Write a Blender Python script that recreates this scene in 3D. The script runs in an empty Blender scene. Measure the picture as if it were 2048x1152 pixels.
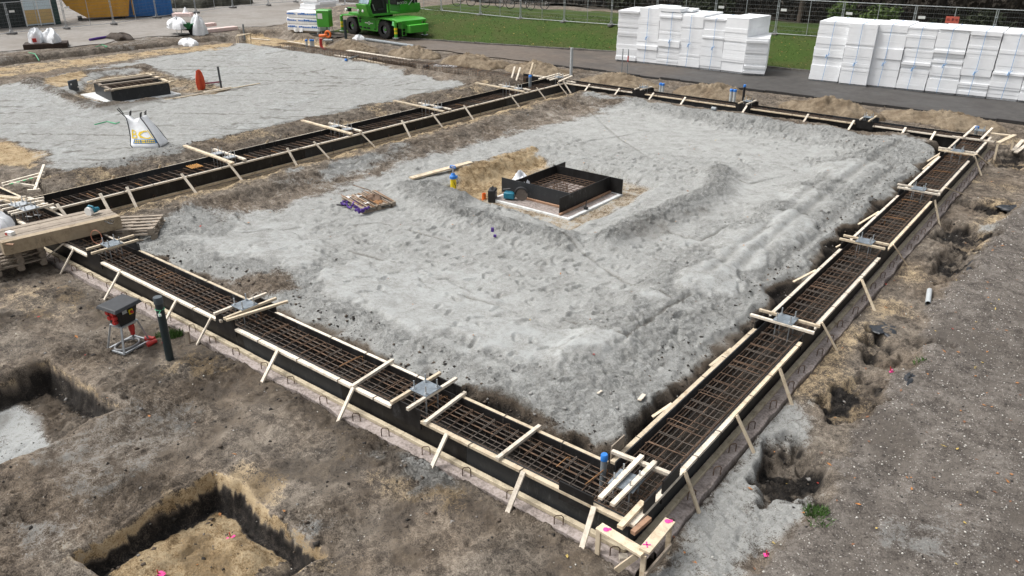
import bpy, math, random
import numpy as np
from mathutils import Vector, Matrix
SC = bpy.context.scene
COL = SC.collection
random.seed(7)
RAD = math.radians

# ------------------------------------------------------------------ camera
CAMP = np.array([3.9114, -7.0437, 6.125])
YAW, PITCH, ROLL, FPX = -0.6630, 0.4340, 0.0040, 1553.4
def cam_axes():
    cy, sy, cp, sp = math.cos(YAW), math.sin(YAW), math.cos(PITCH), math.sin(PITCH)
    f = np.array([cp*sy, cp*cy, -sp]); r = np.array([cy, -sy, 0.0]); u = np.cross(r, f)
    c, s = math.cos(ROLL), math.sin(ROLL)
    return np.array([c*r+s*u, -s*r+c*u, f])
CR = cam_axes()
cam = bpy.data.objects.new('camera', bpy.data.cameras.new('camera'))
COL.objects.link(cam)
m3 = Matrix(((CR[0][0], CR[1][0], -CR[2][0]), (CR[0][1], CR[1][1], -CR[2][1]), (CR[0][2], CR[1][2], -CR[2][2])))
cam.matrix_world = Matrix.Translation(CAMP.tolist()) @ m3.to_4x4()
cam.data.sensor_width = 36.0
cam.data.lens = FPX/2048*36
cam.data.clip_end = 2000
SC.camera = cam

# ------------------------------------------------------------------ light: overcast
world = bpy.data.worlds.new('World'); SC.world = world; world.use_nodes = True
wn = world.node_tree.nodes; wl = world.node_tree.links
sky = wn.new('ShaderNodeTexSky'); sky.sky_type = 'NISHITA'; sky.sun_disc = False
SUN_EL, SUN_ROT = RAD(58), RAD(-118)
sky.sun_elevation = SUN_EL; sky.sun_rotation = SUN_ROT
sky.air_density = 1.0; sky.dust_density = 6.0; sky.ozone_density = 1.0
hs = wn.new('ShaderNodeHueSaturation'); hs.inputs['Saturation'].default_value = 0.22
wl.new(sky.outputs[0], hs.inputs['Color'])
wl.new(hs.outputs[0], wn['Background'].inputs['Color'])
wn['Background'].inputs['Strength'].default_value = 0.12
sun = bpy.data.objects.new('sun', bpy.data.lights.new('sun', 'SUN')); COL.objects.link(sun)
sun.data.energy = 1.35; sun.data.angle = RAD(22); sun.data.color = (1.0, 0.98, 0.955)
sd = Vector((math.sin(SUN_ROT)*math.cos(SUN_EL), math.cos(SUN_ROT)*math.cos(SUN_EL), math.sin(SUN_EL)))
sun.rotation_euler = sd.to_track_quat('Z', 'Y').to_euler()
SC.view_settings.view_transform = 'Standard'; SC.view_settings.look = 'None'
SC.view_settings.gamma = 1.0; SC.view_settings.exposure = 0.62
SC.render.engine = 'CYCLES'
SC.cycles.max_bounces = 6

def at(px, py, z):
    """ground point seen at a pixel of the 2048x1152 photograph, on the level z"""
    d = ((px-1024)/FPX)*CR[0] + ((576-py)/FPX)*CR[1] + CR[2]
    t = (z-CAMP[2])/d[2]
    return Vector((CAMP + t*d).tolist())

# ------------------------------------------------------------------ materials
MATS = {}
def nt(name):
    m = bpy.data.materials.new(name); m.use_nodes = True
    return m, m.node_tree.nodes, m.node_tree.links, m.node_tree.nodes['Principled BSDF']
def noise(n, l, vec, scale, detail=5, rough=0.6, dist=0.0):
    t = n.new('ShaderNodeTexNoise'); t.inputs['Scale'].default_value = scale
    t.inputs['Detail'].default_value = detail; t.inputs['Roughness'].default_value = rough
    t.inputs['Distortion'].default_value = dist
    if vec is not None: l.new(vec, t.inputs['Vector'])
    return t.outputs['Fac']
def ramp(n, l, fac, stops):
    r = n.new('ShaderNodeValToRGB'); e = r.color_ramp.elements
    while len(e) < len(stops): e.new(0.5)
    for i, (p, c) in enumerate(stops):
        e[i].position = p
        e[i].color = (c, c, c, 1) if not hasattr(c, '__len__') else (*c, 1)
    l.new(fac, r.inputs[0]); return r.outputs[0]
def mix(n, l, fac, a, b, mode='MIX'):
    x = n.new('ShaderNodeMix'); x.data_type = 'RGBA'; x.blend_type = mode
    for sock, val in ((x.inputs[0], fac), (x.inputs[6], a), (x.inputs[7], b)):
        if isinstance(val, (int, float)): sock.default_value = val
        elif isinstance(val, tuple): sock.default_value = (*val, 1)
        else: l.new(val, sock)
    return x.outputs[2]
def math_(n, l, op, a, b=None):
    x = n.new('ShaderNodeMath'); x.operation = op
    for i, v in enumerate((a, b)):
        if v is None: continue
        if isinstance(v, (int, float)): x.inputs[i].default_value = v
        else: l.new(v, x.inputs[i])
    return x.outputs[0]
def bump(n, l, b, h, strength=0.3, dist=0.01):
    x = n.new('ShaderNodeBump'); x.inputs['Strength'].default_value = strength; x.inputs['Distance'].default_value = dist
    l.new(h, x.inputs['Height']); l.new(x.outputs[0], b.inputs['Normal'])
def mat(name, c, rough=0.7, var=0.25, scale=6.0, metal=0.0, bmp=0.15, dirt=None, dirt_amt=0.0, rnd=0.0, stretch=None):
    """plain procedural paint / plastic / metal: colour broken by noise, optional dirt patches"""
    if name in MATS: return MATS[name]
    m, n, l, b = nt(name)
    tc = n.new('ShaderNodeTexCoord'); vec = tc.outputs['Object']
    if stretch:
        mp = n.new('ShaderNodeMapping'); mp.inputs['Scale'].default_value = stretch; l.new(vec, mp.inputs[0]); vec = mp.outputs[0]
    f = noise(n, l, vec, scale, 6, 0.65)
    lo = tuple(max(0, x*(1-var)) for x in c); hi = tuple(min(1, x*(1+var*0.6)) for x in c)
    col = ramp(n, l, f, [(0.3, lo), (0.7, hi)])
    if dirt:
        f2 = noise(n, l, tc.outputs['Object'], scale*0.45+1, 8, 0.7)
        k = ramp(n, l, f2, [(0.62-0.3*dirt_amt, 0.0), (0.75-0.1*dirt_amt, min(1.0, dirt_amt*1.3))])
        col = mix(n, l, k, col, dirt)
    if rnd:
        oi = n.new('ShaderNodeObjectInfo')
        k = ramp(n, l, oi.outputs['Random'], [(0, 1-rnd), (1, 1+rnd*0.0)])
        col = mix(n, l, 1.0, col, k, 'MULTIPLY')
    l.new(col, b.inputs['Base Color'])
    b.inputs['Roughness'].default_value = rough; b.inputs['Metallic'].default_value = metal
    if bmp: bump(n, l, b, f, bmp, 0.01)
    MATS[name] = m; return m

def timber(name, c, dark, rnd=0.25):
    m, n, l, b = nt(name)
    tc = n.new('ShaderNodeTexCoord')
    f = noise(n, l, tc.outputs['Object'], 9, 8, 0.7, 0.4)
    f2 = noise(n, l, tc.outputs['Object'], 45, 3, 0.6)
    col = ramp(n, l, f, [(0.25, dark), (0.5, c), (0.8, tuple(min(1, x*1.12) for x in c))])
    col = mix(n, l, ramp(n, l, f2, [(0.60, 0.0), (0.75, 0.45)]), col, dark)
    f3 = noise(n, l, tc.outputs['Object'], 2.2, 8, 0.75, 0.5)
    col = mix(n, l, ramp(n, l, f3, [(0.53, 0.0), (0.66, 0.62)]), col, tuple(x*0.42 for x in dark))
    oi = n.new('ShaderNodeObjectInfo')
    col = mix(n, l, 1.0, col, ramp(n, l, oi.outputs['Random'], [(0, 1-rnd), (1, 1.0)]), 'MULTIPLY')
    l.new(col, b.inputs['Base Color']); b.inputs['Roughness'].default_value = 0.75
    bump(n, l, b, f2, 0.15, 0.004)
    MATS[name] = m; return m
WOOD = timber('pale_timber', (0.70, 0.59, 0.43), (0.42, 0.30, 0.18))
WOODW = timber('bleached_timber', (0.80, 0.72, 0.60), (0.52, 0.42, 0.30))
WOODG = timber('weathered_timber', (0.36, 0.30, 0.235), (0.19, 0.15, 0.11))
WOODB = timber('board_face', (0.42, 0.335, 0.225), (0.24, 0.17, 0.10))
WOODR = timber('reddish_timber', (0.40, 0.24, 0.15), (0.20, 0.11, 0.07))
# film faced plywood, scuffed
def plywood():
    m, n, l, b = nt('black_plywood')
    tc = n.new('ShaderNodeTexCoord')
    mp = n.new('ShaderNodeMapping'); mp.inputs['Scale'].default_value = (1, 1, 0.35); l.new(tc.outputs['Object'], mp.inputs[0])
    f = noise(n, l, mp.outputs[0], 5, 8, 0.72); f2 = noise(n, l, mp.outputs[0], 26, 5, 0.75, 0.6)
    base = ramp(n, l, f, [(0.3, (0.0085, 0.0075, 0.007)), (0.7, (0.022, 0.021, 0.021))])
    k = math_(n, l, 'MULTIPLY', ramp(n, l, f, [(0.5, 0.0), (0.68, 1.0)]), ramp(n, l, f2, [(0.48, 0.0), (0.64, 0.8)]))
    oi = n.new('ShaderNodeObjectInfo')
    k = math_(n, l, 'MULTIPLY', k, ramp(n, l, oi.outputs['Random'], [(0.35, 0.1), (0.9, 1.0)]))
    col = mix(n, l, k, base, (0.20, 0.21, 0.21))
    col = mix(n, l, ramp(n, l, oi.outputs['Random'], [(0.78, 0.0), (0.8, 0.5)]), col, (0.045, 0.05, 0.055))
    l.new(col, b.inputs['Base Color']); b.inputs['Roughness'].default_value = 0.5
    b.inputs['Specular IOR Level'].default_value = 0.25
    bump(n, l, b, f2, 0.05, 0.003); MATS['ply'] = m; return m
PLY = plywood()
RUST = mat('rusty_bar', (0.19, 0.118, 0.075), 0.85, 0.6, 7, 0.0, 0.0, rnd=0.5)
BAR = mat('grey_brown_bar', (0.135, 0.110, 0.09), 0.7, 0.5, 4, 0.2, 0.0, rnd=0.4)
ORANGEBAR = mat('orange_rust_bar', (0.30, 0.15, 0.06), 0.9, 0.5, 6, 0.0, 0.0)
STEEL = mat('galvanised_steel', (0.50, 0.53, 0.55), 0.42, 0.25, 14, 0.65, 0.05)
ZINC = mat('zinc_plate', (0.19, 0.222, 0.25), 0.6, 0.4, 12, 0.15, 0.05)
FENCEM = mat('fence_steel', (0.42, 0.44, 0.45), 0.5, 0.2, 3, 0.4, 0.0)
WIREM = mat('fence_wire', (0.16, 0.17, 0.17), 0.6, 0.1, 3, 0.3, 0.0)
FOAM = mat('white_foam', (0.89, 0.905, 0.915), 0.85, 0.05, 3, 0, 0.1, rnd=0.04)
FOAMD = mat('dirty_foam', (0.72, 0.74, 0.73), 0.9, 0.1, 6, 0, 0.2, dirt=(0.25, 0.20, 0.15), dirt_amt=0.45)
PINKFOAM = mat('pink_foam', (0.72, 0.56, 0.52), 0.9, 0.1, 6, 0, 0.1)
STRAP = mat('blue_strap', (0.20, 0.40, 0.68), 0.5, 0.1, 5)
PIPEG = mat('grey_plastic_pipe', (0.22, 0.245, 0.26), 0.4, 0.15, 6, dirt=(0.3, 0.27, 0.22), dirt_amt=0.2)
PIPEL = mat('pale_plastic_pipe', (0.46, 0.49, 0.50), 0.5, 0.15, 6, dirt=(0.3, 0.27, 0.22), dirt_amt=0.25)
PIPED = mat('dark_green_pipe', (0.020, 0.034, 0.038), 0.38, 0.3, 8, dirt=(0.10, 0.10, 0.09), dirt_amt=0.15)
BLACK = mat('black_plastic', (0.014, 0.014, 0.015), 0.5, 0.3, 8, dirt=(0.12, 0.10, 0.08), dirt_amt=0.15)
BLUECAP = mat('blue_cap', (0.03, 0.20, 0.62), 0.45, 0.1, 8)
RED = mat('red_plastic', (0.50, 0.035, 0.03), 0.4, 0.2, 8)
ORANGE = mat('orange_plastic', (0.80, 0.16, 0.02), 0.5, 0.2, 8)
YELLOW = mat('yellow_paint', (0.80, 0.62, 0.02), 0.45, 0.1, 8)
GREENM = mat('machine_green', (0.065, 0.36, 0.035), 0.35, 0.12, 2, 0, 0.0, dirt=(0.15, 0.17, 0.08), dirt_amt=0.3)
GREENL = mat('pale_machine_green', (0.20, 0.62, 0.25), 0.4, 0.1, 3, 0, 0.0)
TYRE = mat('tyre_rubber', (0.022, 0.021, 0.021), 0.8, 0.4, 6, 0, 0.3, dirt=(0.12, 0.10, 0.08), dirt_amt=0.3)
RIM = mat('silver_rim', (0.46, 0.48, 0.50), 0.4, 0.15, 6, 0.4, 0)
GLASS = mat('cab_glass', (0.30, 0.38, 0.44), 0.08, 0.3, 3, 0.0, 0)
DARK = mat('dark_interior', (0.012, 0.012, 0.013), 0.6, 0.3, 6, 0, 0)
WHITE = mat('white_paint', (0.78, 0.78, 0.76), 0.5, 0.06, 6, 0, 0)
SACK = mat('white_woven_sack', (0.84, 0.855, 0.87), 0.75, 0.12, 7, 0, 0.5, dirt=(0.4, 0.38, 0.34), dirt_amt=0.15)
PURPLE = mat('purple_webbing', (0.085, 0.035, 0.24), 0.8, 0.35, 14)
GREENWEB = mat('green_webbing', (0.10, 0.42, 0.22), 0.8, 0.3, 14)
PINKPAINT = mat('pink_spray_paint', (0.85, 0.06, 0.30), 0.6, 0.1, 20)
CONC = mat('foot_concrete', (0.16, 0.155, 0.15), 0.9, 0.3, 9)
CABLE = mat('grey_cable', (0.24, 0.24, 0.24), 0.6, 0.2, 9)
COPPER = mat('orange_cable', (0.62, 0.27, 0.17), 0.6, 0.2, 9)
TEAL = mat('teal_plastic', (0.01, 0.16, 0.24), 0.4, 0.2, 9)
FOOTING = None

# ------------------------------------------------------------------ mesh builder
WM = {}
class MB:
    def __init__(s): s.v = []; s.f = []; s.m = []
    def add(s, vs, fs, mi=0):
        o = len(s.v); s.v += [tuple(v) for v in vs]; s.f += [tuple(i+o for i in f) for f in fs]; s.m += [mi]*len(fs); return s
    def box(s, c, size, rz=0.0, mi=0, M=None):
        hx, hy, hz = size[0]/2, size[1]/2, size[2]/2
        R = M if M is not None else Matrix.Rotation(rz, 3, 'Z')
        c = Vector(c)
        vs = [c+R@Vector((x*hx, y*hy, z*hz)) for x, y, z in ((-1,-1,-1),(1,-1,-1),(1,1,-1),(-1,1,-1),(-1,-1,1),(1,-1,1),(1,1,1),(-1,1,1))]
        return s.add(vs, [(0,3,2,1),(4,5,6,7),(0,1,5,4),(1,2,6,5),(2,3,7,6),(3,0,4,7)], mi)
    def bar(s, p, q, w, h, mi=0, up=(0,0,1)):
        p, q = Vector(p), Vector(q); d = (q-p); L = d.length; d.normalize()
        side = d.cross(Vector(up))
        if side.length < 1e-4: side = d.cross(Vector((0,1,0)))
        side.normalize(); u = side.cross(d)
        M = Matrix((( d.x, side.x, u.x), (d.y, side.y, u.y), (d.z, side.z, u.z)))
        return s.box((p+q)/2, (L, w, h), 0, mi, M)
    def tube(s, pts, r, n=8, mi=0, cap=True, closed=False):
        pts = [Vector(p) for p in pts]; rings = []; N = len(pts)
        prev = None; vs = []; fs = []
        for i, p in enumerate(pts):
            if closed: d = pts[(i+1) % N]-pts[i-1]
            else: d = pts[min(i+1, N-1)]-pts[max(i-1, 0)]
            d.normalize()
            if prev is None:
                a = Vector((0,0,1)) if abs(d.z) < 0.9 else Vector((1,0,0)); u = d.cross(a).normalized()
            else:
                u = (prev-d*prev.dot(d))
                u = u.normalized() if u.length > 1e-5 else d.orthogonal().normalized()
            prev = u; w = d.cross(u)
            rr = r[i] if hasattr(r, '__len__') else r
            vs += [p+(u*math.cos(2*math.pi*k/n)+w*math.sin(2*math.pi*k/n))*rr for k in range(n)]
        for i in range(N if closed else N-1):
            a, b = i*n, ((i+1) % N)*n
            fs += [(a+k, a+(k+1) % n, b+(k+1) % n, b+k) for k in range(n)]
        if cap and not closed:
            fs.append(tuple(range(n-1, -1, -1))); fs.append(tuple((N-1)*n+k for k in range(n)))
        return s.add(vs, fs, mi)
    def lathe(s, prof, c=(0,0,0), n=20, mi=0, M=None, cap=True):
        R = M or Matrix.Identity(3); c = Vector(c); vs = []; fs = []
        for r, z in prof:
            vs += [c+R@Vector((r*math.cos(2*math.pi*k/n), r*math.sin(2*math.pi*k/n), z)) for k in range(n)]
        for i in range(len(prof)-1):
            a, b = i*n, (i+1)*n
            fs += [(a+k, a+(k+1) % n, b+(k+1) % n, b+k) for k in range(n)]
        if cap:
            fs.append(tuple(range(n-1, -1, -1))); fs.append(tuple((len(prof)-1)*n+k for k in range(n)))
        return s.add(vs, fs, mi)
    def prism(s, poly, z0, z1, mi=0, M=None, c=(0,0,0)):
        R = M or Matrix.Identity(3); c = Vector(c); n = len(poly)
        vs = [c+R@Vector((x, y, z0)) for x, y in poly]+[c+R@Vector((x, y, z1)) for x, y in poly]
        fs = [tuple(range(n-1, -1, -1)), tuple(range(n, 2*n))]+[(k, (k+1) % n, n+(k+1) % n, n+k) for k in range(n)]
        return s.add(vs, fs, mi)
    def grid(s, P, nu, nv, mi=0, wrap=False):
        vs = [P(i, j) for i in range(nu) for j in range(nv)]
        fs = [(i*nv+j, i*nv+(j+1) % nv, (i+1)*nv+(j+1) % nv, (i+1)*nv+j) for i in range(nu-1) for j in range(nv if wrap else nv-1)]
        return s.add(vs, fs, mi)
    def build(s, name, mats, parent=None, world=True, bevel=0.0, smooth=35):
        me = bpy.data.meshes.new(name)
        vs = s.v
        if parent is not None and world:
            I = WM[parent].inverted(); vs = [tuple(I @ Vector(v)) for v in vs]
        me.from_pydata(vs, [], s.f); me.update()
        if not hasattr(mats, '__len__'): mats = [mats]
        for m in mats: me.materials.append(m)
        if len(mats) > 1: me.polygons.foreach_set('material_index', s.m)
        if smooth:
            me.polygons.foreach_set('use_smooth', [True]*len(s.f)); me.set_sharp_from_angle(angle=RAD(smooth))
        o = bpy.data.objects.new(name, me); COL.objects.link(o)
        if bevel:
            b = o.modifiers.new('bevel', 'BEVEL'); b.width = bevel; b.segments = 2; b.limit_method = 'ANGLE'
        if parent is not None: o.parent = parent; WM[o] = WM[parent]
        else: WM[o] = Matrix.Identity(4)
        return o
def tag(o, label=None, cat=None, group=None, kind=None):
    for k, v in (('label', label), ('category', cat), ('group', group), ('kind', kind)):
        if v: o[k] = v
    return o
def thing(name, label, cat, loc=(0,0,0), rz=0.0, group=None):
    o = bpy.data.objects.new(name, None); COL.objects.link(o); o.empty_display_size = 0.2
    o.location = loc; o.rotation_euler = (0, 0, rz)
    WM[o] = Matrix.Translation(Vector(loc)) @ Matrix.Rotation(rz, 4, 'Z')
    return tag(o, label, cat, group)
def copy_tree(o, parent=None):
    c = o.copy(); COL.objects.link(c); c.parent = parent
    for ch in list(o.children): copy_tree(ch, c)
    return c
def place(o, loc, rz=0.0, label=None, scale=None):
    o.location = loc; o.rotation_euler = (0, 0, rz)
    if scale: o.scale = scale
    if label: o['label'] = label
    return o
def text_mesh(s, size):
    cu = bpy.data.curves.new('t', 'FONT'); cu.body = s; cu.size = size; cu.resolution_u = 2
    o = bpy.data.objects.new('t', cu); COL.objects.link(o)
    me = o.evaluated_get(bpy.context.evaluated_depsgraph_get()).to_mesh()
    vs = [tuple(v.co) for v in me.vertices]; fs = [tuple(p.vertices) for p in me.polygons]
    bpy.data.objects.remove(o); bpy.data.curves.remove(cu)
    return vs, fs
ORD = ['first', 'second', 'third', 'fourth', 'fifth', 'sixth', 'seventh', 'eighth', 'ninth', 'tenth', 'eleventh', 'twelfth', 'thirteenth', 'fourteenth', 'fifteenth', 'sixteenth']
# ================================================================== TERRAIN
BW, BL, BD = 0.78, 15.57, 21.62          # beam width, inner rectangle
def axis(segs):
    out = [segs[0][0]]
    for a, b, st in segs:
        n = max(1, int(round((b-a)/st))); out += list(np.linspace(a, b, n+1)[1:])
    return np.array(out)
def grow(a, b, s0, k=1.35):
    out = [a]; s = s0; sg = 1 if b > a else -1
    while abs(out[-1]-a) < abs(b-a): out.append(out[-1]+sg*s); s *= k
    return out[1:]
XS = np.concatenate([np.array(grow(-60, -500, 0.8))[::-1], axis([(-60,-42,.16),(-42,-19,.085),(-19,-9,.05),(-9,3.2,.03),(3.2,6,.06),(6,9,.2)]), grow(9, 400, 0.4)])
YS = np.concatenate([np.array(grow(-6.2, -200, 0.2))[::-1], axis([(-6.2,4.0,.03),(4.0,14,.05),(14,28,.075),(28,50,.3)]), grow(50, 600, 0.6)])
X, Y = np.meshgrid(XS, YS, indexing='ij'); X = X.astype(np.float32); Y = Y.astype(np.float32)
def pn(x, y, seed=0):
    rs = np.random.RandomState(seed); P = rs.permutation(256).astype(np.int32); P = np.concatenate([P, P])
    A = rs.rand(256).astype(np.float32)*6.2832; GX, GY = np.cos(A), np.sin(A)
    xi = np.floor(x).astype(np.int32); yi = np.floor(y).astype(np.int32)
    xf = (x-xi).astype(np.float32); yf = (y-yi).astype(np.float32); xi &= 255; yi &= 255
    u = xf*xf*xf*(xf*(xf*6-15)+10); v = yf*yf*yf*(yf*(yf*6-15)+10)
    def g(ix, iy, fx, fy):
        h = P[P[ix & 255]+(iy & 255)]; return GX[h]*fx+GY[h]*fy
    a = g(xi, yi, xf, yf); b = g(xi+1, yi, xf-1, yf); c = g(xi, yi+1, xf, yf-1); d = g(xi+1, yi+1, xf-1, yf-1)
    return ((a+(b-a)*u)*(1-v)+(c+(d-c)*u)*v)*1.5
def N(s, seed, sx=1.0, sy=1.0, wx=0, wy=0): return pn((X+wx)/(s*sx), (Y+wy)/(s*sy), seed)
def sstep(a, b, x):
    t = np.clip((x-a)/(b-a), 0, 1); return t*t*(3-2*t)
def pcw(x, pts): return np.interp(x, [p[0] for p in pts], [p[1] for p in pts]).astype(np.float32)
WOB1 = N(1.1, 21); WOB2 = N(.36, 22); WOB3 = N(.14, 23)
WOB = .6*WOB1+.3*WOB2+.14*WOB3
def sdpoly(poly):
    """signed distance, positive inside"""
    x, y = X, Y; d = np.full(x.shape, 1e9, np.float32); ins = np.zeros(x.shape, bool); n = len(poly)
    for i in range(n):
        ax, ay = poly[i]; bx, by = poly[(i+1) % n]
        ex, ey = bx-ax, by-ay; px, py = x-ax, y-ay
        t = np.clip((px*ex+py*ey)/(ex*ex+ey*ey+1e-9), 0, 1)
        d = np.minimum(d, (px-ex*t)**2+(py-ey*t)**2)
        c = ((ay > y) != (by > y))
        if by != ay: ins ^= c & (x < (bx-ax)*(y-ay)/(by-ay)+ax)
    d = np.sqrt(d); return np.where(ins, d, -d)
def pm(px, z=-0.4, soft=0.25, warp=0.3, shift=0.0):
    poly = [tuple(at(a, b, z)[:2]) for a, b in px]
    s = sdpoly(poly)+warp*WOB; return sstep(-soft+shift, soft+shift, s)

W1 = .10*N(.5, 31); W2 = .10*N(.5, 32)
def ridg(s, seed, **k): return 1-np.abs(N(s, seed, wx=W1, wy=W2, **k))*1.6
def plates(s, seed, tilt=.9, crack=.5):
    """broken crust: jittered cells, each tipped its own way, with open joints between"""
    rs = np.random.RandomState(seed); T = rs.rand(256, 256, 5).astype(np.float32)
    x = (X+1.4*W1+.05*WOB3)/s; y = (Y+1.4*W2-.05*WOB3)/s; xi = np.floor(x).astype(np.int32); yi = np.floor(y).astype(np.int32)
    f1 = np.full(X.shape, 9, np.float32); f2 = f1.copy(); h = np.zeros_like(X)
    for dx in (-1, 0, 1):
        for dy in (-1, 0, 1):
            t = T[(xi+dx) & 255, (yi+dy) & 255]; ex = x-(xi+dx+t[..., 0]); ey = y-(yi+dy+t[..., 1]); d = np.sqrt(ex*ex+ey*ey)
            hh_ = (t[..., 2]-.5)+tilt*((t[..., 3]-.5)*ex+(t[..., 4]-.5)*ey)*2
            cl = d < f1; f2 = np.where(cl, f1, np.minimum(f2, d)); h = np.where(cl, hh_, h); f1 = np.where(cl, d, f1)
    return h-crack*np.exp(-(f2-f1)/.07)
CL = .42*plates(.46, 203, .8, .35)+.30*plates(.21, 204)+.35*(ridg(.3, 3)-.6)
CLF = .55*plates(.11, 205)+.35*ridg(.085, 7)+.15*N(.05, 8)-.2
Z = -0.45+.035*N(4.0, 1)+.02*N(1.4, 2)
zer = lambda: np.zeros_like(X)
ROUGH = zer()+.6                  # how broken the surface is
GREY, TAN, PEAT, GRAV, SILT, DAMP_SHADE = zer(), zer(), zer(), zer(), zer(), zer()  # last mask darkens: wet soil, plus shade painted into footprint hollows

# ---- main bay between the four beams
wb = .30*WOB1+.13*WOB2+.02*WOB3
inb = (X < .1) & (X > -15.9) & (Y > -.1) & (Y < 22)
df, dr, dl, dk = Y+wb, -X+wb, X+15.57+wb, 21.62-Y+wb
plat = -0.30+.03*N(2.2, 11)
bf = pcw(df, [(0,-.3),(.6,.02),(1.0,.15),(1.7,.14),(2.4,.06),(3.2,0),(9,0)])
br = pcw(dr, [(0,-.3),(.6,.06),(1.1,.12),(1.7,.22),(2.2,.2),(2.7,.03),(3.4,-.02),(9,0)])
bl = pcw(dl, [(0,-.1),(.5,.0),(1.2,.13),(1.8,.17),(2.3,.03),(2.9,-.05),(9,0)])
bk = pcw(dk, [(0,.12),(.8,.2),(1.5,.17),(2.0,.04),(3.0,0),(9,0)])
berm = np.maximum(np.maximum(bf, br), np.maximum(bl, bk))
berm = np.where(berm > 0.02, berm, np.minimum(np.minimum(bf, br), np.minimum(bl, bk)))*(1+.3*N(1.6, 14))
trf = pcw(df, [(0,-.56),(.16,-.55),(.46,-.20),(.75,.4),(99,2)])
trr = pcw(dr, [(0,-.56),(.20,-.55),(.50,-.18),(.78,.4),(99,2)])
trl = pcw(dl, [(-1,-.5),(.45,-.46),(1.1,-.18),(1.6,.3),(99,2)])
trk = pcw(21.62-Y+.5*wb, [(-1,-.3),(.15,-.16),(.6,.1),(99,2)])
zb = np.minimum(np.minimum(plat+berm, np.minimum(trf, trr)), np.minimum(trl, trk))
Z = np.where(inb, zb, Z)
GREY = np.where(inb, sstep(.30, .62, np.minimum(df, dr))*sstep(1.3, 2.4, dl+.5*WOB1)*sstep(.5, 1.0, dk), GREY)
DAMP_SHADE = np.where(inb, .7*np.clip(1-sstep(.25, .75, np.minimum(df, dr)+.04*WOB2), 0, 1), DAMP_SHADE)
PEAT = np.where(inb, np.clip(.8*(1-sstep(.22, .50, np.minimum(df, dr)+.04*WOB2)), 0, 1), PEAT)
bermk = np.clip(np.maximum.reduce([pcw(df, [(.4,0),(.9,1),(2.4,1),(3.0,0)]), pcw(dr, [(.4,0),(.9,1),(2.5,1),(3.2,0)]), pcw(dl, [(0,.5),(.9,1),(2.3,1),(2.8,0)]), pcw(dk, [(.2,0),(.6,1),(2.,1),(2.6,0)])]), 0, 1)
ROUGH = np.where(inb, .36+.40*bermk, ROUGH)
TAN = np.where(inb, np.maximum(TAN, .55*(1-sstep(1.0, 2.0, dl))), TAN)
brown = pm([(380,405),(430,372),(560,365),(700,340),(800,300),(1000,215),(1130,190),(1260,205),(1180,225),(1040,255),(850,310),(700,360),(560,410),(450,430)], -.2, .5, .6)
GREY *= 1-.75*brown*inb
brown2 = pm([(430,540),(560,545),(600,575),(500,590),(440,565)], -.2, .4, .5)
GREY *= 1-.8*brown2
# far edge, brown sand by the corner
# smooth, untouched dry patches
S = np.zeros_like(X)
for p in ([(505,488),(620,482),(668,500),(640,520),(600,545),(520,520)], [(640,570),(660,535),(730,520),(860,545),(1010,605),(1060,640),(1240,695),(1230,740),(1120,730),(960,690),(780,640),(660,600)],
          [(1060,225),(1260,215),(1500,270),(1700,300),(1560,330),(1300,300),(1120,260)], [(1420,350),(1560,330),(1600,360),(1500,430),(1430,400)]):
    S = np.maximum(S, pm(p, -.28, .35, .5))
ROUGH *= 1-.88*S
for p in ([(505,488),(620,482),(668,500),(640,520),(600,545),(520,520)], [(640,570),(660,535),(730,520),(860,545),(1010,605),(1060,640),(1240,695),(1230,740),(1120,730),(960,690),(780,640),(660,600)], [(1440,520),(1500,500),(1530,540),(1470,590),(1380,600),(1370,560)], [(1560,440),(1620,430),(1640,470),(1560,500)]):
    q_ = pm(p, -.26, .12, .8); Z += .05*q_; SILT = np.maximum(SILT, .44*q_); ROUGH *= 1-.9*q_; S = np.maximum(S, q_)
bnd = inb*sstep(.1, .5, N(1.9, 131, 1.6, .8)+.35*WOB2)*np.clip(np.maximum(sstep(.9, 1.5, df)*(1-sstep(3.8, 5.5, df)), sstep(1.0, 1.6, dr)*(1-sstep(3.2, 5, dr))), 0, 1)*(dl > 2.2)*(dk > 1.5)
SILT = np.maximum(SILT, .40*bnd*(1-brown2)); ROUGH *= 1-.75*bnd; S = np.maximum(S, bnd)
DAMP_SHADE = np.maximum(DAMP_SHADE, inb*.04*bermk*(1-S))  # berms slightly darker in colour than the smooth patches
# depression round the inner pit, its berms
pit = pm([(850,372),(985,340),(1075,318),(1240,345),(1312,372),(1236,420),(1140,462),(1000,412)], -.4, .30, .25)
Z = Z-.26*pit*np.where(inb, 1, 0)
GREY *= 1-.55*pit; TAN = np.maximum(TAN, .6*pit)
tanp = pm([(905,345),(985,320),(1070,300),(1090,318),(1020,345),(985,375),(920,385)], -.35, .25, .4)
TAN = np.maximum(TAN, tanp*.9); GREY *= 1-.85*tanp; ROUGH = np.maximum(ROUGH, .9*tanp)
def ridge(px, w, h, z=-.3):
    pts = [at(a, b, z) for a, b in px]; d = np.full(X.shape, 1e9, np.float32)
    for p, q in zip(pts[:-1], pts[1:]):
        ex, ey = q.x-p.x, q.y-p.y; t = np.clip(((X-p.x)*ex+(Y-p.y)*ey)/(ex*ex+ey*ey), 0, 1)
        d = np.minimum(d, np.hypot(X-p.x-ex*t, Y-p.y-ey*t))
    d = d+.18*w*WOB1+.12*w*WOB2
    return h*np.exp(-np.clip(d, 0, None)**2/(w*w)*1.2)
rg = ridge([(815,375),(900,425),(1020,460),(1120,480)], .55, .2)+ridge([(1215,480),(1330,430),(1430,385),(1440,345)], .5, .24)+ridge([(860,385),(920,400)], .4, .22)+ridge([(930,335),(1060,300)], .35, .12)
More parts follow.
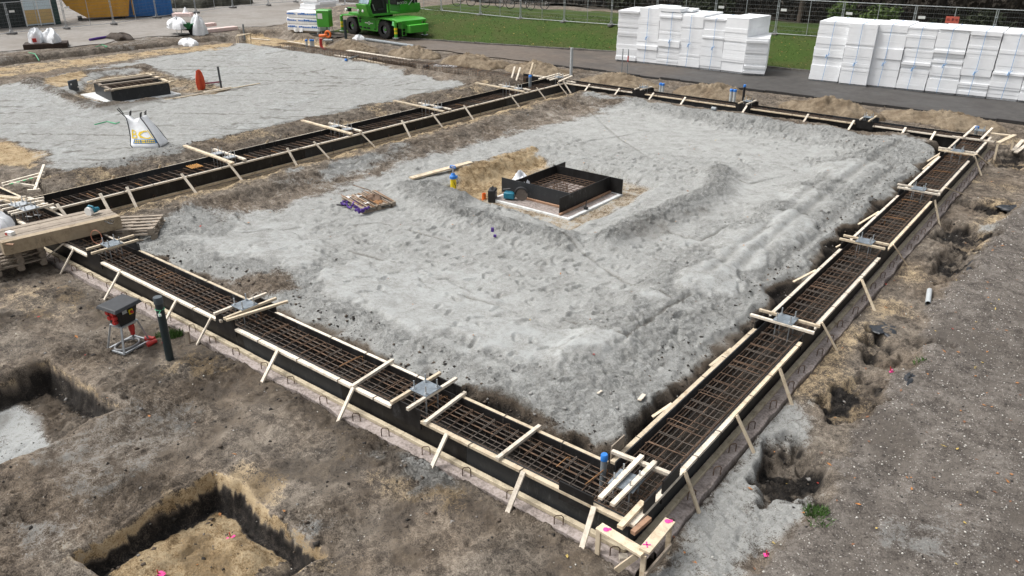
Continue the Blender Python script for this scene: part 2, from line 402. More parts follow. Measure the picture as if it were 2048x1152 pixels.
Z += rg*inb; ROUGH = np.maximum(ROUGH, np.clip(rg*5, 0, 1.1)*inb)
dk1 = pm([(1210,475),(1250,455),(1330,430),(1430,400),(1420,420),(1310,470),(1240,485)], -.2, .2, .3); DAMP_SHADE = np.maximum(DAMP_SHADE, .5*dk1)  # near flank of the pit ridge darkened
dkr = pm([(1310,470),(1480,380),(1480,345),(1560,330)], -.2, .2, .2)

# ---- left bay
LP = [(-100,150),(0,172),(200,135),(330,112),(492,86),(560,100),(930,170),(840,192),(640,235),(430,285),(335,322),(240,345),(120,345),(40,300),(-40,260)]
lb = pm(LP, -.33, .45, .7)
dl2 = -16.95-X+wb
lz = pcw(dl2, [(0,-.5),(.25,-.5),(.9,-.22),(1.6,-.12),(2.2,-.17),(3.0,-.33),(99,-.33)])
leftzone = (X < -16.5) & (X > -42) & (Y > 1.0) & (Y < 21.3)
Z = np.where(leftzone & (dl2 < 12), lz+.03*N(1.8, 41), np.where(leftzone, -.33+.02*N(1.8, 41), Z))
bk2 = np.exp(-((Y-20.6+.3*WOB1)/.6)**2)*.22*((X < -17.5) & (X > -38.5))
Z += bk2
GREY = np.maximum(GREY, lb*(X < -17.2))
STREAK = pn(X/.30+.6*N(3, 50), Y/5.0, 51)*.6+pn(X/.13+.5*N(3, 50), Y/3.2, 52)*.4
STR2 = pn((X*.8+Y*.6)/4.0, (-X*.6+Y*.8)/.28+.5*N(3, 53), 54)
stz = lb*(X < -17.2)
ROUGH = np.where(stz > .5, .45+.5*np.exp(-((dl2-1.5)/.9)**2), ROUGH)
ROUGH = np.where(leftzone & (dl2 < 3), 1.0, ROUGH)
Z += stz*(.020*STREAK+.014*STR2); DAMP_SHADE = np.maximum(DAMP_SHADE, stz*.72*sstep(.22, .5, STREAK+.3*WOB2)*sstep(-.3, .2, N(2.5, 55))); DAMP_SHADE = np.maximum(DAMP_SHADE, stz*.6*sstep(.34, .55, STR2+.25*WOB2)); SILT = np.maximum(SILT, stz*.45*sstep(-.1, .4, N(2.8, 56, .7, 1.5)))
TAN = np.maximum(TAN, np.where(leftzone & (dl2 < 3.2), .45*sstep(-.3, .5, N(1.5, 61)), 0))
pit2 = pm([(130,195),(195,150),(300,140),(420,160),(470,180),(400,190),(230,210)], -.35, .3, .4)
Z -= .16*pit2; GREY *= 1-.8*pit2; TAN = np.maximum(TAN, .5*pit2); ROUGH = np.maximum(ROUGH, .8*pit2)
rg2 = ridge([(60,165),(130,190),(185,215),(300,200)], .5, .14)+ridge([(70,165),(180,145),(285,135)], .5, .14)+ridge([(285,135),(330,150)], .5, .1)
Z += rg2; ROUGH = np.maximum(ROUGH, np.clip(rg2*7, 0, 1)); GREY *= 1-np.clip(rg2*6, 0, .8)
DAMP_SHADE = np.maximum(DAMP_SHADE, .55*pm([(185,212),(230,200),(350,180),(350,195),(240,220),(200,218)], -.3, .2, .3))
yel = pm([(95,160),(160,140),(180,150),(120,175),(85,172)], -.3, .3, .3)*.8
yel = np.maximum(yel, pm([(-60,270),(60,300),(92,312),(60,335),(-40,330)], -.35, .4, .5)); GREY *= 1-yel
yel = np.maximum(yel, (.50+.35*sstep(-.1,.3,N(1.3,57)))*pm([(-30,140),(140,122),(330,100),(500,84),(560,78),(480,98),(330,113),(140,139),(-20,160)], -.4, .3, .5)); 
GREY *= 1-.9*yel; TAN = np.maximum(TAN, yel)
tr1 = pm([(-40,122),(130,106),(300,88),(450,74),(486,80),(330,98),(140,120),(-30,142)], -.5, .25, .3)
Z -= .55*tr1; DAMP_SHADE = np.maximum(DAMP_SHADE, .6*tr1); GREY *= 1-tr1; TAN *= 1-.8*tr1
tr0 = pm([(-40,85),(200,75),(420,55),(470,70),(300,88),(130,106),(-40,122)], -.45, .5, .8); ROUGH = np.maximum(ROUGH, .9*tr0); GREY = np.maximum(GREY, .35*tr0*sstep(-.2, .4, N(2.2, 63)))
# ---- trench of the cage still without boards, behind the bays
tr2 = sstep(-.1, .35, np.minimum(Y-21.35, 23.0-Y)+.15*WOB2)*((X < -17.6) & (X > -37.5))
Z -= .5*tr2; TAN = np.maximum(TAN, .5*tr2*sstep(-.3, .3, N(1.0, 64)))
exc = pm([(485,62),(560,60),(660,85),(640,98),(560,92),(490,86)], -.5, .3, .3); Z -= .45*exc; TAN = np.maximum(TAN, .9*exc); GREY *= 1-exc
strip = ((Y > 23.0) & (Y < 27.6) & (X > -40) & (X < 3)); TAN = np.where(strip, np.maximum(TAN, .25*sstep(-.2, .5, N(1.2, 65))), TAN); ROUGH = np.where(strip, .8, ROUGH)
Z += np.where(strip, .06*N(.9, 66), 0)

# ---- front yard
yd = (Y < -.95)
Z += np.where(yd, .055*N(.8, 71)+.05*N(2.0, 72), 0); ROUGH = np.where(yd, .5+.5*sstep(-.2, .4, N(1.5, 73)), ROUGH); DAMP_SHADE = np.maximum(DAMP_SHADE, np.where(yd, .55*sstep(.05, .45, N(1.3, 74)+.5*N(.5, 75)), 0))
for px, a in (([(765,905),(830,895),(905,925),(900,960),(840,965),(790,935)], .95), ([(260,1010),(330,900),(420,860),(420,900),(330,980)], .3), ([(60,860),(330,800),(460,850),(300,960),(120,1000),(40,960)], .45),
              ([(0,1040),(120,1000),(190,1080),(150,1152),(0,1152)], .5), ([(600,1030),(660,1030),(660,1060),(610,1060)], .6), ([(1200,1120),(1300,1105),(1320,1152),(1210,1152)], .5)):
    q_ = pm(px, -.42, .4, .7); GREY = np.maximum(GREY, .85*a*q_); DAMP_SHADE = np.maximum(DAMP_SHADE, (.36 if px[0][0] != 765 else .15)*q_)
for px, a in (([(250,1050),(330,985),(440,955),(470,935),(560,970),(510,985),(440,950),(330,1000)], .5), ([(680,920),(760,930),(900,970),(970,1000),(900,1020),(760,980)], .45), ([(0,560),(160,560),(210,620),(60,660),(0,620)], .35), ([(520,1110),(680,1080),(760,1152),(560,1152)], .4), ([(60,1080),(160,1060),(180,1120),(100,1152)], .5), ([(250,690),(400,690),(460,740),(330,760)], .45)):
    TAN = np.maximum(TAN, a*pm(px, -.42, .3, .6))
dmp = pm([(120,565),(330,640),(640,790),(900,960),(1170,1110),(1100,1120),(860,1000),(600,850),(300,720),(90,590)], -.45, .35, .6); DAMP_SHADE = np.maximum(DAMP_SHADE, .6*dmp)
# the two square pits, cut walls
def sqpit(x0, x1, y0, y1, depth):
    s = np.minimum(np.minimum(X-x0, x1-X), np.minimum(Y-y0, y1-Y))+.07*WOB1+.05*WOB2+.02*WOB3
    return s, sstep(-.02, .13, s)*depth
Zp = Z.copy()
s1, d1 = sqpit(-4.34, -2.02, -4.80, -2.90, .52); Z -= d1
in1 = sstep(.06, .14, s1)
heap = np.exp(-((X+3.95)/.35)**2-((Y+4.3)/.7)**2)*.22+np.exp(-((X+3.1)/.5)**2-((Y+3.35)/.25)**2)*.26
Z += heap*in1
TAN = np.maximum(TAN*(1-in1), in1*np.where(X < -2.75, .85, .3)); GREY *= 1-in1
SILT = np.maximum(SILT, in1*sstep(.0, .3, (X+3.25)+.25*WOB1)*sstep(-.2, .3, -4.05-Y+.3*WOB1))
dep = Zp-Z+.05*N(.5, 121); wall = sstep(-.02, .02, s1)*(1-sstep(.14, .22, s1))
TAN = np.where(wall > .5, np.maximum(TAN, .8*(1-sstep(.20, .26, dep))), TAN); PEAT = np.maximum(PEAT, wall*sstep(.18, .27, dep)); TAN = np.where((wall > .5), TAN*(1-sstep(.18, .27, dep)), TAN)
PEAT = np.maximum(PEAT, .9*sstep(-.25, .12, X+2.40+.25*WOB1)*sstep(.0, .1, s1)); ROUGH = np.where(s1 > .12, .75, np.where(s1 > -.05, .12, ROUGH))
Zp = Z.copy(); s2, d2 = sqpit(-9.2, -6.75, -6.2, -2.9, .50); Z -= d2
in2 = sstep(.06, .14, s2); GREY *= 1-in2; TAN *= 1-in2
DAMP_SHADE = np.maximum(DAMP_SHADE, .3*in2); SILT = np.maximum(SILT, .7*in2*sstep(-.1, .2, -3.6-Y-.12*(X+8)+.2*WOB1)); dep = Zp-Z+.05*N(.5, 122); wall = sstep(-.02, .02, s2)*(1-sstep(.16, .35, s2)); PEAT = np.maximum(PEAT, .75*wall*sstep(.10, .22, dep)); TAN = np.maximum(TAN, .5*wall*(1-sstep(.12, .2, dep))); ROUGH = np.where((s2 > .12) & (SILT < .3), 1.0, np.where(s2 > -.05, .12, ROUGH))
Z += in2*.28*np.exp(-((X+7.3)/.4)**2-((Y+3.3)/.35)**2)

# ---- right side: working strip, cut edge, gravel plateau, dug holes
gv = pm([(1470,1190),(1560,1085),(1665,985),(1690,870),(1760,790),(1830,715),(1870,610),(1950,500),(2010,430),(2060,395),(2300,360),(2600,900),(2300,1500),(1500,1400)], -.3, .22, .35)
GRAV = gv*(X > .9); Z += .16*gv*(X > .9)+.05*gv*N(1.5, 81)
mud = pm([(1300,1170),(1380,1010),(1560,800),(1640,800),(1600,880),(1560,900),(1660,1010),(1560,1090),(1480,1170)], -.45, .3, .4)
GREY = np.maximum(GREY, .72*mud*(X > .85)); DAMP_SHADE = np.maximum(DAMP_SHADE, .30*mud*(X > .85)); ROUGH = np.where((mud > .4) & (X > .85), .5, ROUGH)
st2 = pm([(1900,470),(1960,445),(2040,450),(1990,475),(1930,490)], -.4, .3, .3)
TAN = np.maximum(TAN, .5*np.where((X > .9) & (gv < .5) & (Y > 2.5), sstep(-.25, .45, N(1.7, 82)), 0)); GREY = np.maximum(GREY, .6*st2)
for px, dep, pe in (([(1546,900),(1562,890),(1600,935),(1650,965),(1668,1000),(1640,1012),(1600,985),(1556,960)], .50, 1), ([(1640,800),(1690,772),(1740,772),(1766,800),(1720,832),(1670,830)], .30, 1), ([(1735,650),(1760,640),(1790,690),(1850,690),(1840,725),(1800,730),(1745,690)], .38, .85),
                    ([(1850,530),(1900,445),(1950,450),(1995,470),(1960,500),(1945,545),(1900,565),(1870,545)], .36, .9), ([(1930,408),(1955,395),(2030,408),(2035,425),(1980,430)], .3, .8), ([(1985,305),(2060,300),(2060,330),(1995,330)], .3, .7)):
    h = pm(px, -.4, .16, .85); Z -= .5*dep*h; PEAT = np.maximum(PEAT, pe*h*(.25+.75*sstep(-.25, .2, N(.45, 83)+.4*N(.18, 84)))); GRAV *= 1-h; GREY *= 1-.7*h; ROUGH = np.maximum(ROUGH, 1.5*h)
    rim = pm(px, -.4, .5, .3, -.35); Z += .07*np.clip(rim-h, 0, 1)
lg = pm([(1740,1010),(1830,985),(1930,1060),(1960,1152),(1750,1152)], -.25, .5, .8); SILT = np.maximum(SILT, .42*lg*GRAV); DAMP_SHADE = np.maximum(DAMP_SHADE, .4*lg)
DAMP_SHADE = np.maximum(DAMP_SHADE, gv*(X > .9)*.45*sstep(-.1, .5, N(1.3, 85)+.4*N(.4, 86))); TAN = np.maximum(TAN, gv*(X > .9)*.3*sstep(.1, .5, N(1.1, 87))); Z += gv*(X > .9)*.02*N(.35, 88)

# ---- ground under the road, bank and pavement
BANKY = np.interp(XS, [-500,-60,-40,-33.3,-27.3,-20.4,-9.5,10,400], [29,29,29.5,30.3,31.6,33.6,33.9,34.2,34.2])[:, None].astype(np.float32)
Z = np.where((Y > 27.2) & (X > -41), -.47+0*Z, Z); ROUGH = np.where(Y > 27.2, .15, ROUGH)
bank = sstep(0, 5.2, Y-BANKY)*((X > -56)*1.0)
Z = np.where(Y > BANKY, np.maximum(Z, -.5)+.97*bank, Z)
pav = sstep(-47.5, -48.5, X)*0+np.where(X < -47.8+.6*WOB1, 1.0, 0.0)*(Y < 60)
Z = np.where(X < -47, -.46, Z); ROUGH = np.where(X < -46.5, .15, ROUGH)
GRAV = np.where((X < -47+.5*WOB1), .0, GRAV); SILT = np.where((X < -47+.5*WOB1) & (Y < 60), .35, SILT); 
TAN = np.where((Y > 27.2)|(X < -47), 0, TAN); GREY = np.where((Y > 27.2)|(X < -47), 0, GREY)
# tracks in the mud by the far left
mudz = pm([(380,60),(600,25),(700,40),(820,100),(700,80),(560,58),(480,60)], -.45, .8, .8); TAN = np.maximum(TAN, .22*mudz)
tk = pn((X*.35+Y*.94)/6, (-X*.94+Y*.35)/.45, 91); Z += .04*mudz*tk; DAMP_SHADE = np.maximum(DAMP_SHADE, .5*mudz*sstep(.15, .5, tk))

# small broken relief
near = np.clip(1.25-np.hypot(X-4, Y+7)/60, .35, 1)
Z += ROUGH*(.085*CL+.058*CLF)*np.where(gv > .5, .4, 1.0)
Z += .004*N(.07, 95)*np.where(S > .4, .3, 1)
TRKM = pm([(1060,560),(1130,540),(1330,640),(1400,760),(1250,760)], -.28, .5, .4)
Z += TRKM*.014*np.sin((X*.9-Y*.43+.15*WOB1)*34)*sstep(.1, .5, N(.9, 97))
# scraped lines, wheel tracks and ruts
def groove(px, w, dep, z=-.28, darken=.7):
    global Z, DAMP_SHADE
    Z = Z+ridge(px, w*2.6, dep*.55, z)-ridge(px, w, dep*1.5, z); DAMP_SHADE = np.maximum(DAMP_SHADE, ridge(px, w*1.15, darken, z)*sstep(-.5, .1, N(.9, 141)))  # groove centre line also darkened in colour
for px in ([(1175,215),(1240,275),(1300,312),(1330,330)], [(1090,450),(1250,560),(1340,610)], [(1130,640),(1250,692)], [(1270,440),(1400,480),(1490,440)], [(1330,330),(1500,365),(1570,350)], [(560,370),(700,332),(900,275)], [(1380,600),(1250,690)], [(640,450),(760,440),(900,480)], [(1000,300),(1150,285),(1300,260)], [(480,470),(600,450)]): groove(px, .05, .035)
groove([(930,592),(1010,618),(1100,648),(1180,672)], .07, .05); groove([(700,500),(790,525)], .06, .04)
for px in ([(1480,545),(1620,425),(1740,330),(1800,290)], [(1530,560),(1670,440),(1790,335)], [(1420,560),(1560,440),(1660,350)]): groove(px, .14, .05, darken=.45)
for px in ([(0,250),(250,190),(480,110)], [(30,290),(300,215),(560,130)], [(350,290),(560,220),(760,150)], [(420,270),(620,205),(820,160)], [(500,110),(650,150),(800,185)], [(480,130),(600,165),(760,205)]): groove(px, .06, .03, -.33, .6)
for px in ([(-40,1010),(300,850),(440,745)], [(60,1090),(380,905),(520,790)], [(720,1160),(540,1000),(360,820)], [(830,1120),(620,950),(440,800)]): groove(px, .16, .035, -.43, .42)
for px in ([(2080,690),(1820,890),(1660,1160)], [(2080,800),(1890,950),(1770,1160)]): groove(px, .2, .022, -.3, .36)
# footprints in the dry sand
rnf = random.Random(3)
def stamp(x, y, ang, L=.29, w=.11, dep=.035):
    i0, i1 = np.searchsorted(XS, [x-.4, x+.4]); j0, j1 = np.searchsorted(YS, [y-.4, y+.4])
    xx, yy = X[i0:i1, j0:j1]-x, Y[i0:i1, j0:j1]-y
    u = xx*math.cos(ang)+yy*math.sin(ang); v = -xx*math.sin(ang)+yy*math.cos(ang)
    ww = w*(1-.25*np.exp(-((u+.02)/.06)**2))
    r = np.sqrt((u/(L/2))**2+(v/(ww/2))**2)
    Z[i0:i1, j0:j1] += -dep*(1-sstep(.8, 1.08, r))+dep*.45*np.exp(-((r-1.25)/.2)**2)
    DAMP_SHADE[i0:i1, j0:j1] = np.maximum(DAMP_SHADE[i0:i1, j0:j1], .30*rnf.random()*(1-sstep(.75, 1.05, r)))  # shade of the print hollow painted in, with bared moist sand
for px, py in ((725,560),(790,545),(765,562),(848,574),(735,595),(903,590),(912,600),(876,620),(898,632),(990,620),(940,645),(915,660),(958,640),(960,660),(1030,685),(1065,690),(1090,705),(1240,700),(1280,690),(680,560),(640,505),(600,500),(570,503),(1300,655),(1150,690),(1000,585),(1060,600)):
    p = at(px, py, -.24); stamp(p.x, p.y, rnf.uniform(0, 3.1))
for k in range(1500):
    x, y = rnf.uniform(-14.6, -.8), rnf.uniform(.8, 20.8)
    i_, j_ = np.searchsorted(XS, x), np.searchsorted(YS, y)
    if S[i_, j_] > .4 and rnf.random() < .9: continue
    if abs(x+7.6) < 2.4 and abs(y-9.8) < 2.2: continue
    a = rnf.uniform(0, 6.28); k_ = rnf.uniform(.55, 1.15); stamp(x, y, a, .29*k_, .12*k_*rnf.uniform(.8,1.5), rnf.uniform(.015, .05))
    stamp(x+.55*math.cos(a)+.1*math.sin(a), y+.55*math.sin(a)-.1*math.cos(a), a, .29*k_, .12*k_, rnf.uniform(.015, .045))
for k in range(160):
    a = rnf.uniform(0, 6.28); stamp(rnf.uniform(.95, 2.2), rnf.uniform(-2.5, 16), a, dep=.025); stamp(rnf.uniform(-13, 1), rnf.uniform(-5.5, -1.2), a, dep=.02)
# beams keep their own bed level
bed = ((Y > -1.02) & (Y < .12) & (X > -19) & (X < 1.02)) | ((X > -.12) & (X < 1.02) & (Y > -1.02) & (Y < 22.5)) | ((X < -15.44) & (X > -16.98) & (Y > -.99) & (Y < 22.5)) | ((Y > 21.5) & (Y < 22.5) & (X < .98) & (X > -18.5))
Z = np.where(bed, np.minimum(Z, -.555+.02*WOB2), Z)
PEAT = np.where(bed, np.maximum(PEAT, .5), PEAT)

def gz(x, y):
    i = int(np.clip(np.searchsorted(XS, x)-1, 0, len(XS)-2)); j = int(np.clip(np.searchsorted(YS, y)-1, 0, len(YS)-2))
    a = (x-XS[i])/(XS[i+1]-XS[i]); b = (y-YS[j])/(YS[j+1]-YS[j])
    return float((Z[i,j]*(1-a)+Z[i+1,j]*a)*(1-b)+(Z[i,j+1]*(1-a)+Z[i+1,j+1]*a)*b)
def ongr(px, py, it=6):
    """where the line of sight through a pixel meets the terrain"""
    z = -.35
    for _ in range(it):
        p = at(px, py, z); z = gz(p.x, p.y)
    return at(px, py, z)
def grid_mesh(name, xx, yy, zz, material, masks=()):
    nx, ny = zz.shape; me = bpy.data.meshes.new(name)
    co = np.stack([xx, yy, zz], -1).reshape(-1, 3).astype(np.float32)
    idx = np.arange(nx*ny).reshape(nx, ny)
    q = np.stack([idx[:-1,:-1], idx[1:,:-1], idx[1:,1:], idx[:-1,1:]], -1).reshape(-1, 4)
    me.vertices.add(nx*ny); me.vertices.foreach_set('co', co.ravel())
    me.loops.add(q.size); me.loops.foreach_set('vertex_index', q.ravel().astype(np.int32))
    me.polygons.add(len(q)); me.polygons.foreach_set('loop_start', np.arange(0, q.size, 4, dtype=np.int32))
    me.polygons.foreach_set('use_smooth', np.ones(len(q), bool))
    me.update(calc_edges=True)
    for nm, chans in masks:
        a = me.color_attributes.new(nm, 'FLOAT_COLOR', 'POINT')
        a.data.foreach_set('color', np.stack([np.clip(c, 0, 1) for c in chans], -1).reshape(-1).astype(np.float32))
    me.materials.append(material)
    o = bpy.data.objects.new(name, me); COL.objects.link(o); return o

def ground_material(kind):
    m, n, l, b = nt(kind)
    tc = n.new('ShaderNodeTexCoord'); P = tc.outputs['Object']
    n0 = noise(n, l, P, 0.55, 5, .6); n1 = noise(n, l, P, 2.6, 8, .68, .5); n2 = noise(n, l, P, 11, 7, .7, .8); n3 = noise(n, l, P, 60, 3, .6)
    fine = math_(n, l, 'ADD', math_(n, l, 'MULTIPLY', n2, .52), math_(n, l, 'MULTIPLY', n3, .48))
    mixn = math_(n, l, 'ADD', math_(n, l, 'MULTIPLY', n1, .38), math_(n, l, 'MULTIPLY', fine, .62))
    mixn = math_(n, l, 'ADD', math_(n, l, 'MULTIPLY', math_(n, l, 'SUBTRACT', mixn, .5), 2.5), .5)
    soil = ramp(n, l, mixn, [(.24, (.045,.038,.032)), (.42, (.122,.104,.085)), (.56, (.212,.180,.145)), (.76, (.35,.308,.25))])
    soil = mix(n, l, ramp(n, l, n0, [(.4, 0.0), (.62, .55)]), soil, mix(n, l, 1.0, soil, (.72,.62,.52), 'MULTIPLY'))
    grey = ramp(n, l, mixn, [(.16, (.160,.158,.147)), (.38, (.275,.276,.262)), (.58, (.345,.350,.336)), (.82, (.405,.412,.398))])
    tan = ramp(n, l, mixn, [(.32, (.20,.135,.07)), (.47, (.36,.265,.15)), (.62, (.47,.37,.235))])
    peat = ramp(n, l, mixn, [(.35, (.008,.0075,.007)), (.55, (.028,.024,.021)), (.7, (.075,.064,.053))])
    grav = ramp(n, l, mixn, [(.28, (.062,.053,.046)), (.5, (.145,.127,.110)), (.72, (.25,.226,.2))])
    vo = n.new('ShaderNodeTexVoronoi'); vo.inputs['Scale'].default_value = 34; vo.inputs['Randomness'].default_value = 1; l.new(P, vo.inputs['Vector'])
    sel = n.new('ShaderNodeSeparateColor'); l.new(vo.outputs['Color'], sel.inputs[0])
    dot = math_(n, l, 'MULTIPLY', ramp(n, l, vo.outputs['Distance'], [(.22, 1.0), (.36, 0.0)]), ramp(n, l, sel.outputs[0], [(.80, 0.0), (.86, 1.0)]))
    grav = mix(n, l, math_(n, l, 'MULTIPLY', dot, .8), grav, (.48,.45,.41))
    silt = ramp(n, l, mixn, [(.30, (.28,.288,.282)), (.55, (.345,.356,.348)), (.75, (.385,.397,.388))])
    # crust cracks: shadow edges of the broken dry skin painted in as dark lines
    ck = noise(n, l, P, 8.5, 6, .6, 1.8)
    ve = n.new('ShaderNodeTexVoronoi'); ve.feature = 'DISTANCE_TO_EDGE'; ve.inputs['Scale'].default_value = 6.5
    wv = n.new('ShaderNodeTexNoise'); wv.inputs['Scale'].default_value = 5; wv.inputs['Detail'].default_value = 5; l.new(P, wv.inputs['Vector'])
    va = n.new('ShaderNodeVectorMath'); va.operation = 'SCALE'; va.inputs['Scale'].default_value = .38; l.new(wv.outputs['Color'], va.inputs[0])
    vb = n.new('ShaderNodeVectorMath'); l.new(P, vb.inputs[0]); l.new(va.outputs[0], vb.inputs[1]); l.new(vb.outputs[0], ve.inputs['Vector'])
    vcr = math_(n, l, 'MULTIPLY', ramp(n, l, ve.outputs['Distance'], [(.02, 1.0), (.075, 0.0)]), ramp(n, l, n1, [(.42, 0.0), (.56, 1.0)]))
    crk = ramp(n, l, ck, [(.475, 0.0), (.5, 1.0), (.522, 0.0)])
    A = n.new('ShaderNodeAttribute'); A.attribute_name = 'zone_a'; Bt = n.new('ShaderNodeAttribute'); Bt.attribute_name = 'zone_b'
    sa = n.new('ShaderNodeSeparateColor'); l.new(A.outputs['Color'], sa.inputs[0]); sb = n.new('ShaderNodeSeparateColor'); l.new(Bt.outputs['Color'], sb.inputs[0])
    def edge(k):    # break the edge of a zone with noise
        s = math_(n, l, 'ADD', k, math_(n, l, 'MULTIPLY', math_(n, l, 'SUBTRACT', mixn, .5), 1.25))
        return ramp(n, l, s, [(.35, 0.0), (.65, 1.0)])
    rough_k = sb.outputs[1]
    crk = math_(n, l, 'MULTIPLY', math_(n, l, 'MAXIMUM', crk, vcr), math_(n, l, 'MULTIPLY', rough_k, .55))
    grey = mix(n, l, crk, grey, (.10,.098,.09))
    col = mix(n, l, edge(sa.outputs[1]), soil, tan)
    col = mix(n, l, edge(sa.outputs[0]), col, grey)
    col = mix(n, l, edge(sb.outputs[0]), col, grav)
    col = mix(n, l, edge(A.outputs['Alpha']), col, silt)
    col = mix(n, l, edge(sa.outputs[2]), col, peat)
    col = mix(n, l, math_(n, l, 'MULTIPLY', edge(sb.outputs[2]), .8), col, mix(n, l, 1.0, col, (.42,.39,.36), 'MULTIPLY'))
    l.new(col, b.inputs['Base Color']); b.inputs['Roughness'].default_value = .93; b.inputs['Specular IOR Level'].default_value = .25
    h = math_(n, l, 'SUBTRACT', math_(n, l, 'ADD', math_(n, l, 'MULTIPLY', n2, .6), math_(n, l, 'MULTIPLY', n3, .5)), math_(n, l, 'MULTIPLY', crk, .35))
    x = n.new('ShaderNodeBump'); x.inputs['Distance'].default_value = .05; l.new(h, x.inputs['Height'])
    l.new(math_(n, l, 'ADD', .35, math_(n, l, 'MULTIPLY', rough_k, .8)), x.inputs['Strength']); l.new(x.outputs[0], b.inputs['Normal'])
    return m
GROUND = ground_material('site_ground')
g = grid_mesh('ground', X, Y, Z, GROUND, (('zone_a', (GREY, TAN, PEAT, SILT)), ('zone_b', (GRAV, np.clip(ROUGH, 0, 1), DAMP_SHADE, zer()+1))))
tag(g, kind='structure')

# road: wet asphalt strip, muddy to the left
def asphalt():
    m, n, l, b = nt('wet_asphalt'); tc = n.new('ShaderNodeTexCoord'); P = tc.outputs['Object']
    n0 = noise(n, l, P, .35, 6, .6); n1 = noise(n, l, P, 3, 8, .7, .6); n2 = noise(n, l, P, 40, 4, .7)
    f = math_(n, l, 'ADD', math_(n, l, 'MULTIPLY', n1, .6), math_(n, l, 'MULTIPLY', n2, .4))
    col = ramp(n, l, f, [(.35, (.032,.030,.028)), (.55, (.066,.061,.056)), (.7, (.11,.102,.093))])
    mud = ramp(n, l, f, [(.35, (.075,.058,.046)), (.6, (.15,.12,.094)), (.7, (.2,.168,.135))])
    sp = n.new('ShaderNodeSeparateXYZ'); l.new(P, sp.inputs[0])
    k = math_(n, l, 'ADD', math_(n, l, 'MULTIPLY', sp.outputs[0], -.055), math_(n, l, 'MULTIPLY', n0, 1.1))
    col = mix(n, l, ramp(n, l, math_(n, l, 'SUBTRACT', k, 1.15), [(.0, 0.0), (.8, 1.0)]), col, mud)
    l.new(col, b.inputs['Base Color']); l.new(ramp(n, l, n0, [(.4, .55), (.62, .85)]), b.inputs['Roughness']); bump(n, l, b, f, .25, .015); return m
rx = np.linspace(-42, 60, 420); ry = np.linspace(0, 1, 40)
RX, RV = np.meshgrid(rx, ry, indexing='ij')
y0 = 27.55+.12*np.sin(rx*1.3)+.1*np.sin(rx*3.1+1)+np.where(rx < -30, .5, 0)+np.interp(rx, [-42,-36,-29], [1.5,.4,0]); y1 = np.interp(rx, [-60,-40,-33.3,-27.3,-20.4,-9.5,10,400], [29,29.5,30.3,31.6,33.6,33.9,34.2,34.2])-.03
RY = y0[:, None]*(1-RV)+y1[:, None]*RV
RZ = -.425+.012*np.sin(RX*.7+RY)+.01*np.sin(RY*1.9+RX*.3)
road = tag(grid_mesh('road', RX, RY, RZ, asphalt()), kind='structure')
# dark edging along the near side of the road, stone kerb along the grass
kb = MB(); rk = random.Random(4); x = -21.0
while x < 12:
    L = rk.uniform(.9, 1.1); z0 = rk.uniform(-.03, .01)
    kb.box((x+L/2, 27.42+.10*math.sin(x*1.3), -.44+z0), (L-.02, .09, .16), rk.uniform(-.03, .03)); x += L
tag(kb.build('kerb', mat('dark_edging', (.028,.026,.025), .8, .4, 5)), kind='structure')
kb = MB(); x = -36.0
while x < 12:
    yy = float(np.interp(x, [-40,-33.3,-27.3,-20.4,-9.5,10], [29.5,30.3,31.6,33.6,33.9,34.2])); y2 = float(np.interp(x+1, [-40,-33.3,-27.3,-20.4,-9.5,10], [29.5,30.3,31.6,33.6,33.9,34.2]))
    kb.bar((x, yy-.02, -.42+rk.uniform(-.02,.02)), (x+.97, y2-.02, -.42+rk.uniform(-.02,.02)), .12, .16); x += 1.0
tag(kb.build('kerb', mat('stone_kerb', (.17,.16,.145), .9, .5, 3, dirt=(.05,.045,.035), dirt_amt=.4)), kind='structure')
# paved yard to the far left
px_, py_ = np.meshgrid(np.linspace(-120, -47.2, 120), np.linspace(-20, 90, 160), indexing='ij')
px_ = px_+np.where(px_ > -47.5, .6*np.sin(py_*.9)+.3*np.sin(py_*2.7), 0)
def paving():
    m, n, l, b = nt('paving'); tc = n.new('ShaderNodeTexCoord'); P = tc.outputs['Object']
    n0 = noise(n, l, P, .25, 6, .65, .5); n1 = noise(n, l, P, 3, 8, .7); n2 = noise(n, l, P, 30, 4, .7)
    f = math_(n, l, 'ADD', math_(n, l, 'MULTIPLY', n1, .5), math_(n, l, 'MULTIPLY', n2, .5))
    col = ramp(n, l, f, [(.35, (.19,.175,.155)), (.6, (.29,.27,.245)), (.7, (.35,.33,.3))])
    col = mix(n, l, ramp(n, l, n0, [(.45, 0.0), (.65, .6)]), col, (.15,.125,.10)); l.new(col, b.inputs['Base Color']); b.inputs['Roughness'].default_value = .85; bump(n, l, b, f, .2, .01); return m
tag(grid_mesh('pavement', px_, py_, -.425+.01*np.sin(px_*1.1+py_*.7), paving()), kind='structure')

# grass bank and lawn behind the fence
def grass_mat():
    m, n, l, b = nt('grass'); tc = n.new('ShaderNodeTexCoord'); P = tc.outputs['Object']
    n0 = noise(n, l, P, .5, 6, .65, .4); n1 = noise(n, l, P, 6, 7, .75); n2 = noise(n, l, P, 30, 4, .7)
    f = math_(n, l, 'ADD', math_(n, l, 'MULTIPLY', n1, .5), math_(n, l, 'MULTIPLY', n2, .5))
    col = ramp(n, l, f, [(.33, (.024,.045,.010)), (.52, (.047,.082,.016)), (.68, (.085,.118,.028))])
    col = mix(n, l, ramp(n, l, n0, [(.44, 0.0), (.60, .85)]), col, (.062,.075,.022))
    l.new(col, b.inputs['Base Color']); b.inputs['Roughness'].default_value = .9; b.inputs['Specular IOR Level'].default_value = .15
    bump(n, l, b, f, .6, .05); return m
GRASS = grass_mat()
gx = np.arange(-56, 40, .3); gv_ = np.linspace(0, 1, 90)
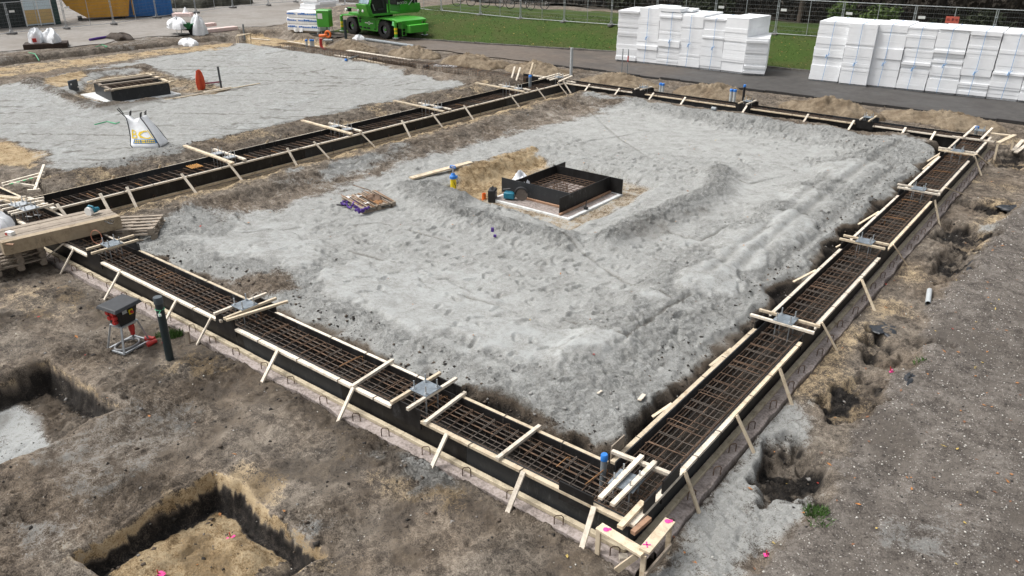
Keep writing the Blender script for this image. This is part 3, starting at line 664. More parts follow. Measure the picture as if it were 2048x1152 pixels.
GX, GV = np.meshgrid(gx, gv_, indexing='ij'); ye = np.interp(gx, [-60,-40,-33.3,-27.3,-20.4,-9.5,10,400], [29.3,29.5,30.3,31.6,33.6,33.9,34.2,34.2])+.05
GY_ = ye[:, None]+GV*13.0
ext = np.clip((GX+46)/6, 0, 1); 
GZ = -.42+.97*sstep(0, 5.2, GY_-ye[:, None])+.03*np.sin(GX*1.7+GY_*2.1)*GV+.02
GZ = np.where(GX < -41, -.6, GZ)
rgs = np.random.RandomState(5); ii = rgs.rand(60000)*(len(gx)-1); jj = rgs.rand(60000)**1.3*(len(gv_)-1)*.75
me_v, me_f = [], []
gr = grid_mesh('grass', GX, GY_, GZ, GRASS); tag(gr, kind='stuff')
i0 = ii.astype(int); j0 = jj.astype(int)
bx = gx[i0]+(ii-i0)*.3; by = GY_[i0, j0]+(jj-j0)*13/89; bz = GZ[i0, j0]
keep = (bx > -40)&(bx < 4); bx, by, bz = bx[keep], by[keep], bz[keep]; nb = len(bx); an = rgs.rand(nb)*6.28; hh = .02+.035*rgs.rand(nb); w_ = .02+.015*rgs.rand(nb)
bl_v = np.stack([np.stack([bx-w_*np.cos(an), by-w_*np.sin(an), bz-.02], 1), np.stack([bx+w_*np.cos(an), by+w_*np.sin(an), bz-.02], 1), np.stack([bx+.04*np.sin(an), by+.04*np.cos(an), bz+hh], 1)], 1).reshape(-1, 3)
bme = bpy.data.meshes.new('grass_blades'); bme.vertices.add(3*nb); bme.vertices.foreach_set('co', bl_v.ravel().astype(np.float32)); bme.loops.add(3*nb); bme.loops.foreach_set('vertex_index', np.arange(3*nb, dtype=np.int32)); bme.polygons.add(nb); bme.polygons.foreach_set('loop_start', np.arange(0, 3*nb, 3, dtype=np.int32)); bme.update(calc_edges=True); bme.materials.append(GRASS)
bo = bpy.data.objects.new('grass_blades', bme); COL.objects.link(bo); tag(bo, kind='stuff')
# ================================================================== RING BEAM: boards, cages, footing, anchors
rb = random.Random(11)
def pinkconc():
    m, n, l, b = nt('dirty_pink_slab'); tc = n.new('ShaderNodeTexCoord'); P = tc.outputs['Object']
    n1 = noise(n, l, P, 3, 8, .7, .5); n2 = noise(n, l, P, 22, 6, .75)
    f = math_(n, l, 'ADD', math_(n, l, 'MULTIPLY', n1, .4), math_(n, l, 'MULTIPLY', n2, .6))
    col = ramp(n, l, f, [(.34, (.085,.07,.06)), (.45, (.22,.185,.165)), (.55, (.36,.31,.285)), (.68, (.46,.41,.385))])
    l.new(col, b.inputs['Base Color']); b.inputs['Roughness'].default_value = .9; bump(n, l, b, f, .5, .012); return m
FOOTING = pinkconc()
SILL = timber('muddy_sill', (0.58, 0.50, 0.36), (0.26, 0.20, 0.13))
class Side:
    """one beam: o runs outward from the inner rail, s along it"""
    def __init__(s, p, d, o): s.p = Vector((p[0], p[1], 0)); s.d = Vector((d[0], d[1], 0)); s.o = Vector((o[0], o[1], 0))
    def P(s, a, o, z): return s.p+s.d*a+s.o*o+Vector((0, 0, z))
FRONT = Side((0, 0), (-1, 0), (0, -1)); RIGHT = Side((0, 0), (0, 1), (1, 0))
LEFT = Side((-15.57, 0), (0, 1), (-1, 0)); BACK = Side((0, 21.62), (-1, 0), (0, 1))
SRUST = [RUST, BAR, RUST]
def pieces(a, b, gaps, half):
    out = []; cur = a
    for g in sorted(gaps):
        if g-half > cur: out.append((cur, g-half))
        cur = g+half
    if b > cur: out.append((cur, b))
    return out
def formwork(S, name, label, a_in, a_out, W, st, dz=0.0, outer_low=True, sill_in=False, raise_h=.15, gapped=True):
    root = thing('beam_formwork', label, 'formwork', S.P((a_in[0]+a_in[1])/2, W/2, -.5), 0, 'plywood formwork of the ring beam')
    half = .29
    for o, (a, b), sg in ((0.0, a_in, -1), (W, a_out, 1)):
        pan_o = o-sg*.043
        for (u, v) in pieces(a, b, st if gapped else [], half):
            n = max(1, int(round((v-u)/3.6)))
            for k in range(n):
                x0, x1 = u+(v-u)*k/n, u+(v-u)*(k+1)/n
                m = MB(); off = rb.uniform(-.004, .004)
                m.bar(S.P(x0+.002, o+off, -.024+dz), S.P(x1-.002, o+off+rb.uniform(-.004,.004), -.024+dz), .072, .044)
                m.build('rail', WOODW if rb.random() < .6 else WOOD, root, bevel=.003)
        x = a
        while x < b-.05:
            x1 = min(b, x+2.5); m = MB()
            m.bar(S.P(x+.002, pan_o, -.196+dz), S.P(x1-.002, pan_o, -.196+dz), .018, .412)
            m.build('panel', PLY, root); x = x1
        # sill batten outside the foot of the panel
        if sg > 0 or sill_in:
            m = MB(); x = a
            while x < b:
                x1 = min(b, x+rb.uniform(3, 4.2)); jj = rb.uniform(-.01, .01)
                m.bar(S.P(x, o+sg*.035+jj, -.385), S.P(x1-.006, o+sg*.035+jj, -.385), .075, .055); x = x1
            m.build('sill', SILL if sg > 0 else WOOD, root, bevel=.004)
        # raised side boards at the anchor plates
        if gapped:
            for s_ in st:
                m = MB(); oo = o+sg*.012
                zt = raise_h if sg > 0 else raise_h-.004
                hw = half-.01 if sg > 0 else half+.02
                m.bar(S.P(s_-hw, oo, (zt-.16)/2), S.P(s_+hw, oo, (zt-.16)/2), .02, zt+.16)
                m.build('raised_board', PLY, root)
    return root
def ties(S, root, a, b, W, st):
    x = a+.5
    while x < b-.2:
        if all(abs(x-s_) > .33 for s_ in st):
            for o, sg in ((0, -1), (W, 1)):
                if rb.random() < .8:
                    xx = x+rb.uniform(-.15, .15); m = MB()
                    m.tube([S.P(xx, o-sg*.05, -.08), S.P(xx, o-sg*.05, .004), S.P(xx+.01, o+sg*.045, .005), S.P(xx+.01, o+sg*.045, -.06)], .006, 5)
                    m.build('tie_wire', BAR, root)
        x += .92
def brace(root, p, q, w=.068, h=.024, mt=None):
    m = MB(); m.bar(p, q, h, w, 0) if False else m.bar(p, q, w, h)
    m.build('brace', mt or WOOD, root, bevel=.002)
def cage(S, label, a, b, W, n_long=8, step=.2, rust=.5, zt=-.04, zb=-.42):
    root = thing('rebar_cage', label, 'rebar cage', S.P((a+b)/2, W/2, zb), 0, 'rebar cages inside the ring beam formwork')
    o0, o1 = .095, W-.095
    x = a; protos = []
    for k in range(3):
        m = MB(); zz = zt-.004*k
        r = .03; pts = [(o0+r, zb), (o1-r, zb), (o1, zb+r), (o1, zz-r), (o1-r, zz), (o0+r, zz), (o0, zz-r), (o0, zb+r)]
        m.tube([S.P(a, o, z) for o, z in pts], .0066, 5, closed=True)
        if k > 0: m.tube([S.P(a+.012, o0+.02, zb+.1), S.P(a+.012, o0+.02, zz+.012), S.P(a+.012, (o0+o1)/2+.05*k, zz+.014)], .0062, 5)
        protos.append(m.build('stirrup', SRUST[k], root, smooth=0))
    cnt = 0
    while x < b and cnt < 97:
        i = cnt % 3 if rb.random() < .7 else rb.randrange(3)
        if cnt < 3: c = protos[cnt]
        else:
            c = protos[i].copy(); COL.objects.link(c); c.parent = root; WM[c] = WM[root]
        dd = S.d*(x-a)+S.o*rb.uniform(-.012, .012); c.location = dd; c.rotation_euler = (0, 0, rb.uniform(-.02, .02)*0)
        x += step*rb.uniform(.85, 1.15); cnt += 1
    x_end = b
    def long_bar(o, z, mt, r=.0068):
        m = MB(); pts = []; n = 9
        for i in range(n): pts.append(S.P(a-.05+(x_end-a+.1)*i/(n-1), o+rb.uniform(-.010, .010), z+rb.uniform(-.008, .005)))
        m.tube(pts, r, 5); m.build('longitudinal_bar', mt, root, smooth=0)
    for i in range(n_long):
        o = o0+.02+(o1-o0-.04)*i/(n_long-1)
        long_bar(o, zt-.016, BAR if i % 3 else RUST)
        if i % 2 == 0: long_bar(o, zb+.016, RUST)
    for z in (zt-.09, zt-.17, zt-.26):
        long_bar(o1-.014, z, BAR); long_bar(o0+.014, z, RUST)
    for z in (zt-.05, zt-.13): long_bar(o1-.05, z, BAR)
    # loose hooked bars lying across the top
    for k in range(int((b-a)/.95)):
        xx = a+.3+k*.95+rb.uniform(-.3, .3); m = MB(); oo = o0+rb.uniform(-.02, .1); o2 = rb.uniform(.55, .95)*(o1-o0)+o0
        m.tube([S.P(xx, oo, zt-.22), S.P(xx, oo, zt+.012), S.P(xx+.02, oo+.03, zt+.024), S.P(xx+.03+rb.uniform(-.04,.04), o2, zt+.022)], .0066, 5)
        m.build('hooked_bar', ORANGEBAR if rb.random() < rust*.6 else RUST, root, smooth=0)
    return root

ST_F = [2.83, 7.15, 11.75]; ST_R = [4.95, 9.55, 14.2, 18.95]; ST_B = [3.0, 7.4, 11.9]
ff = formwork(FRONT, 'f', 'black plywood formwork with pale rails along the near left side, beneath the plank stack', (.045, 18.6), (-.735, 18.6), BW, ST_F)
fr = formwork(RIGHT, 'r', 'black plywood formwork with pale rails along the right side beside the gravel', (.05, 21.57), (-.80, 22.36), .765, ST_R, dz=.003, raise_h=.13)
fl = formwork(LEFT, 'l', 'wide black plywood formwork between the two sand beds, with one tall dark face', (.045, 22.2), (.1, 22.2), 1.28, [], dz=0.0, sill_in=True, gapped=False)
fb = formwork(BACK, 'b', 'black plywood formwork on the far side, half buried in sand near the road', (.05, 15.5), (-.72, 18.4), .74, ST_B, dz=-.002, raise_h=.13)
ties(FRONT, ff, .2, 15.4, BW, ST_F); ties(RIGHT, fr, .2, 21.4, .765, ST_R); ties(LEFT, fl, .3, 21, 1.28, [5.1,9.5,14.1,18.6]); ties(BACK, fb, .3, 15.2, .74, ST_B)
# corner pieces
m = MB(); m.bar(FRONT.P(-.62, BW+.02, .03), FRONT.P(-.62, BW+.02, -.13), .30, .02); 
m = MB(); m.bar((.25,-.80,-.01), (-.23,-.80,-.01), .02, .27); m.build('raised_board', PLY, ff)
m = MB(); m.bar((.785,-.56,.02), (.785,-.30,.02), .02, .30); m.build('raised_board', PLY, fr)
m = MB(); m.bar((.785,-.12,.02), (.785,.32,.02), .02, .34); m.build('raised_board', PLY, fr)
m = MB(); m.bar((-.06,.10,.06), (-.06,.42,.06), .016, .24); m.build('raised_board', WOODG, fr)
m = MB(); m.bar((.70,-.95,.028), (.70,-.42,.030), .07, .045); m.build('rail', WOOD, fr)
m = MB(); m.bar((.83,-.88,-.03), (.86,-.55,-.03), .06, .05); m.build('rail', WOODR, fr)
# braces
for tpx, fpx in (((100,495),(75,528)), ((150,497),(118,548)), ((250,540),(205,600)), ((360,597),(318,660)), ((428,632),(390,692)), ((562,697),(520,770)), ((712,772),(672,845)), ((905,860),(880,930)), ((1055,937),(1012,1036)), ((1192,1010),(1165,1102))):
    t = at(*tpx, .02); t.y = -.83; f = at(*fpx, -.47); f.y = min(f.y, -1.1)
    brace(ff, t, (f.x, f.y, gz(f.x, f.y)-.05), .066, .026, WOODW)
for tpx, fpx in (((1362,940),(1402,1028)), ((1467,828),(1512,910)), ((1553,735),(1588,815)), ((1638,643),(1678,705)), ((1712,556),(1752,625)), ((1790,490),(1818,535)), ((1860,398),(1887,447)), ((1890,375),(1930,390)), ((1945,312),(1965,352)), ((1952,308),(1992,330))):
    t = at(*tpx, .02); t.x = .82; f = at(*fpx, -.47); brace(fr, t, (f.x, f.y, gz(f.x, f.y)-.05), .05, .026, WOOD)
for tpx, fpx in (((1762,424),(1717,448)), ((1635,541),(1587,563)), ((1464,698),(1420,731)), ((1348,809),(1305,833)), ((1690,483),(1672,494)), ((1880,310),(1846,338)), ((1893,300),(1855,322))):
    t = at(*tpx, -.03); t.x = -.05; f = at(*fpx, -.16); brace(fr, t, (f.x, f.y, -.17), .05, .024, WOOD)
for px in ((123,411), (190,382), (262,376), (371,349), (467,327), (578,296), (643,286), (729,263), (811,241), (869,226), (930,210), (1012,186), (1065,173), (1100,162), (1124,161)):
    t = at(*px, .10); brace(fl, (-15.60, t.y, .085), (-15.10+rb.uniform(-.03,.03), t.y+rb.uniform(-.1,.25), -.45), .07, .026, WHITE if False else WOODW)
for px in ((250,360), (335,335), (450,307), (540,282), (855,212), (880,205), (910,190)):
    t = at(*px, .08); brace(fl, (-16.82, t.y, .10), (-17.35, t.y+.1, -.3), .05, .026, WOOD)
for px in ((1163,173), (1228,180), (1318,183), (1365,197), (1491,213), (1610,232), (1698,247), (1805,260), (1865,268)):
    t = at(*px, .08); brace(fb, (t.x, 21.58, .09), (t.x-.05, 21.2, -.22), .07, .026, WOODW)
# boards laid across the rails to keep them apart
for a, b in (((925,788),(855,842)), ((1072,857),(997,915)), ((770,728),(700,775)), ((560,606),(445,640))):
    p, q = at(*a, .03), at(*b, .03); m = MB(); m.bar((p.x, .08, .024), (q.x, -.84, .026), .055, .044); m.build('spacer', WOODW, ff, bevel=.003)
p, q = at(1224,902,.15), at(1341,948,.15); m = MB(); m.bar((p.x,p.y,.145), (q.x,q.y,.145), .055, .045); m.build('spacer', WOODW, fr, bevel=.003)
m = MB(); m.bar((-.22, 21.45, .03), (.98, 21.5, .03), .07, .05); m.build('spacer', WOODW, fb, bevel=.003)
m = MB(); m.bar((-15.1, 21.75, .04), (-17.6, 22.0, .05), .07, .05); m.build('spacer', WOODW, fb, bevel=.003)

cage(FRONT, 'rebar cage in the near left beam, under the plank stack', -.60, 18.4, BW, 7, .198)
cage(RIGHT, 'brown rebar cage in the right beam beside the gravel', -.68, 22.2, .765, 7, .236, rust=.3)
cage(LEFT, 'wide dark rebar cage in the beam between the two sand beds', .1, 22.0, 1.28, 9, .225, rust=.4, zt=-.12)
cage(BACK, 'rebar cage in the far beam beside the road', .1, 15.4, .74, 7, .2, rust=.2)
# cage without boards in the open trench
S2 = Side((-18.0, 21.85), (-1, 0), (0, 1))
cg = cage(S2, 'rusty orange rebar cage standing in the open trench behind the far sand bed', 0, 18.5, .8, 6, .22, rust=.9, zt=-.10, zb=-.66); cg['group'] = 'rebar cages standing in the open trench'

# footing slab with starter hooks
def footing(S, label, a, b, o0, o1, hooks, ho):
    root = thing('footing_slab', label, 'footing slab', S.P((a+b)/2, o1-.1, -.52), 0, 'pinkish footing slabs under the ring beam')
    m = MB(); n = int((b-a)/.25); rr = random.Random(int(a*7+o1*100))
    # wavy broken outer edge
    prof = [o1+rr.uniform(-.03, .03) for _ in range(n+1)]
    vs = []; fs = []
    for i in range(n+1):
        x = a+(b-a)*i/n; e = prof[i]
        vs += [S.P(x, max(o0, o1-.42), -.60), S.P(x, max(o0, o1-.42), -.415), S.P(x, e-.03, -.418+rr.uniform(-.006,.006)), S.P(x, e, -.435), S.P(x, e+.015, -.60)]
    for i in range(n):
        k = i*5; fs += [(k+j, k+j+1, k+j+6, k+j+5) for j in range(4)]
    m.add(vs, fs).build('slab', FOOTING, root)
    proto = None
    for k in range(hooks):
        x = a+.35+(b-a-.6)*k/(hooks-1)+rr.uniform(-.08, .08)
        if proto is None:
            m = MB(); m.tube([S.P(a, ho, -.43), S.P(a, ho, -.31), S.P(a+.02, ho+.01, -.285), S.P(a+.07, ho+.05, -.285), S.P(a+.09, ho+.06, -.31), S.P(a+.09, ho+.06, -.43)], .0075, 6)
            proto = m.build('starter_hook', RUST, root); c = proto
        else:
            c = proto.copy(); COL.objects.link(c); c.parent = root; WM[c] = WM[root]
        c.location = S.d*(x-a)+S.o*rr.uniform(-.03, .04)
    return root
footing(FRONT, 'pinkish concrete footing with rusty hooks under the near left formwork', -.98, 15.6, -.04, 1.0, 23, .90)
footing(RIGHT, 'pinkish concrete footing with rusty hooks under the right formwork', -.6, 22.2, -.04, 1.0, 34, .90)
footing(LEFT, 'footing under the wide formwork between the two sand beds', .97, 22.2, -.1, 1.3, 18, -.06)
footing(BACK, 'buried footing under the far formwork beside the road', .95, 15.6, -.02, .80, 8, .78)

# anchor plates hanging from pairs of battens
def bolts(root, c, z, sp=.115, up=.13, down=.36, r=.011):
    for dx, dy in ((-1,-1), (1,-1), (1,1), (-1,1)):
        m = MB(); p = c+Vector((dx*sp, dy*sp, 0))
        m.tube([p+Vector((0,0,z-down)), p+Vector((0,0,z+up))], r, 8); bo_ = m.build('anchor_bolt', STEEL, root)
        m = MB(); m.lathe([(.021, z+.008), (.021, z+.03)], (p.x, p.y, 0), 6); m.lathe([(.03, z+.004), (.03, z+.009)], (p.x, p.y, 0), 12); m.build('nut', STEEL, bo_)
def station(S, s_, W, label, zr=.15, plate=.33, mid=None, lo=-.12, hi=.1, wd=.05, dzs=0):
    c = S.P(s_, mid if mid is not None else W/2, 0)
    root = thing('anchor_plate_template', label, 'anchor template', (c.x, c.y, zr), 0, 'anchor plates bolted between battens over the beams')
    for k in (-1, 1):
        m = MB(); e1, e2 = rb.uniform(-.05, .05), rb.uniform(-.05, .05); y = rb.uniform(-.02, .02)
        m.bar(S.P(s_+k*.145+y, lo+e1, zr+.022), S.P(s_+k*.145, W+hi+e2, zr+.022), .05, .045)
        m.build('batten', WOOD if rb.random() < .5 else WOODW, root, bevel=.003)
    m = MB(); m.box((c.x, c.y, zr+.050), (plate, plate, .012)); m.build('plate', ZINC, root, bevel=.002)
    bolts(root, c, zr+.056)
    return root
for s_, lb_ in zip(ST_F, ('anchor plate on two battens midway along the near left beam, beside a crossing spacer', 'anchor plate on battens over the near left beam with a third batten lying askew', 'anchor plate on battens over the near left beam, next to the plank stack')):
    r_ = station(FRONT, s_, BW, lb_, .15)
    if s_ == ST_F[1]:
        m = MB(); m.bar(FRONT.P(s_-.50, -.14, .215), FRONT.P(s_-.22, BW+.12, .175), .055, .04); m.build('batten', WOOD, r_, bevel=.003)
for s_, lb_ in zip(ST_R, ('anchor plate on battens over the right beam, nearest one to the near corner', 'second anchor plate along the right beam counted from the near corner', 'third anchor plate along the right beam counted from the near corner', 'anchor plate on battens over the right beam, last before the far right corner')):
    station(RIGHT, s_, .765, lb_, .13)
for s_, lb_ in zip(ST_B, ('small anchor template over the far beam, nearest the right corner', 'small anchor template over the far beam beside the black capped pipe', 'small anchor template over the far beam nearest the tall grey pipe')):
    station(BACK, s_, .74, lb_, .13, plate=.28)
# near corner
root = thing('anchor_plate_template', 'blue grey anchor plate with four bolts at the near corner beside the blue capped pipe', 'anchor template', (.36,-.28,.03), 0, 'anchor plates bolted between battens over the beams')
for pa, pb in (((1200,997),(1284,917)), ((1224,1010),(1310,929))):
    p, q = at(*pa, .15), at(*pb, .15); m = MB(); m.bar(p, (q.x, q.y, .19), .062, .04); m.build('batten', WOODW, root, bevel=.003)
c = at(1253,962,.125); m = MB(); m.box((c.x,c.y,.125), (.33,.33,.014), .06); m.build('plate', ZINC, root, bevel=.002); bolts(root, Vector((c.x,c.y,0)), .13, .11)
# right far corner
root = thing('anchor_plate_template', 'anchor plate between two battens at the far right corner by the red marked boards', 'anchor template', (.35,22.6,.05), 0, 'anchor plates bolted between battens over the beams')
for x0 in (.12, .62):
    m = MB(); m.bar((x0, 21.4, .075), (x0+.03, 23.2, .11), .07, .045); m.build('batten', WOODW, root, bevel=.003)
m = MB(); m.box((.38,22.6,.115), (.32,.32,.014)); m.build('plate', ZINC, root); bolts(root, Vector((.38,22.6,0)), .12, .11)
# left beam: long planks carrying two groups of threaded rods
for yy, lb_ in ((5.15, 'two clusters of threaded rods on planks over the wide beam, nearest the loose orange bars'), (9.55, 'two clusters of threaded rods on planks midway along the wide beam'), (13.9, 'threaded rods and planks on the wide beam with a small tool lying on them'), (18.75, 'threaded rods and planks on the wide beam next to the blue banded grey pipe')):
    root = thing('anchor_rod_template', lb_, 'anchor template', (-16.4, yy, .05), 0, 'rod templates over the wide beam')
    m = MB(); m.bar((-15.45, yy-.22, .075), (-18.2, yy-.05, .095), .11, .05); m.build('plank', WOOD, root, bevel=.004)
    m = MB(); m.bar((-15.50, yy+.22, .075), (-17.2, yy+.30, .08), .09, .05); m.build('plank', WOODW, root, bevel=.004)
    m = MB(); m.bar((-16.95, yy-.02, .05), (-17.25, yy-.12, -.25), .05, .03); m.build('strut', WOOD, root)
    for xx in (-15.98, -16.62):
        m = MB(); m.box((xx, yy+.05, .105), (.26, .30, .03)); pl = m.build('plate', STEEL, root)
        for dx, dy in ((-.09,-.1), (.09,-.1), (.09,.1), (-.09,.1)):
            m = MB(); m.tube([(xx+dx, yy+.05+dy, -.42), (xx+dx, yy+.05+dy, .27)], .012, 7); m.build('threaded_rod', STEEL, root)
# left corner: four battens with two plates
root = thing('anchor_plate_template', 'twin anchor plates under several crossing battens at the far left corner of the frame', 'anchor template', (-16.0,-.3,.1), 0, 'anchor plates bolted between battens over the beams')
for pa, pb in (((0,402),(52,393)), ((-10,414),(88,395)), ((5,419),(88,401)), ((16,425),(96,407)), ((22,429),(108,408))):
    p, q = at(*pa, .16), at(*pb, .16); m = MB(); m.bar((p.x,p.y,.155), (q.x,q.y,.155), .055, .045); m.build('batten', WOODW, root, bevel=.003)
p, q = at(57,396,.105), at(109,418,.105); m = MB(); m.bar((p.x,p.y,.105), (q.x,q.y,.105), .09, .05); m.build('batten', WOODW, root, bevel=.003)
for px in ((39,408), (57,416)):
    c = at(*px, .185); m = MB(); m.box((c.x,c.y,.186), (.34,.34,.012), .1); m.build('plate', STEEL, root); bolts(root, Vector((c.x,c.y,0)), .19, .12, .13, .3)
for a, b in (((0,392),(2,440)), ((30,425),(38,445))):
    pass
m = MB(); m.bar((-15.35,-.83,.0), (-15.95,-.83,.0), .02, .30); m.build('raised_board', PLY, ff)
m = MB(); m.bar((-16.9,-.83,.0), (-16.3,-.83,.0), .02, .34); m.build('raised_board', PLY, ff)
m = MB(); m.bar((-16.05,-.81,.0), (-16.25,-.81,.0), .02, .2); m.build('raised_board', WOODW, ff)
# boards crossing at the far corner behind the tall pipe
root = thing('anchor_plate_template', 'pale battens crossing at the far corner below the tall grey pipe', 'anchor template', (-16.1,22.0,.1), 0, 'anchor plates bolted between battens over the beams')
for pa, pb in (((1078,158),(1120,147)), ((1095,158),(1126,149)), ((1100,160),(1138,150)), ((1118,163),(1144,152))):
    p, q = at(*pa, .12), at(*pb, .12); m = MB(); m.bar((p.x,p.y,.12), (q.x,q.y,.12), .09, .045); m.build('batten', WOODW, root, bevel=.003)
m = MB(); m.box((-16.1, 21.9, .15), (.34,.34,.014)); m.build('plate', ZINC, root); bolts(root, Vector((-16.1,21.9,0)), .16, .11)
# boards left of it in the open end of the trench
for k, (pa, pb, za, zb_) in enumerate((((1030,140),(1021,164),.35,-.3), ((1037,148),(1031,166),.25,-.3), ((1067,138),(1056,160),.5,-.1), ((1062,150),(1060,160),.2,-.2))):
    p, q = at(*pa, za), at(*pb, zb_); q.y = min(q.y, p.y+.2)
    m = MB(); q = at(*pb, za-.5); p = Vector((q.x, q.y+.25, 0)); 
    b0 = at(*pb, -.3); top = Vector((b0.x+.02*(k-1), b0.y+.35, .35+.1*(k == 2)))
    m.bar(b0, top, .09, .03); o = m.build('upright_board', WOODW if k < 2 else WOOD, None)
    tag(o, ['pale board leaning at the open trench end, left one of the leaning pair', 'pale board leaning at the open trench end, right one of the leaning pair', 'stained board sticking up before the sand heap by the tall grey pipe', 'short board standing beside the blue banded grey pipe'][k], 'board', 'boards leaning at the open trench end')
# ================================================================== PITS' FORMWORK AND LOOSE OBJECTS
ro = random.Random(23)
def sheet_blob(name, mt, parent, c, rx, ry, h, seed, n=26, k=13, label=None):
    """a crumpled lump (bag, cloth, heap): closed mound with folds"""
    rr = random.Random(seed); ph = [rr.uniform(0, 6.28) for _ in range(8)]
    m = MB(); c = Vector(c)
    def P(i, j):
        t = i/(k-1); a = 2*math.pi*j/n
        r = 1+.13*math.sin(2*a+ph[0])+.10*math.sin(3*a+ph[1])+.10*math.sin(5*a+ph[2]+3*t)+.08*math.sin(9*a+ph[3]+7*t)
        rad = math.sin(min(1.0, t*1.02)*math.pi/2)**.8
        z = h*(math.cos(t*math.pi/2)**.75)*(1+.20*math.sin(2*a+ph[4])*(.3+t)+.14*math.sin(3*a+ph[6]+2*t)+.13*math.sin(7*a+ph[5]+4*t))
        return c+Vector((rx*rad*r*math.cos(a), ry*rad*r*math.sin(a), z-.02))
    m.grid(P, k, n, wrap=True)
    return m.build(name, mt, parent, smooth=50)
# ---- near inner pit box: pinwheel of four panels on a foam slab
root = thing('pit_formwork', 'open black plywood box of four overlapping panels in the near sand bed', 'formwork', (-7.6,9.9,-.53), 0, 'square pit formworks in the sand beds')
for p, q in (((-9.0,9.02), (-6.73,9.02)), ((-6.72,8.52), (-6.72,10.95)), ((-8.62,10.93), (-6.30,10.93)), ((-8.53,9.035), (-8.53,11.4))):
    m = MB(); m.bar((*p, -.29), (*q, -.29), .02, .42); m.build('panel', PLY, root)
for p, q in (((-8.9,8.96), (-6.78,8.96)), ((-6.66,8.45), (-6.66,10.9))):
    m = MB(); m.bar((*p, -.485), (*q, -.485), .06, .05); m.build('sill', WOODR, root, bevel=.003)
m = MB(); z0 = -.30
for k in range(11):
    x = -8.42+.16*k; m.tube([(x, 9.12, -.44), (x, 9.12, z0), (x, 10.83, z0+ro.uniform(-.01,.01)), (x, 10.83, -.44)], .007, 5)
for k in range(11):
    y = 9.15+.165*k; m.tube([(-8.45, y, -.43), (-8.45, y, z0+.015), (-6.8, y, z0+.012), (-6.8, y, -.43)], .007, 5)
for k in range(10):
    x = -8.40+.17*k; m.tube([(x, 9.1, -.45), (x, 10.85, -.45)], .007, 5)
    y = 9.12+.18*k; m.tube([(-8.45, y, -.44), (-6.8, y, -.44)], .007, 5)
for k in range(14):
    a = k*.449; m.tube([(-7.55+.2*math.cos(a), 9.75+.2*math.sin(a), -.45), (-7.55+.2*math.cos(a), 9.75+.2*math.sin(a), -.16)], .008, 5)
for zz in (-.2, -.26): m.tube([(-7.55+.2*math.cos(k*.3), 9.75+.2*math.sin(k*.3), zz) for k in range(21)], .007, 5)
o = m.build('rebar_mat', RUST, None, smooth=0); tag(o, 'rusty rebar mat with a round starter cage inside the near black plywood box', 'rebar mat')
m = MB(); m.box((-7.63,9.72,-.585), (2.60,2.62,.13)); o = m.build('foam_slab', FOAMD, None, bevel=.01); tag(o, 'thick white foam slab, soiled on top, under the near black plywood box', 'foam slab')
m = MB(); m.grid(lambda i, j: Vector((-8.85+2.42*i/24, 8.47+2.45*j/24, -.516+.004*math.sin(i*2.1+j))), 25, 25); sl = m.build('dirt_layer', FOOTING, o, world=True)
o.parent = None
sheet_blob('sack', SACK, None, (-8.75,9.55,-.5), .34, .24, .45, 5); tag(bpy.data.objects['sack'], 'crumpled pale sack behind the left panel of the near plywood box', 'sack')
# tools by the box
c = ongr(985,402); r_ = thing('tool_case', 'black plastic case standing in the sand beside the near plywood box', 'tool case', (c.x,c.y,c.z), .5)
m = MB(); m.box((0,0,.17), (.20,.34,.36), 0); m.build('shell', BLACK, r_, world=False, bevel=.03); m = MB(); m.tube([(0,-.09,.345), (0,-.08,.40), (0,.08,.40), (0,.09,.345)], .014, 6); m.build('handle', BLACK, r_, world=False)
m = MB(); m.box((.102,.05,.27), (.006,.14,.025)); m.build('latch', WHITE, r_, world=False)
r_ = thing('cut_off_saw', 'grimy green petrol cut-off saw resting on the white slab edge', 'power saw', (-8.35,8.72,-.515), .35)
m = MB(); m.box((-.12,0,.12), (.30,.20,.18)); m.build('body', TEAL, r_, world=False, bevel=.03)
m = MB(); m.tube([(-.25,0,.16), (-.30,0,.26), (-.10,0,.30), (.02,0,.22)], .02, 7); m.build('handle', BLACK, r_, world=False)
m = MB(); m.lathe([(.17,-.006), (.17,.006)], (.22,0,.17), 24, M=Matrix.Rotation(RAD(90), 3, 'X')); m.build('disc', mat('saw_disc', (.12,.10,.085), .6, .3, 9), r_, world=False)
m = MB(); m.tube([(.22+.185*math.cos(a*.25+.4), .0, .17+.185*math.sin(a*.25+.4)) for a in range(12)], .035, 8); m.build('guard', BLACK, r_, world=False)
r_ = thing('foot_pump', 'black hand clamp standing on the front edge of the white slab', 'clamp', (-6.42,9.3,-.515), 0)
m = MB(); m.lathe([(.06,0),(.06,.05),(.03,.06)], n=14); m.build('base', BLACK, r_, world=False); m = MB(); m.tube([(0,0,.05),(0,0,.2),(.02,0,.24)], .014, 7); m.build('stem', BLACK, r_, world=False)
r_['category'] = 'clamp'; r_.name = 'clamp'
c = ongr(968,398); m = MB(); m.lathe([(.055,-.05),(.055,.16),(.045,.16),(.045,.02)], (c.x,c.y,c.z), 16); o = m.build('pipe_stub', ORANGE, None); tag(o, 'short orange pipe stub left of the black tool case', 'pipe')
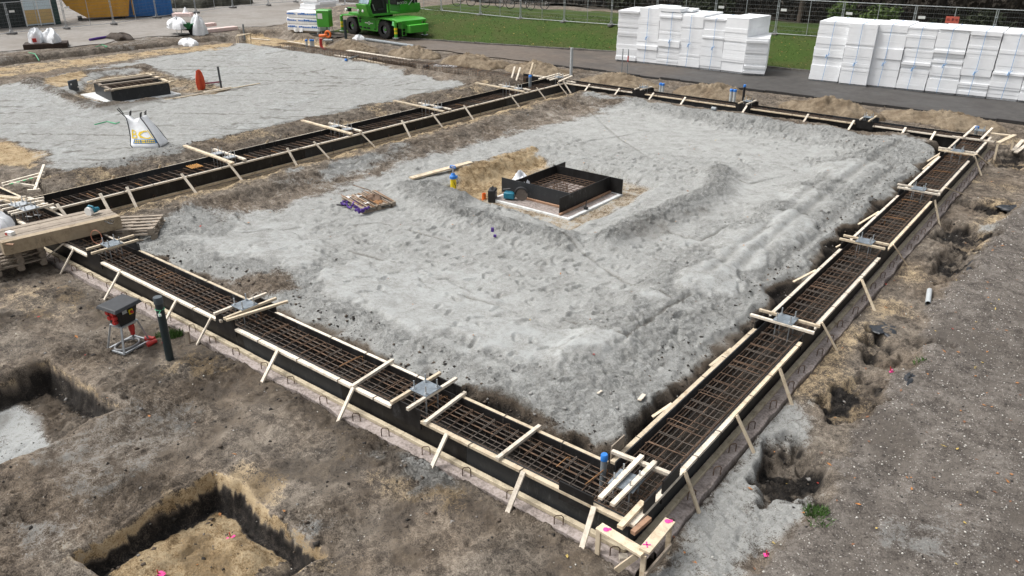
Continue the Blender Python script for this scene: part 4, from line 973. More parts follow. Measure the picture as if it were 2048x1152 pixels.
# yellow submersible pump
c = ongr(907,378); r_ = thing('pump', 'yellow cylinder pump with blue head and blue handle in the near sand bed', 'pump', (c.x,c.y,c.z-.06), .3)
m = MB(); m.lathe([(.085,0),(.085,.36),(.075,.37)], n=20); m.build('body', YELLOW, r_, world=False)
m = MB(); m.lathe([(.10,.37),(.10,.44),(.06,.48),(.05,.52)], n=18); m.box((.08,0,.43), (.1,.06,.06)); m.build('head', BLUECAP, r_, world=False)
m = MB(); m.tube([(0,0,.5),(0,0,.70)], .022, 7); m.build('rod', STEEL, r_, world=False)
m = MB(); m.tube([(-.09,0,.68),(-.07,0,.73),(.07,0,.73),(.09,0,.68),(-.09,0,.68)], .02, 7); m.build('handle', BLUECAP, r_, world=False)
m = MB(); m.tube([(.086,-.01,.05),(.088,-.02,.15),(.07,-.06,.22),(.05,-.07,.3)], .008, 5); m.build('cord', BLACK, r_, world=False)
# planks lying on the sand
def plank(name, pa, pb, w, h, mt, label, lift=.03, lift2=None, px=True, za=None, cat='plank', group='loose planks lying on the ground'):
    p = ongr(*pa) if za is None else at(*pa, za); q = ongr(*pb) if za is None else at(*pb, za)
    p.z += lift; q.z += lift if lift2 is None else lift2
    m = MB(); m.bar(p, q, w, h); o = m.build(name, mt, None, bevel=.004); return tag(o, label, cat, group)
plank('plank', (822,360), (942,331), .20, .045, WOOD, 'pale plank lying on the sand above the yellow pump', .05, .10)
plank('plank', (310,205), (520,168), .09, .03, WOOD, 'long thin batten lying across the far sand bed', .03)
plank('plank', (408,187), (463,177), .12, .05, WOODW, 'short plank lying on the long thin batten in the far sand bed', .06)
plank('plank', (696,101), (823,121), .30, .05, WOODW, 'wide pale plank laid over the rusty cage in the open trench', .0, za=-.2)
plank('plank', (572,66+28), (700,117), .22, .05, WOODW, 'pale plank along the edge of the open trench by the grey pipe trio', .05)
plank('plank', (700,117), (770,130), .22, .05, WOOD, 'yellowish plank on the trench edge continuing from the pipe trio', .05)
plank('plank', (640,95), (575,84), .12, .05, WOODW, 'pale plank at the batter boards near the trench end', .05)
plank('plank', (540,50+32), (500,78), .14, .05, WOODW, 'short pale plank at the far end of the trench', .05)
p = at(871,130,-.22); q = at(911,134,-.22); m = MB(); m.bar(p, q, .35, .05); o = m.build('foam_sheet', FOAM, None); tag(o, 'small white foam sheet lying over the rusty cage', 'foam sheet')
# pallet with bars, sling and tags
c = ongr(738,410); r_ = thing('pallet', 'weathered pallet with rusty bars, alone in the near sand bed', 'pallet', (c.x,c.y,c.z+.02), RAD(-16))
def pallet_parts(r_, mt, w=1.2, d=.95, nb=7):
    for k in range(nb):
        m = MB(); m.box((0, -d/2+.05+(d-.1)*k/(nb-1), .135), (w, .095, .022)); m.build('deck_board', mt, r_, world=False)
    for k in (-1, 0, 1):
        m = MB(); m.box((k*(w/2-.06), 0, .112), (.10, d, .022)); m.build('stringer', mt, r_, world=False)
        for j in (-1, 0, 1):
            m = MB(); m.box((k*(w/2-.07), j*(d/2-.06), .06), (.13, .10, .078)); m.build('block', mt, r_, world=False)
        m = MB(); m.box((k*(w/2-.07), 0, .011), (.10, d, .020)); m.build('base_board', mt, r_, world=False)
    return r_
pallet_parts(r_, WOODG)
bx_, by_ = c.x, c.y
for k in range(13):
    m = MB(); y = -.42+.07*k; L = ro.uniform(.5, .68); a0 = ro.uniform(-.12, .12)
    m.tube([(-L+a0, y+ro.uniform(-.03,.03), .155), (L+a0, y+ro.uniform(-.03,.03), .16+.01*(k % 2))], .009, 5)
    o = m.build('steel_bar', RUST if k % 3 else ORANGEBAR, None); o.matrix_world = WM[r_].copy(); tag(o, 'rusty steel bar laid along the lone pallet', 'steel bar', 'bars laid on the lone pallet')
o = sheet_blob('wire_coil', RUST, None, (bx_+.1,by_+.1,c.z+.18), .26, .17, .10, 9); tag(o, 'heap of tangled rusty tie wire on the lone pallet', 'wire heap')
o = sheet_blob('wire_coil', ORANGEBAR, None, (bx_+.38,by_-.02,c.z+.17), .16, .12, .05, 10); tag(o, 'small orange rusty scrap pile on the lone pallet', 'wire heap')
for k, (px, lb_) in enumerate((((697,393), 'white paper tag at the left end of the lone pallet'), ((718,391), 'white paper tag in the middle of the lone pallet'), ((733,405), 'white paper tag at the near edge of the lone pallet'))):
    p = at(*px, c.z+.2); m = MB(); m.grid(lambda i, j: Vector((p.x+.13*i/3-.06, p.y+.10*j/3-.05, c.z+.19+.02*math.sin(i*2+j+k))), 4, 4); o = m.build('paper_tag', WHITE, None); tag(o, lb_, 'paper tag', 'paper tags on the lone pallet')
r_ = thing('lifting_sling', 'purple webbing sling heaped against the lone pallet', 'sling', ongr(705,418)); b0 = Vector(r_.location)
for k in range(5):
    rr = random.Random(k+40); pts = []
    x, y = rr.uniform(-.1, .3), rr.uniform(-.15, .1); a = rr.uniform(0, 6)
    for i in range(16):
        a += rr.uniform(-.9, .9); x += .07*math.cos(a); y += .05*math.sin(a); x = max(-.35, min(.5, x)); y = max(-.2, min(.2, y))
        pts.append((x, y, .05+.09*rr.random()))
    m = MB(); m.tube(pts, .028, 6); m.build('loop', PURPLE, r_, world=False)
m = MB(); m.tube([(-.15,.0,.06),(-.35,-.03,.03),(-.5,-.08,.03)], .022, 6); m.build('tail', BLACK, r_, world=False)
for k, (px, lb_) in enumerate((((985,462), 'purple scrap of webbing in the open sand, upper one'), ((990,474), 'purple scrap of webbing in the open sand, lower one'))):
    p = ongr(*px); m = MB(); m.box((p.x,p.y,p.z+.03), (.06,.05,.10 if k == 0 else .05), .4); o = m.build('webbing_scrap', PURPLE, None); tag(o, lb_, 'scrap', 'purple scraps in the sand')
# long rod and thin string near the pallet
p, q = at(706,370,-.22), at(741,381,-.16); m = MB(); m.tube([p,q], .012, 5); o = m.build('steel_bar', RUST, None); tag(o, 'thin rusty rod leaning on the far side of the lone pallet', 'steel bar')

# ---- far inner pit box with battens on top
root = thing('pit_formwork', 'black plywood box topped by weathered timbers in the far sand bed', 'formwork', (-31,10.2,-.5), 0, 'square pit formworks in the sand beds')
c0, c1, c2 = at(187,164,.05), at(222,181,.05), at(337,165,.05); c3 = c0+(c2-c1)
for p, q in ((c0,c1), (c1,c2), (c2,c3), (c3,c0)):
    m = MB(); m.bar((p.x,p.y,-.21), (q.x,q.y,-.21), .03, .52); m.build('panel', PLY, root)
    m = MB(); d = (q-p).normalized()*.25; m.bar((p.x-d.x,p.y-d.y,.08), (q.x+d.x,q.y+d.y,.08), .10, .06); m.build('rail', WOODG if p in (c0,) else WOOD, root)
for k in (.3, .62):
    p, q = c0.lerp(c1, k), c3.lerp(c2, k); d = (q-p).normalized()*.2; m = MB(); m.bar((p.x-d.x,p.y-d.y,.14), (q.x+d.x,q.y+d.y,.13), .12, .05); m.build('spacer', WOODG, root)
m = MB()
for k in range(9):
    p, q = c0.lerp(c1, (k+.5)/9), c3.lerp(c2, (k+.5)/9); m.tube([(p.x,p.y,-.12),(q.x,q.y,-.12)], .012, 5)
    p, q = c1.lerp(c2, (k+.5)/9), c0.lerp(c3, (k+.5)/9); m.tube([(p.x,p.y,-.10),(q.x,q.y,-.10)], .012, 5)
o = m.build('rebar_mat', RUST, None, smooth=0); tag(o, 'rusty rebar mat inside the far black plywood box', 'rebar mat')
cc = (c0+c2)/2; m = MB(); dx = (c2-c1); m.box((cc.x,cc.y-.1,-.50), (dx.length+.5, (c1-c0).length+.6, .13), math.atan2(dx.y, dx.x)); o = m.build('foam_slab', FOAMD, None); tag(o, 'white foam slab sticking out under the far black plywood box', 'foam slab')
p = ongr(149,181); r_ = thing('tool_case', 'dark blue grey square case standing in the far sand bed left of the box', 'tool case', p, .5)
m = MB(); m.box((0,0,.2), (.12,.5,.5)); m.build('shell', mat('slate_plastic', (.05,.062,.075), .5), r_, world=False, bevel=.02)
for y in (-.2, .2):
    m = MB(); m.box((.063,y,.3 if y < 0 else .12), (.006,.08,.06)); m.build('latch', WHITE, r_, world=False)
# red upright concrete chute / barrow tub, standing on its end
p = ongr(403,178); r_ = thing('wheelbarrow_tray', 'red-orange folded tray standing upright in the far sand bed', 'tray', (p.x,p.y,p.z-.05), RAD(40))
prof = [(.0,.13), (.12,.18), (.32,.20), (.58,.18), (.76,.13), (.87,.07), (.91,.02)]
m = MB(); nv = 13
def TP(i, j):
    h, w = prof[i]; a = math.pi*(j/(nv-1)); return Vector((-w*math.cos(a), -.22*math.sin(a)*(.5+w)-.10*(abs(math.cos(a))<.4), h))
m.grid(TP, len(prof), nv); m.grid(lambda i, j: TP(i, nv-1-j)+Vector((0,.02,0)), len(prof), nv); m.build('shell', mat('orange_red_plastic', (.62,.075,.02), .5, .15, 4), r_, world=False)
for x in (-.2, .17):
    m = MB(); m.tube([(x*.55,-.08,.02), (x*.5,-.17,.4), (x*.3,-.10,.86)], .03, 8); m.build('rib', mat('orange_red_dark', (.55,.05,.015), .5), r_, world=False)
m = MB(); m.box((.0,-.17,.74), (.09,.02,.08)); m.build('sticker', WHITE, r_, world=False)
p = ongr(444,182); m = MB(); m.tube([(p.x,p.y,p.z-.1),(p.x-.05,p.y,p.z+1.05)], .045, 8); o = m.build('post', mat('dark_post', (.05,.055,.06), .6), None); tag(o, 'thin dark post standing in the far sand bed beside the red tray', 'post')
p, q = ongr(407,170), ongr(443,166); m = MB(); m.bar(p+Vector((0,0,.06)), q+Vector((0,0,.06)), .08, .06); o = m.build('steel_profile', mat('wine_paint', (.18,.02,.05), .5), None); tag(o, 'wine red steel profile lying between the red tray and the dark post', 'steel profile')

# ---- white big bag with print
p = ongr(299,290); r_ = thing('bulk_bag', 'half empty white bulk bag with yellow and blue print in the far sand bed', 'bulk bag', (p.x,p.y,p.z), RAD(38))
BH = .93
def bagS(t, a):
    w = .55*(1-.50*t)*min(1, .88+t*1.2); d = .50*(1-.80*t)*min(1, .86+t*1.4)
    ca, sa = math.cos(a), math.sin(a)
    x = w*math.copysign(abs(ca)**.6, ca); y = d*math.copysign(abs(sa)**.6, sa)
    fold = .02*math.sin(7*a+5*t)*(1-t)+.05*math.sin(3*a+1)*t
    z = BH*t*(.83+.25*abs(ca)**1.5*max(0, t-.2))+.0
    bul = 1.0
    return Vector((x*bul+fold-.30*t*t, y*bul+fold*.6+.05*t, z))
m = MB(); m.grid(lambda i, j: bagS(i/18, 2*math.pi*j/44), 19, 44, wrap=True); m.f.append(tuple(range(43, -1, -1))); m.m.append(0); m.f.append(tuple(18*44+k for k in range(44))); m.m.append(0)
m.build('sack_body', SACK, r_, world=False, smooth=60)
def on_bag(name, mt, vs, fs, a0, a1, t0, t1, off=.012):
    m = MB(); out = []
    for u, v in vs:
        a = a0+(a1-a0)*u; t = t0+(t1-t0)*v
        P0 = bagS(t, a); nrm = (bagS(t, a+.03)-P0).cross(bagS(t+.02, a)-P0).normalized()
        out.append(P0+nrm*off)
    m.add(out, fs).build(name, mt, r_, world=False, smooth=0)
def norm_text(s):
    vs, fs = text_mesh(s, 1.0); xs = [v[0] for v in vs]; ys = [v[1] for v in vs]
    return [((v[0]-min(xs))/(max(xs)-min(xs)), (v[1]-min(ys))/(max(ys)-min(ys))) for v in vs], fs
YPR = mat('yellow_print', (.85,.62,.03), .7, .15, 9); BPR = mat('blue_print', (.02,.17,.42), .7, .15, 9)
tv, tf = norm_text('BCI'); on_bag('lettering', YPR, tv, tf, -2.25, -.85, .36, .66)
gridv = [(i/12, j/4) for i in range(13) for j in range(5)]; gridf = [(i*5+j, (i+1)*5+j, (i+1)*5+j+1, i*5+j+1) for i in range(12) for j in range(4)]
on_bag('print_band', BPR, gridv, gridf, -2.05, -.70, .19, .34, .008)
for k, (v0, v1) in enumerate(((.21,.245), (.27,.315))):
    vv = []; ff_ = []
    for i in range(9):
        u0 = i/9+.012; u1 = (i+.78)/9; b_ = len(vv); vv += [(u0,0),(u1,0),(u1,1),(u0,1)]; ff_.append((b_,b_+1,b_+2,b_+3))
    on_bag('print_line', YPR, vv, ff_, -1.98, -.85, v0, v1, .016)
on_bag('print_mark', BPR, [(0,.2),(.5,0),(1,.1),(.55,.3),(.3,.9),(0,1)], [(0,1,3),(1,2,3),(0,3,4),(0,4,5)], -2.95, -2.55, .2, .36)
for a in (-2.55, -.65, .55, 2.55):
    m = MB(); pts = [bagS(t/10, a)*1.0+Vector((0,0,0)) for t in range(11)]; pts = [Vector((q.x*1.015, q.y*1.03, q.z)) for q in pts]
    if a == -2.55: pts += [pts[-1]+Vector((-.10,-.02,.12)), pts[-1]+Vector((-.20,-.05,.27)), pts[-1]+Vector((-.17,.0,.30)), pts[-1]+Vector((-.05,.0,.1))]
    else: pts += [pts[-1]+Vector((.01,.02,.12)), pts[-1]+Vector((.06,.02,.17)), pts[-1]+Vector((.02,.03,.02))]
    m.tube(pts, .016, 6); m.build('lifting_loop', BLACK, r_, world=False)
# green webbing, left timber trestle, batten bundle
for pts, lb_ in ((((190,252),(215,247),(232,250),(240,248)), 'green strap lying on the sand beside the white bulk bag'), (((58,107),(70,110),(76,118),(79,124),(72,112)), 'green strap hanging over the trench edge near the white sacks'), (((192,95),(205,92),(215,95),(210,97)), 'green strap on the dark trench side behind the far sand bed')):
    P_ = [ongr(*q)+Vector((0,0,.05+.02*(i % 2))) for i, q in enumerate(pts)]; m = MB(); m.tube(P_, .022, 6); o = m.build('webbing_strap', GREENWEB, None); tag(o, lb_, 'strap', 'green straps on the ground')
r_ = thing('timber_trestle', 'triangular pale timber frame lying on the sand at the left edge', 'trestle', ongr(50,365)); zf = r_.location.z+.12
for a, b in (((4,368),(89,345)), ((6,373),(88,351)), ((88,331),(70,380)), ((22,366),(70,373)), ((55,382),(80,380))):
    p, q = at(*a, zf), at(*b, zf); m = MB(); m.bar(p, q, .07, .07 if b[0] < 85 else .06); m.build('bar', WOODW, r_, bevel=.003); zf += .012
m = MB(); p, q = at(20,370.5,zf+.02), at(72,356.5,zf+.02)
for k in range(4):
    a, b = p.lerp(q, k/4), p.lerp(q, k/4+.13); m.bar(a+Vector((0,0,.03)), b+Vector((0,0,.03)), .055, .01)
m.build('green_mark', mat('green_spray', (.05,.42,.16), .7), r_)
p0 = at(10,398,.0)
for k in range(22):
    a = at(-12+ro.uniform(-8,4), 392+1.6*(k % 7)+ro.uniform(-2,1), .03+.055*(k//7)); 
    q = a+Vector((.62+ro.uniform(-.05,.4), .36+ro.uniform(-.06,.1), ro.uniform(-.02,.03)))
    m = MB(); m.bar(a, q, .055, .05); o = m.build('timber_offcut', WOOD, None, bevel=.003); tag(o, 'pale timber offcut in the heap at the left edge', 'offcut', 'offcuts heaped at the left edge')

# ---- stack of heavy planks on pallets, across the near left beam
A0, A1 = at(11,513,.05), at(246,457,.05); dv = (A1-A0).normalized(); A0 -= dv*.0; nv_ = Vector((-dv.y, dv.x, 0)); L = (A1-A0).length
if nv_.y < 0: nv_ = -nv_
LBL = ['weathered beam nearest the camera in the plank stack', 'second weathered beam of the plank stack', 'middle weathered beam of the plank stack', 'fourth weathered beam of the plank stack', 'rearmost weathered beam of the plank stack']
for k in range(5):
    o0 = .09+k*.186; j = ro.uniform(-.03, .03); m = MB()
    m.bar(A0+dv*(j if k else 0)+nv_*o0+Vector((0,0,.15)), A1+dv*(j-.25*(k == 4) if k else 0)+nv_*o0+Vector((0,0,.15)), (.176), .285-.016*(k % 2)-.008*(k == 2)); o = m.build('timber_beam', WOODB if k == 0 else WOODG, None, bevel=.005); tag(o, LBL[k], 'timber beam', 'beams stacked across the near left formwork')
def pallet(name, c, rz, label, group, w=1.2, d=1.0, mt=None):
    r_ = thing('pallet', label, 'pallet', c, rz, group); return pallet_parts(r_, mt or WOODG, w, d, 5)
pc = at(248,452,-.02); ang = math.atan2(dv.y, dv.x)-RAD(36)
zt = .05
pc = A1+nv_*.30+dv*.30
for k in range(4):
    pallet('pallet', (pc.x+ro.uniform(-.05,.05), pc.y+ro.uniform(-.04,.04), zt-.147*(k+1)), ang+RAD(2*(k % 2)), ['top pallet under the right end of the plank stack', 'second pallet down under the right end of the plank stack', 'third pallet down under the right end of the plank stack', 'bottom pallet under the right end of the plank stack'][k], 'pallets under the plank stack', 1.15, .95)
pc = A0+nv_*.62+dv*.22
for k in range(3):
    pallet('pallet', (pc.x+ro.uniform(-.04,.04), pc.y+ro.uniform(-.04,.04), zt-.147*(k+1)), ang+RAD(38+3*(k % 2)), ['top pallet under the left end of the plank stack', 'middle pallet under the left end of the plank stack', 'bottom pallet under the left end of the plank stack'][k], 'pallets under the plank stack', 1.0, .95)
# things on the stack
tp = lambda px, py: at(px, py, .298)
c = tp(184,433); r_ = thing('circular_saw', 'teal and white circular saw on the plank stack', 'circular saw', c, .3)
m = MB(); m.box((0,0,.012), (.32,.16,.012)); m.build('base_plate', STEEL, r_, world=False)
m = MB(); m.lathe([(.10,-.03),(.105,0),(.10,.03)], (-.02,-.03,.12), 20, M=Matrix.Rotation(RAD(90), 3, 'X')); m.build('blade_guard', WHITE, r_, world=False)
m = MB(); m.lathe([(.055,0),(.06,.1),(.045,.18)], (.03,.0,.13), 14, M=Matrix.Rotation(RAD(-90), 3, 'X')); m.build('motor', TEAL, r_, world=False)
m = MB(); m.tube([(-.1,0,.17),(-.02,0,.25),(.10,.0,.24),(.14,0,.15)], .022, 8); m.build('handle', TEAL, r_, world=False)
m = MB(); p = tp(205,438); pts = [p+Vector((.16*math.cos(k*.8)*(1-.02*k)+.02*k, .07*math.sin(k*.8), .012+.004*(k % 3))) for k in range(24)]; m.tube(pts, .007, 5); o = m.build('power_cord', BLACK, None); tag(o, 'dark power cord coiled on the plank stack beside the saw', 'cord')
p = tp(22,473); r_ = thing('carton', 'small white and red carton on the left end of the plank stack', 'carton', p, .35)
m = MB(); m.box((0,0,.055), (.16,.11,.11)); m.build('box', WHITE, r_, world=False, bevel=.003); m = MB(); m.box((-.045,-.0565,.05), (.06,.003,.085)); m.build('label_patch', RED, r_, world=False)
m = MB(); p = tp(20,489); m.box((p.x,p.y,.302), (.16,.05,.02), .5); o = m.build('chisel', WOODR, None); tag(o, 'small dark wooden tool on the left end of the plank stack', 'tool')
c = at(193,474,.1); m = MB(); ax1 = Vector((CR[0][0],CR[0][1],0)); pts = [c+ax1*.115*math.cos(k*.33)+Vector((0,0,.155*math.sin(k*.33))) for k in range(40)]; pts += [c+ax1*.16+Vector((0,-.05,-.15)), c+ax1*.3+Vector((0,-.15,-.3))]; m.tube(pts, .008, 6); o = m.build('cable_coil', COPPER, None); tag(o, 'orange cable coil hanging below the plank stack', 'cable')
p = at(-4,470,-.1); o = sheet_blob('sack', SACK, None, (p.x-.15,p.y,-.45), .5, .4, .75, 77); tag(o, 'white sack cut by the left edge behind the plank stack', 'sack')
for k, (px, lb_) in enumerate((((75,430), 'white card scrap on the cage near the left corner, left one'), ((58,433), 'white card scrap on the cage near the left corner, right one'))):
    p = at(*px, -.03); m = MB(); m.box((p.x,p.y,-.03), (.16,.06,.006), .5); o = m.build('card_scrap', WHITE, None); tag(o, ['white card scrap on the cage near the left corner, right one', 'white card scrap on the cage near the left corner, left one'][k], 'scrap')
# steel bar bundle on the wide beam
for k in range(6):
    p = at(372+4*k, 330-.9*k, -.02); m = MB(); m.tube([(p.x, p.y, -.05), (p.x+.55, p.y-.12, .0)], .012, 6); o = m.build('steel_bar', mat('bright_orange_bar', (.55,.27,.07), .8), None); tag(o, 'loose orange bar lying on the wide beam cage', 'steel bar', 'loose orange bars on the wide beam')

# ---- distribution box on its stand
c = Vector((-8.95,-1.92,-.43)); c = ongr(258,690); r_ = thing('distribution_box', 'black power distribution box with red sockets on a grey frame stand', 'power box', (c.x,c.y,c.z-.01), RAD(103))
m = MB(); hb = [( -.27,-.2),(.27,-.2),(.27,.2),(-.27,.2)]; ht = [(-.16,-.13),(.16,-.13),(.16,.13),(-.16,.13)]
for (a, b) in hb: pass
for i in range(4):
    (a, b), (e, f) = hb[i], ht[i]; m = MB(); m.bar((a,b,.0), (e,f,.46), .03, .03); m.build('leg', STEEL, r_, world=False)
m = MB()
for i in range(4):
    (a, b), (e, f) = hb[i], hb[(i+1) % 4]; m.bar((a,b,.015), (e,f,.015), .03, .03)
m.build('base_frame', STEEL, r_, world=False)
m = MB()
for i in range(4):
    (a, b), (e, f) = ht[i], ht[(i+1) % 4]; m.bar((a,b,.45), (e,f,.45), .03, .03)
m.build('top_frame', STEEL, r_, world=False)
m = MB(); vb = [(-.15,-.12,.46),(.15,-.12,.46),(.15,.12,.46),(-.15,.12,.46)]; vt = [(-.21,-.17,.80),(.21,-.17,.80),(.21,.17,.80),(-.21,.17,.80)]
m.add(vb+vt, [(3,2,1,0),(4,5,6,7),(0,1,5,4),(1,2,6,5),(2,3,7,6),(3,0,4,7)]).build('housing', BLACK, r_, world=False, bevel=.015)
m = MB(); m.add([(-.30,-.25,.78),(.26,-.25,.79),(.26,.22,.81),(-.30,.22,.81),(-.27,-.22,.835),(.23,-.22,.845),(.23,.19,.865),(-.27,.19,.86)], [(3,2,1,0),(4,5,6,7),(0,1,5,4),(1,2,6,5),(2,3,7,6),(3,0,4,7)]).build('lid', mat('slate_lid', (.035,.038,.042), .55, .3, 9, dirt=(.14,.13,.12), dirt_amt=.2), r_, world=False, bevel=.008)
for i, (y, z) in enumerate(((-.09,.74),(.03,.74),(-.08,.64),(.03,.63),(-.05,.55))):
    m = MB(); xx = -.20+.18*(.8-z)/.34*.33; m.lathe([(.042,0),(.045,.05),(.036,.07)], (xx,y,z), 12, M=Matrix.Rotation(RAD(-90), 3, 'Y')); m.build('socket', RED, r_, world=False)
m = MB(); m.box((.05,-.176,.68), (.075,.02,.085), 0, M=Matrix.Rotation(RAD(-8),3,'X')); sw = m.build('switch', YELLOW, r_, world=False); m = MB(); m.lathe([(.03,0),(.025,.03)], (.05,-.187,.68), 12, M=Matrix.Rotation(RAD(90),3,'X')); m.build('knob', RED, sw, world=False)
m = MB(); m.box((-.07,-.172,.72), (.09,.012,.06), 0, M=Matrix.Rotation(RAD(-8),3,'X')); m.build('label_patch', STEEL, r_, world=False)
m = MB(); m.lathe([(.05,.40),(.052,.30),(.04,.26),(.035,.2)], (.08,-.06,0), 12); m.build('plug', RED, r_, world=False)
m = MB(); m.tube([(.08,-.06,.22),(.07,-.06,.1)]+[(.22*math.cos(k*.35+.5)-.03, .16*math.sin(k*.35+.5), .03+.015*(k//18)) for k in range(36)], .016, 7); m.build('cable', CABLE, r_, world=False)
# dark vertical pipe
c = ongr(340,718); r_ = thing('standpipe', 'dark green capped pipe standing beside the power box', 'pipe', (c.x,c.y,c.z)); 
m = MB(); m.tube([(0,0,-.1),(-.01,.01,.5),(-.03,.02,1.10)], .066, 18); m.build('tube', PIPED, r_, world=False)
m = MB(); m.lathe([(.075,1.03),(.076,1.13),(.07,1.145)], (-.03,.02,0), 18); m.build('cap', mat('slate_cap', (.07,.085,.095), .5), r_, world=False)
m = MB(); m.tube([(-.03+.07*math.cos(k*.4), .02+.07*math.sin(k*.4), .93) for k in range(16)]+[(.06,-.05,.9),(.1,-.06,.86)], .009, 5); m.build('string', GREENWEB, r_, world=False)
m = MB(); m.box((.07,-.05,.87), (.05,.03,.04), .3); m.build('tag', WHITE, r_, world=False)
for k, (px, lb_) in enumerate((((300,681), 'red pipe socket lying between power box and dark pipe, rear one'), ((303,690), 'red pipe socket lying between power box and dark pipe, front one'), ((328,687), 'small red plug end lying at the foot of the dark pipe'))):
    p = ongr(*px); m = MB(); s_ = 1 if k < 2 else .5
    m.lathe([(.042*s_,-.075*s_),(.05*s_,-.07*s_),(.05*s_,.0),(.038*s_,.02),(.036*s_,.10*s_)], (p.x,p.y,p.z+.04), 14, M=Matrix.Rotation(.5+k, 3, 'Z') @ Matrix.Rotation(RAD(85), 3, 'Y')); o = m.build('pipe_socket', RED, None); tag(o, lb_, 'pipe fitting', 'red fittings by the power box')
p = ongr(375,690); m = MB(); m.bar((p.x-.02,p.y+.02,p.z-.1), (p.x-.05,p.y+.06,p.z+.22), .07, .05); o = m.build('wooden_stake', WOODG, None, bevel=.004); tag(o, 'weathered wooden stake by the footing behind the dark pipe', 'stake')
# weeds
def weeds(px, n, r, h, label, seed):
    rr = random.Random(seed); p = ongr(*px); m = MB()
    for k in range(n):
        a, d = rr.uniform(0, 6.28), r*math.sqrt(rr.random()); x, y = p.x+d*math.cos(a), p.y+d*math.sin(a); t = rr.uniform(0, 6.28); w = rr.uniform(.006,.014); hh = h*rr.uniform(.5, 1)
        z = gz(x, y)-.01; lx, ly = rr.uniform(-.06,.06), rr.uniform(-.06,.06)
        m.add([(x-w*math.cos(t),y-w*math.sin(t),z),(x+w*math.cos(t),y+w*math.sin(t),z),(x+lx,y+ly,z+hh)], [(0,1,2)])
    o = m.build('weed_clump', mat('weed_green', (.055,.12,.02), .8, .5, 20), None, smooth=0); tag(o, label, 'weeds', 'green weed clumps')
weeds((350,672), 260, .13, .16, 'green weed clump by the footing behind the dark pipe', 1); weeds((318,672), 60, .08, .09, 'sparse weeds left of the dark pipe foot', 2)
weeds((1632,1022), 220, .14, .10, 'green weeds at the edge of the nearest dug hole on the right', 3); weeds((1640,1040), 70, .14, .07, 'sparse weeds on gravel below the nearest dug hole', 4); weeds((1838,722), 60, .1, .08, 'small weed in the dug hole with a folded black sheet', 5)

# ---- pipes
def pipe(name, px, h, r, label, body, cap=None, lean=(0,0), z=None, grp=None, capr=1.12, base=None):
    p = ongr(*px) if z is None else at(*px, z); r_ = thing('pipe', label, 'pipe', p, 0, grp)
    m = MB(); m.tube([(0,0,-.15),(lean[0],lean[1],h)], r, 16); m.build('tube', body, r_, world=False)
    if cap: m = MB(); m.lathe([(r*capr,h-.07),(r*capr,h+.005),(r*.9,h+.02)], (lean[0],lean[1],0), 16); m.build('cap', cap, r_, world=False)
    return r_
pipe('p', (1204,985), .58, .042, 'grey pipe with bright blue cap in the cage at the near corner', PIPEG, BLUECAP, z=-.4)
pipe('p', (1142,150), 1.28, .075, 'tall thick grey pipe at the far corner of the frame', PIPEL, None, z=-.4)
pipe('p', (692,76), 1.15, .09, 'dark post standing in front of the green telehandler', PIPED, None, z=-.42)
pipe('p', (1060,180), .62, .07, 'grey pipe with blue band in the far end of the wide beam', PIPEG, BLUECAP, z=-.3, capr=1.05)
FG = 'blue capped pipes rising from the far beam'
pipe('p', (1319,197), .62, .055, 'left pipe of the blue capped pair nearest the tall grey pipe', PIPEL, BLUECAP, z=-.3, grp=FG); pipe('p', (1324,198), .62, .055, 'right pipe of the blue capped pair nearest the tall grey pipe', PIPEL, BLUECAP, z=-.3, grp=FG)
pipe('p', (1459,216), .72, .06, 'left pipe of the blue capped pair beside the black pipe', PIPEL, BLUECAP, z=-.3, grp=FG); pipe('p', (1466,217), .72, .06, 'right pipe of the blue capped pair beside the black pipe', PIPEL, BLUECAP, z=-.3, grp=FG)
pipe('p', (1485,208), .75, .05, 'black pipe with blue cap behind the far beam', BLACK, BLUECAP, z=-.3)
pipe('p', (1948,280), .45, .055, 'blue capped grey pipe in the far right corner', PIPEG, BLUECAP, z=-.3)
FT = 'trio of blue capped pipes at the open trench'
for px, lb_ in (((615,106), 'left pipe of the blue capped trio at the open trench'), ((624,106), 'middle pipe of the blue capped trio at the open trench'), ((628,106), 'right pipe of the blue capped trio at the open trench')):
    pipe('p', px, .78, .075, lb_, PIPEL, BLUECAP, grp=FT)
def lying(px, qx, r, mt, label, lift, z=None):
    p = ongr(*px) if z is None else at(*px, z); q = ongr(*qx) if z is None else at(*qx, z); m = MB(); m.tube([p+Vector((0,0,lift)), q+Vector((0,0,lift))], r, 14); o = m.build('pipe', mt, None); tag(o, label, 'pipe'); return o
lying((733,82), (828,96), .10, PIPEG, 'long grey pipe lying in front of the green telehandler', .1)
lying((1378,213), (1442,223), .075, mat('slate_pipe', (.045,.052,.056), .5), 'dark slate pipe lying on the sand by the far beam', .06)
p = at(1428,219,-.1); m = MB(); m.lathe([(.085,-.09),(.085,.09)], (p.x,p.y,p.z+.02), 14, M=Matrix.Rotation(RAD(90),3,'Y')); o = m.build('pipe_coupling', PIPEG, None); tag(o, 'blue grey coupling on the dark slate pipe by the far beam', 'pipe fitting')
p, q = ongr(1855,610), ongr(1858,585); m = MB(); m.tube([p+Vector((0,0,.03)), q+Vector((0,0,.05))], .05, 14, cap=False); m.tube([q+Vector((0,0,.05)), p+Vector((0,0,.03))], .044, 14, cap=False); o = m.build('pipe', PIPEL, None); tag(o, 'short pale grey pipe piece lying on the gravel at right', 'pipe')
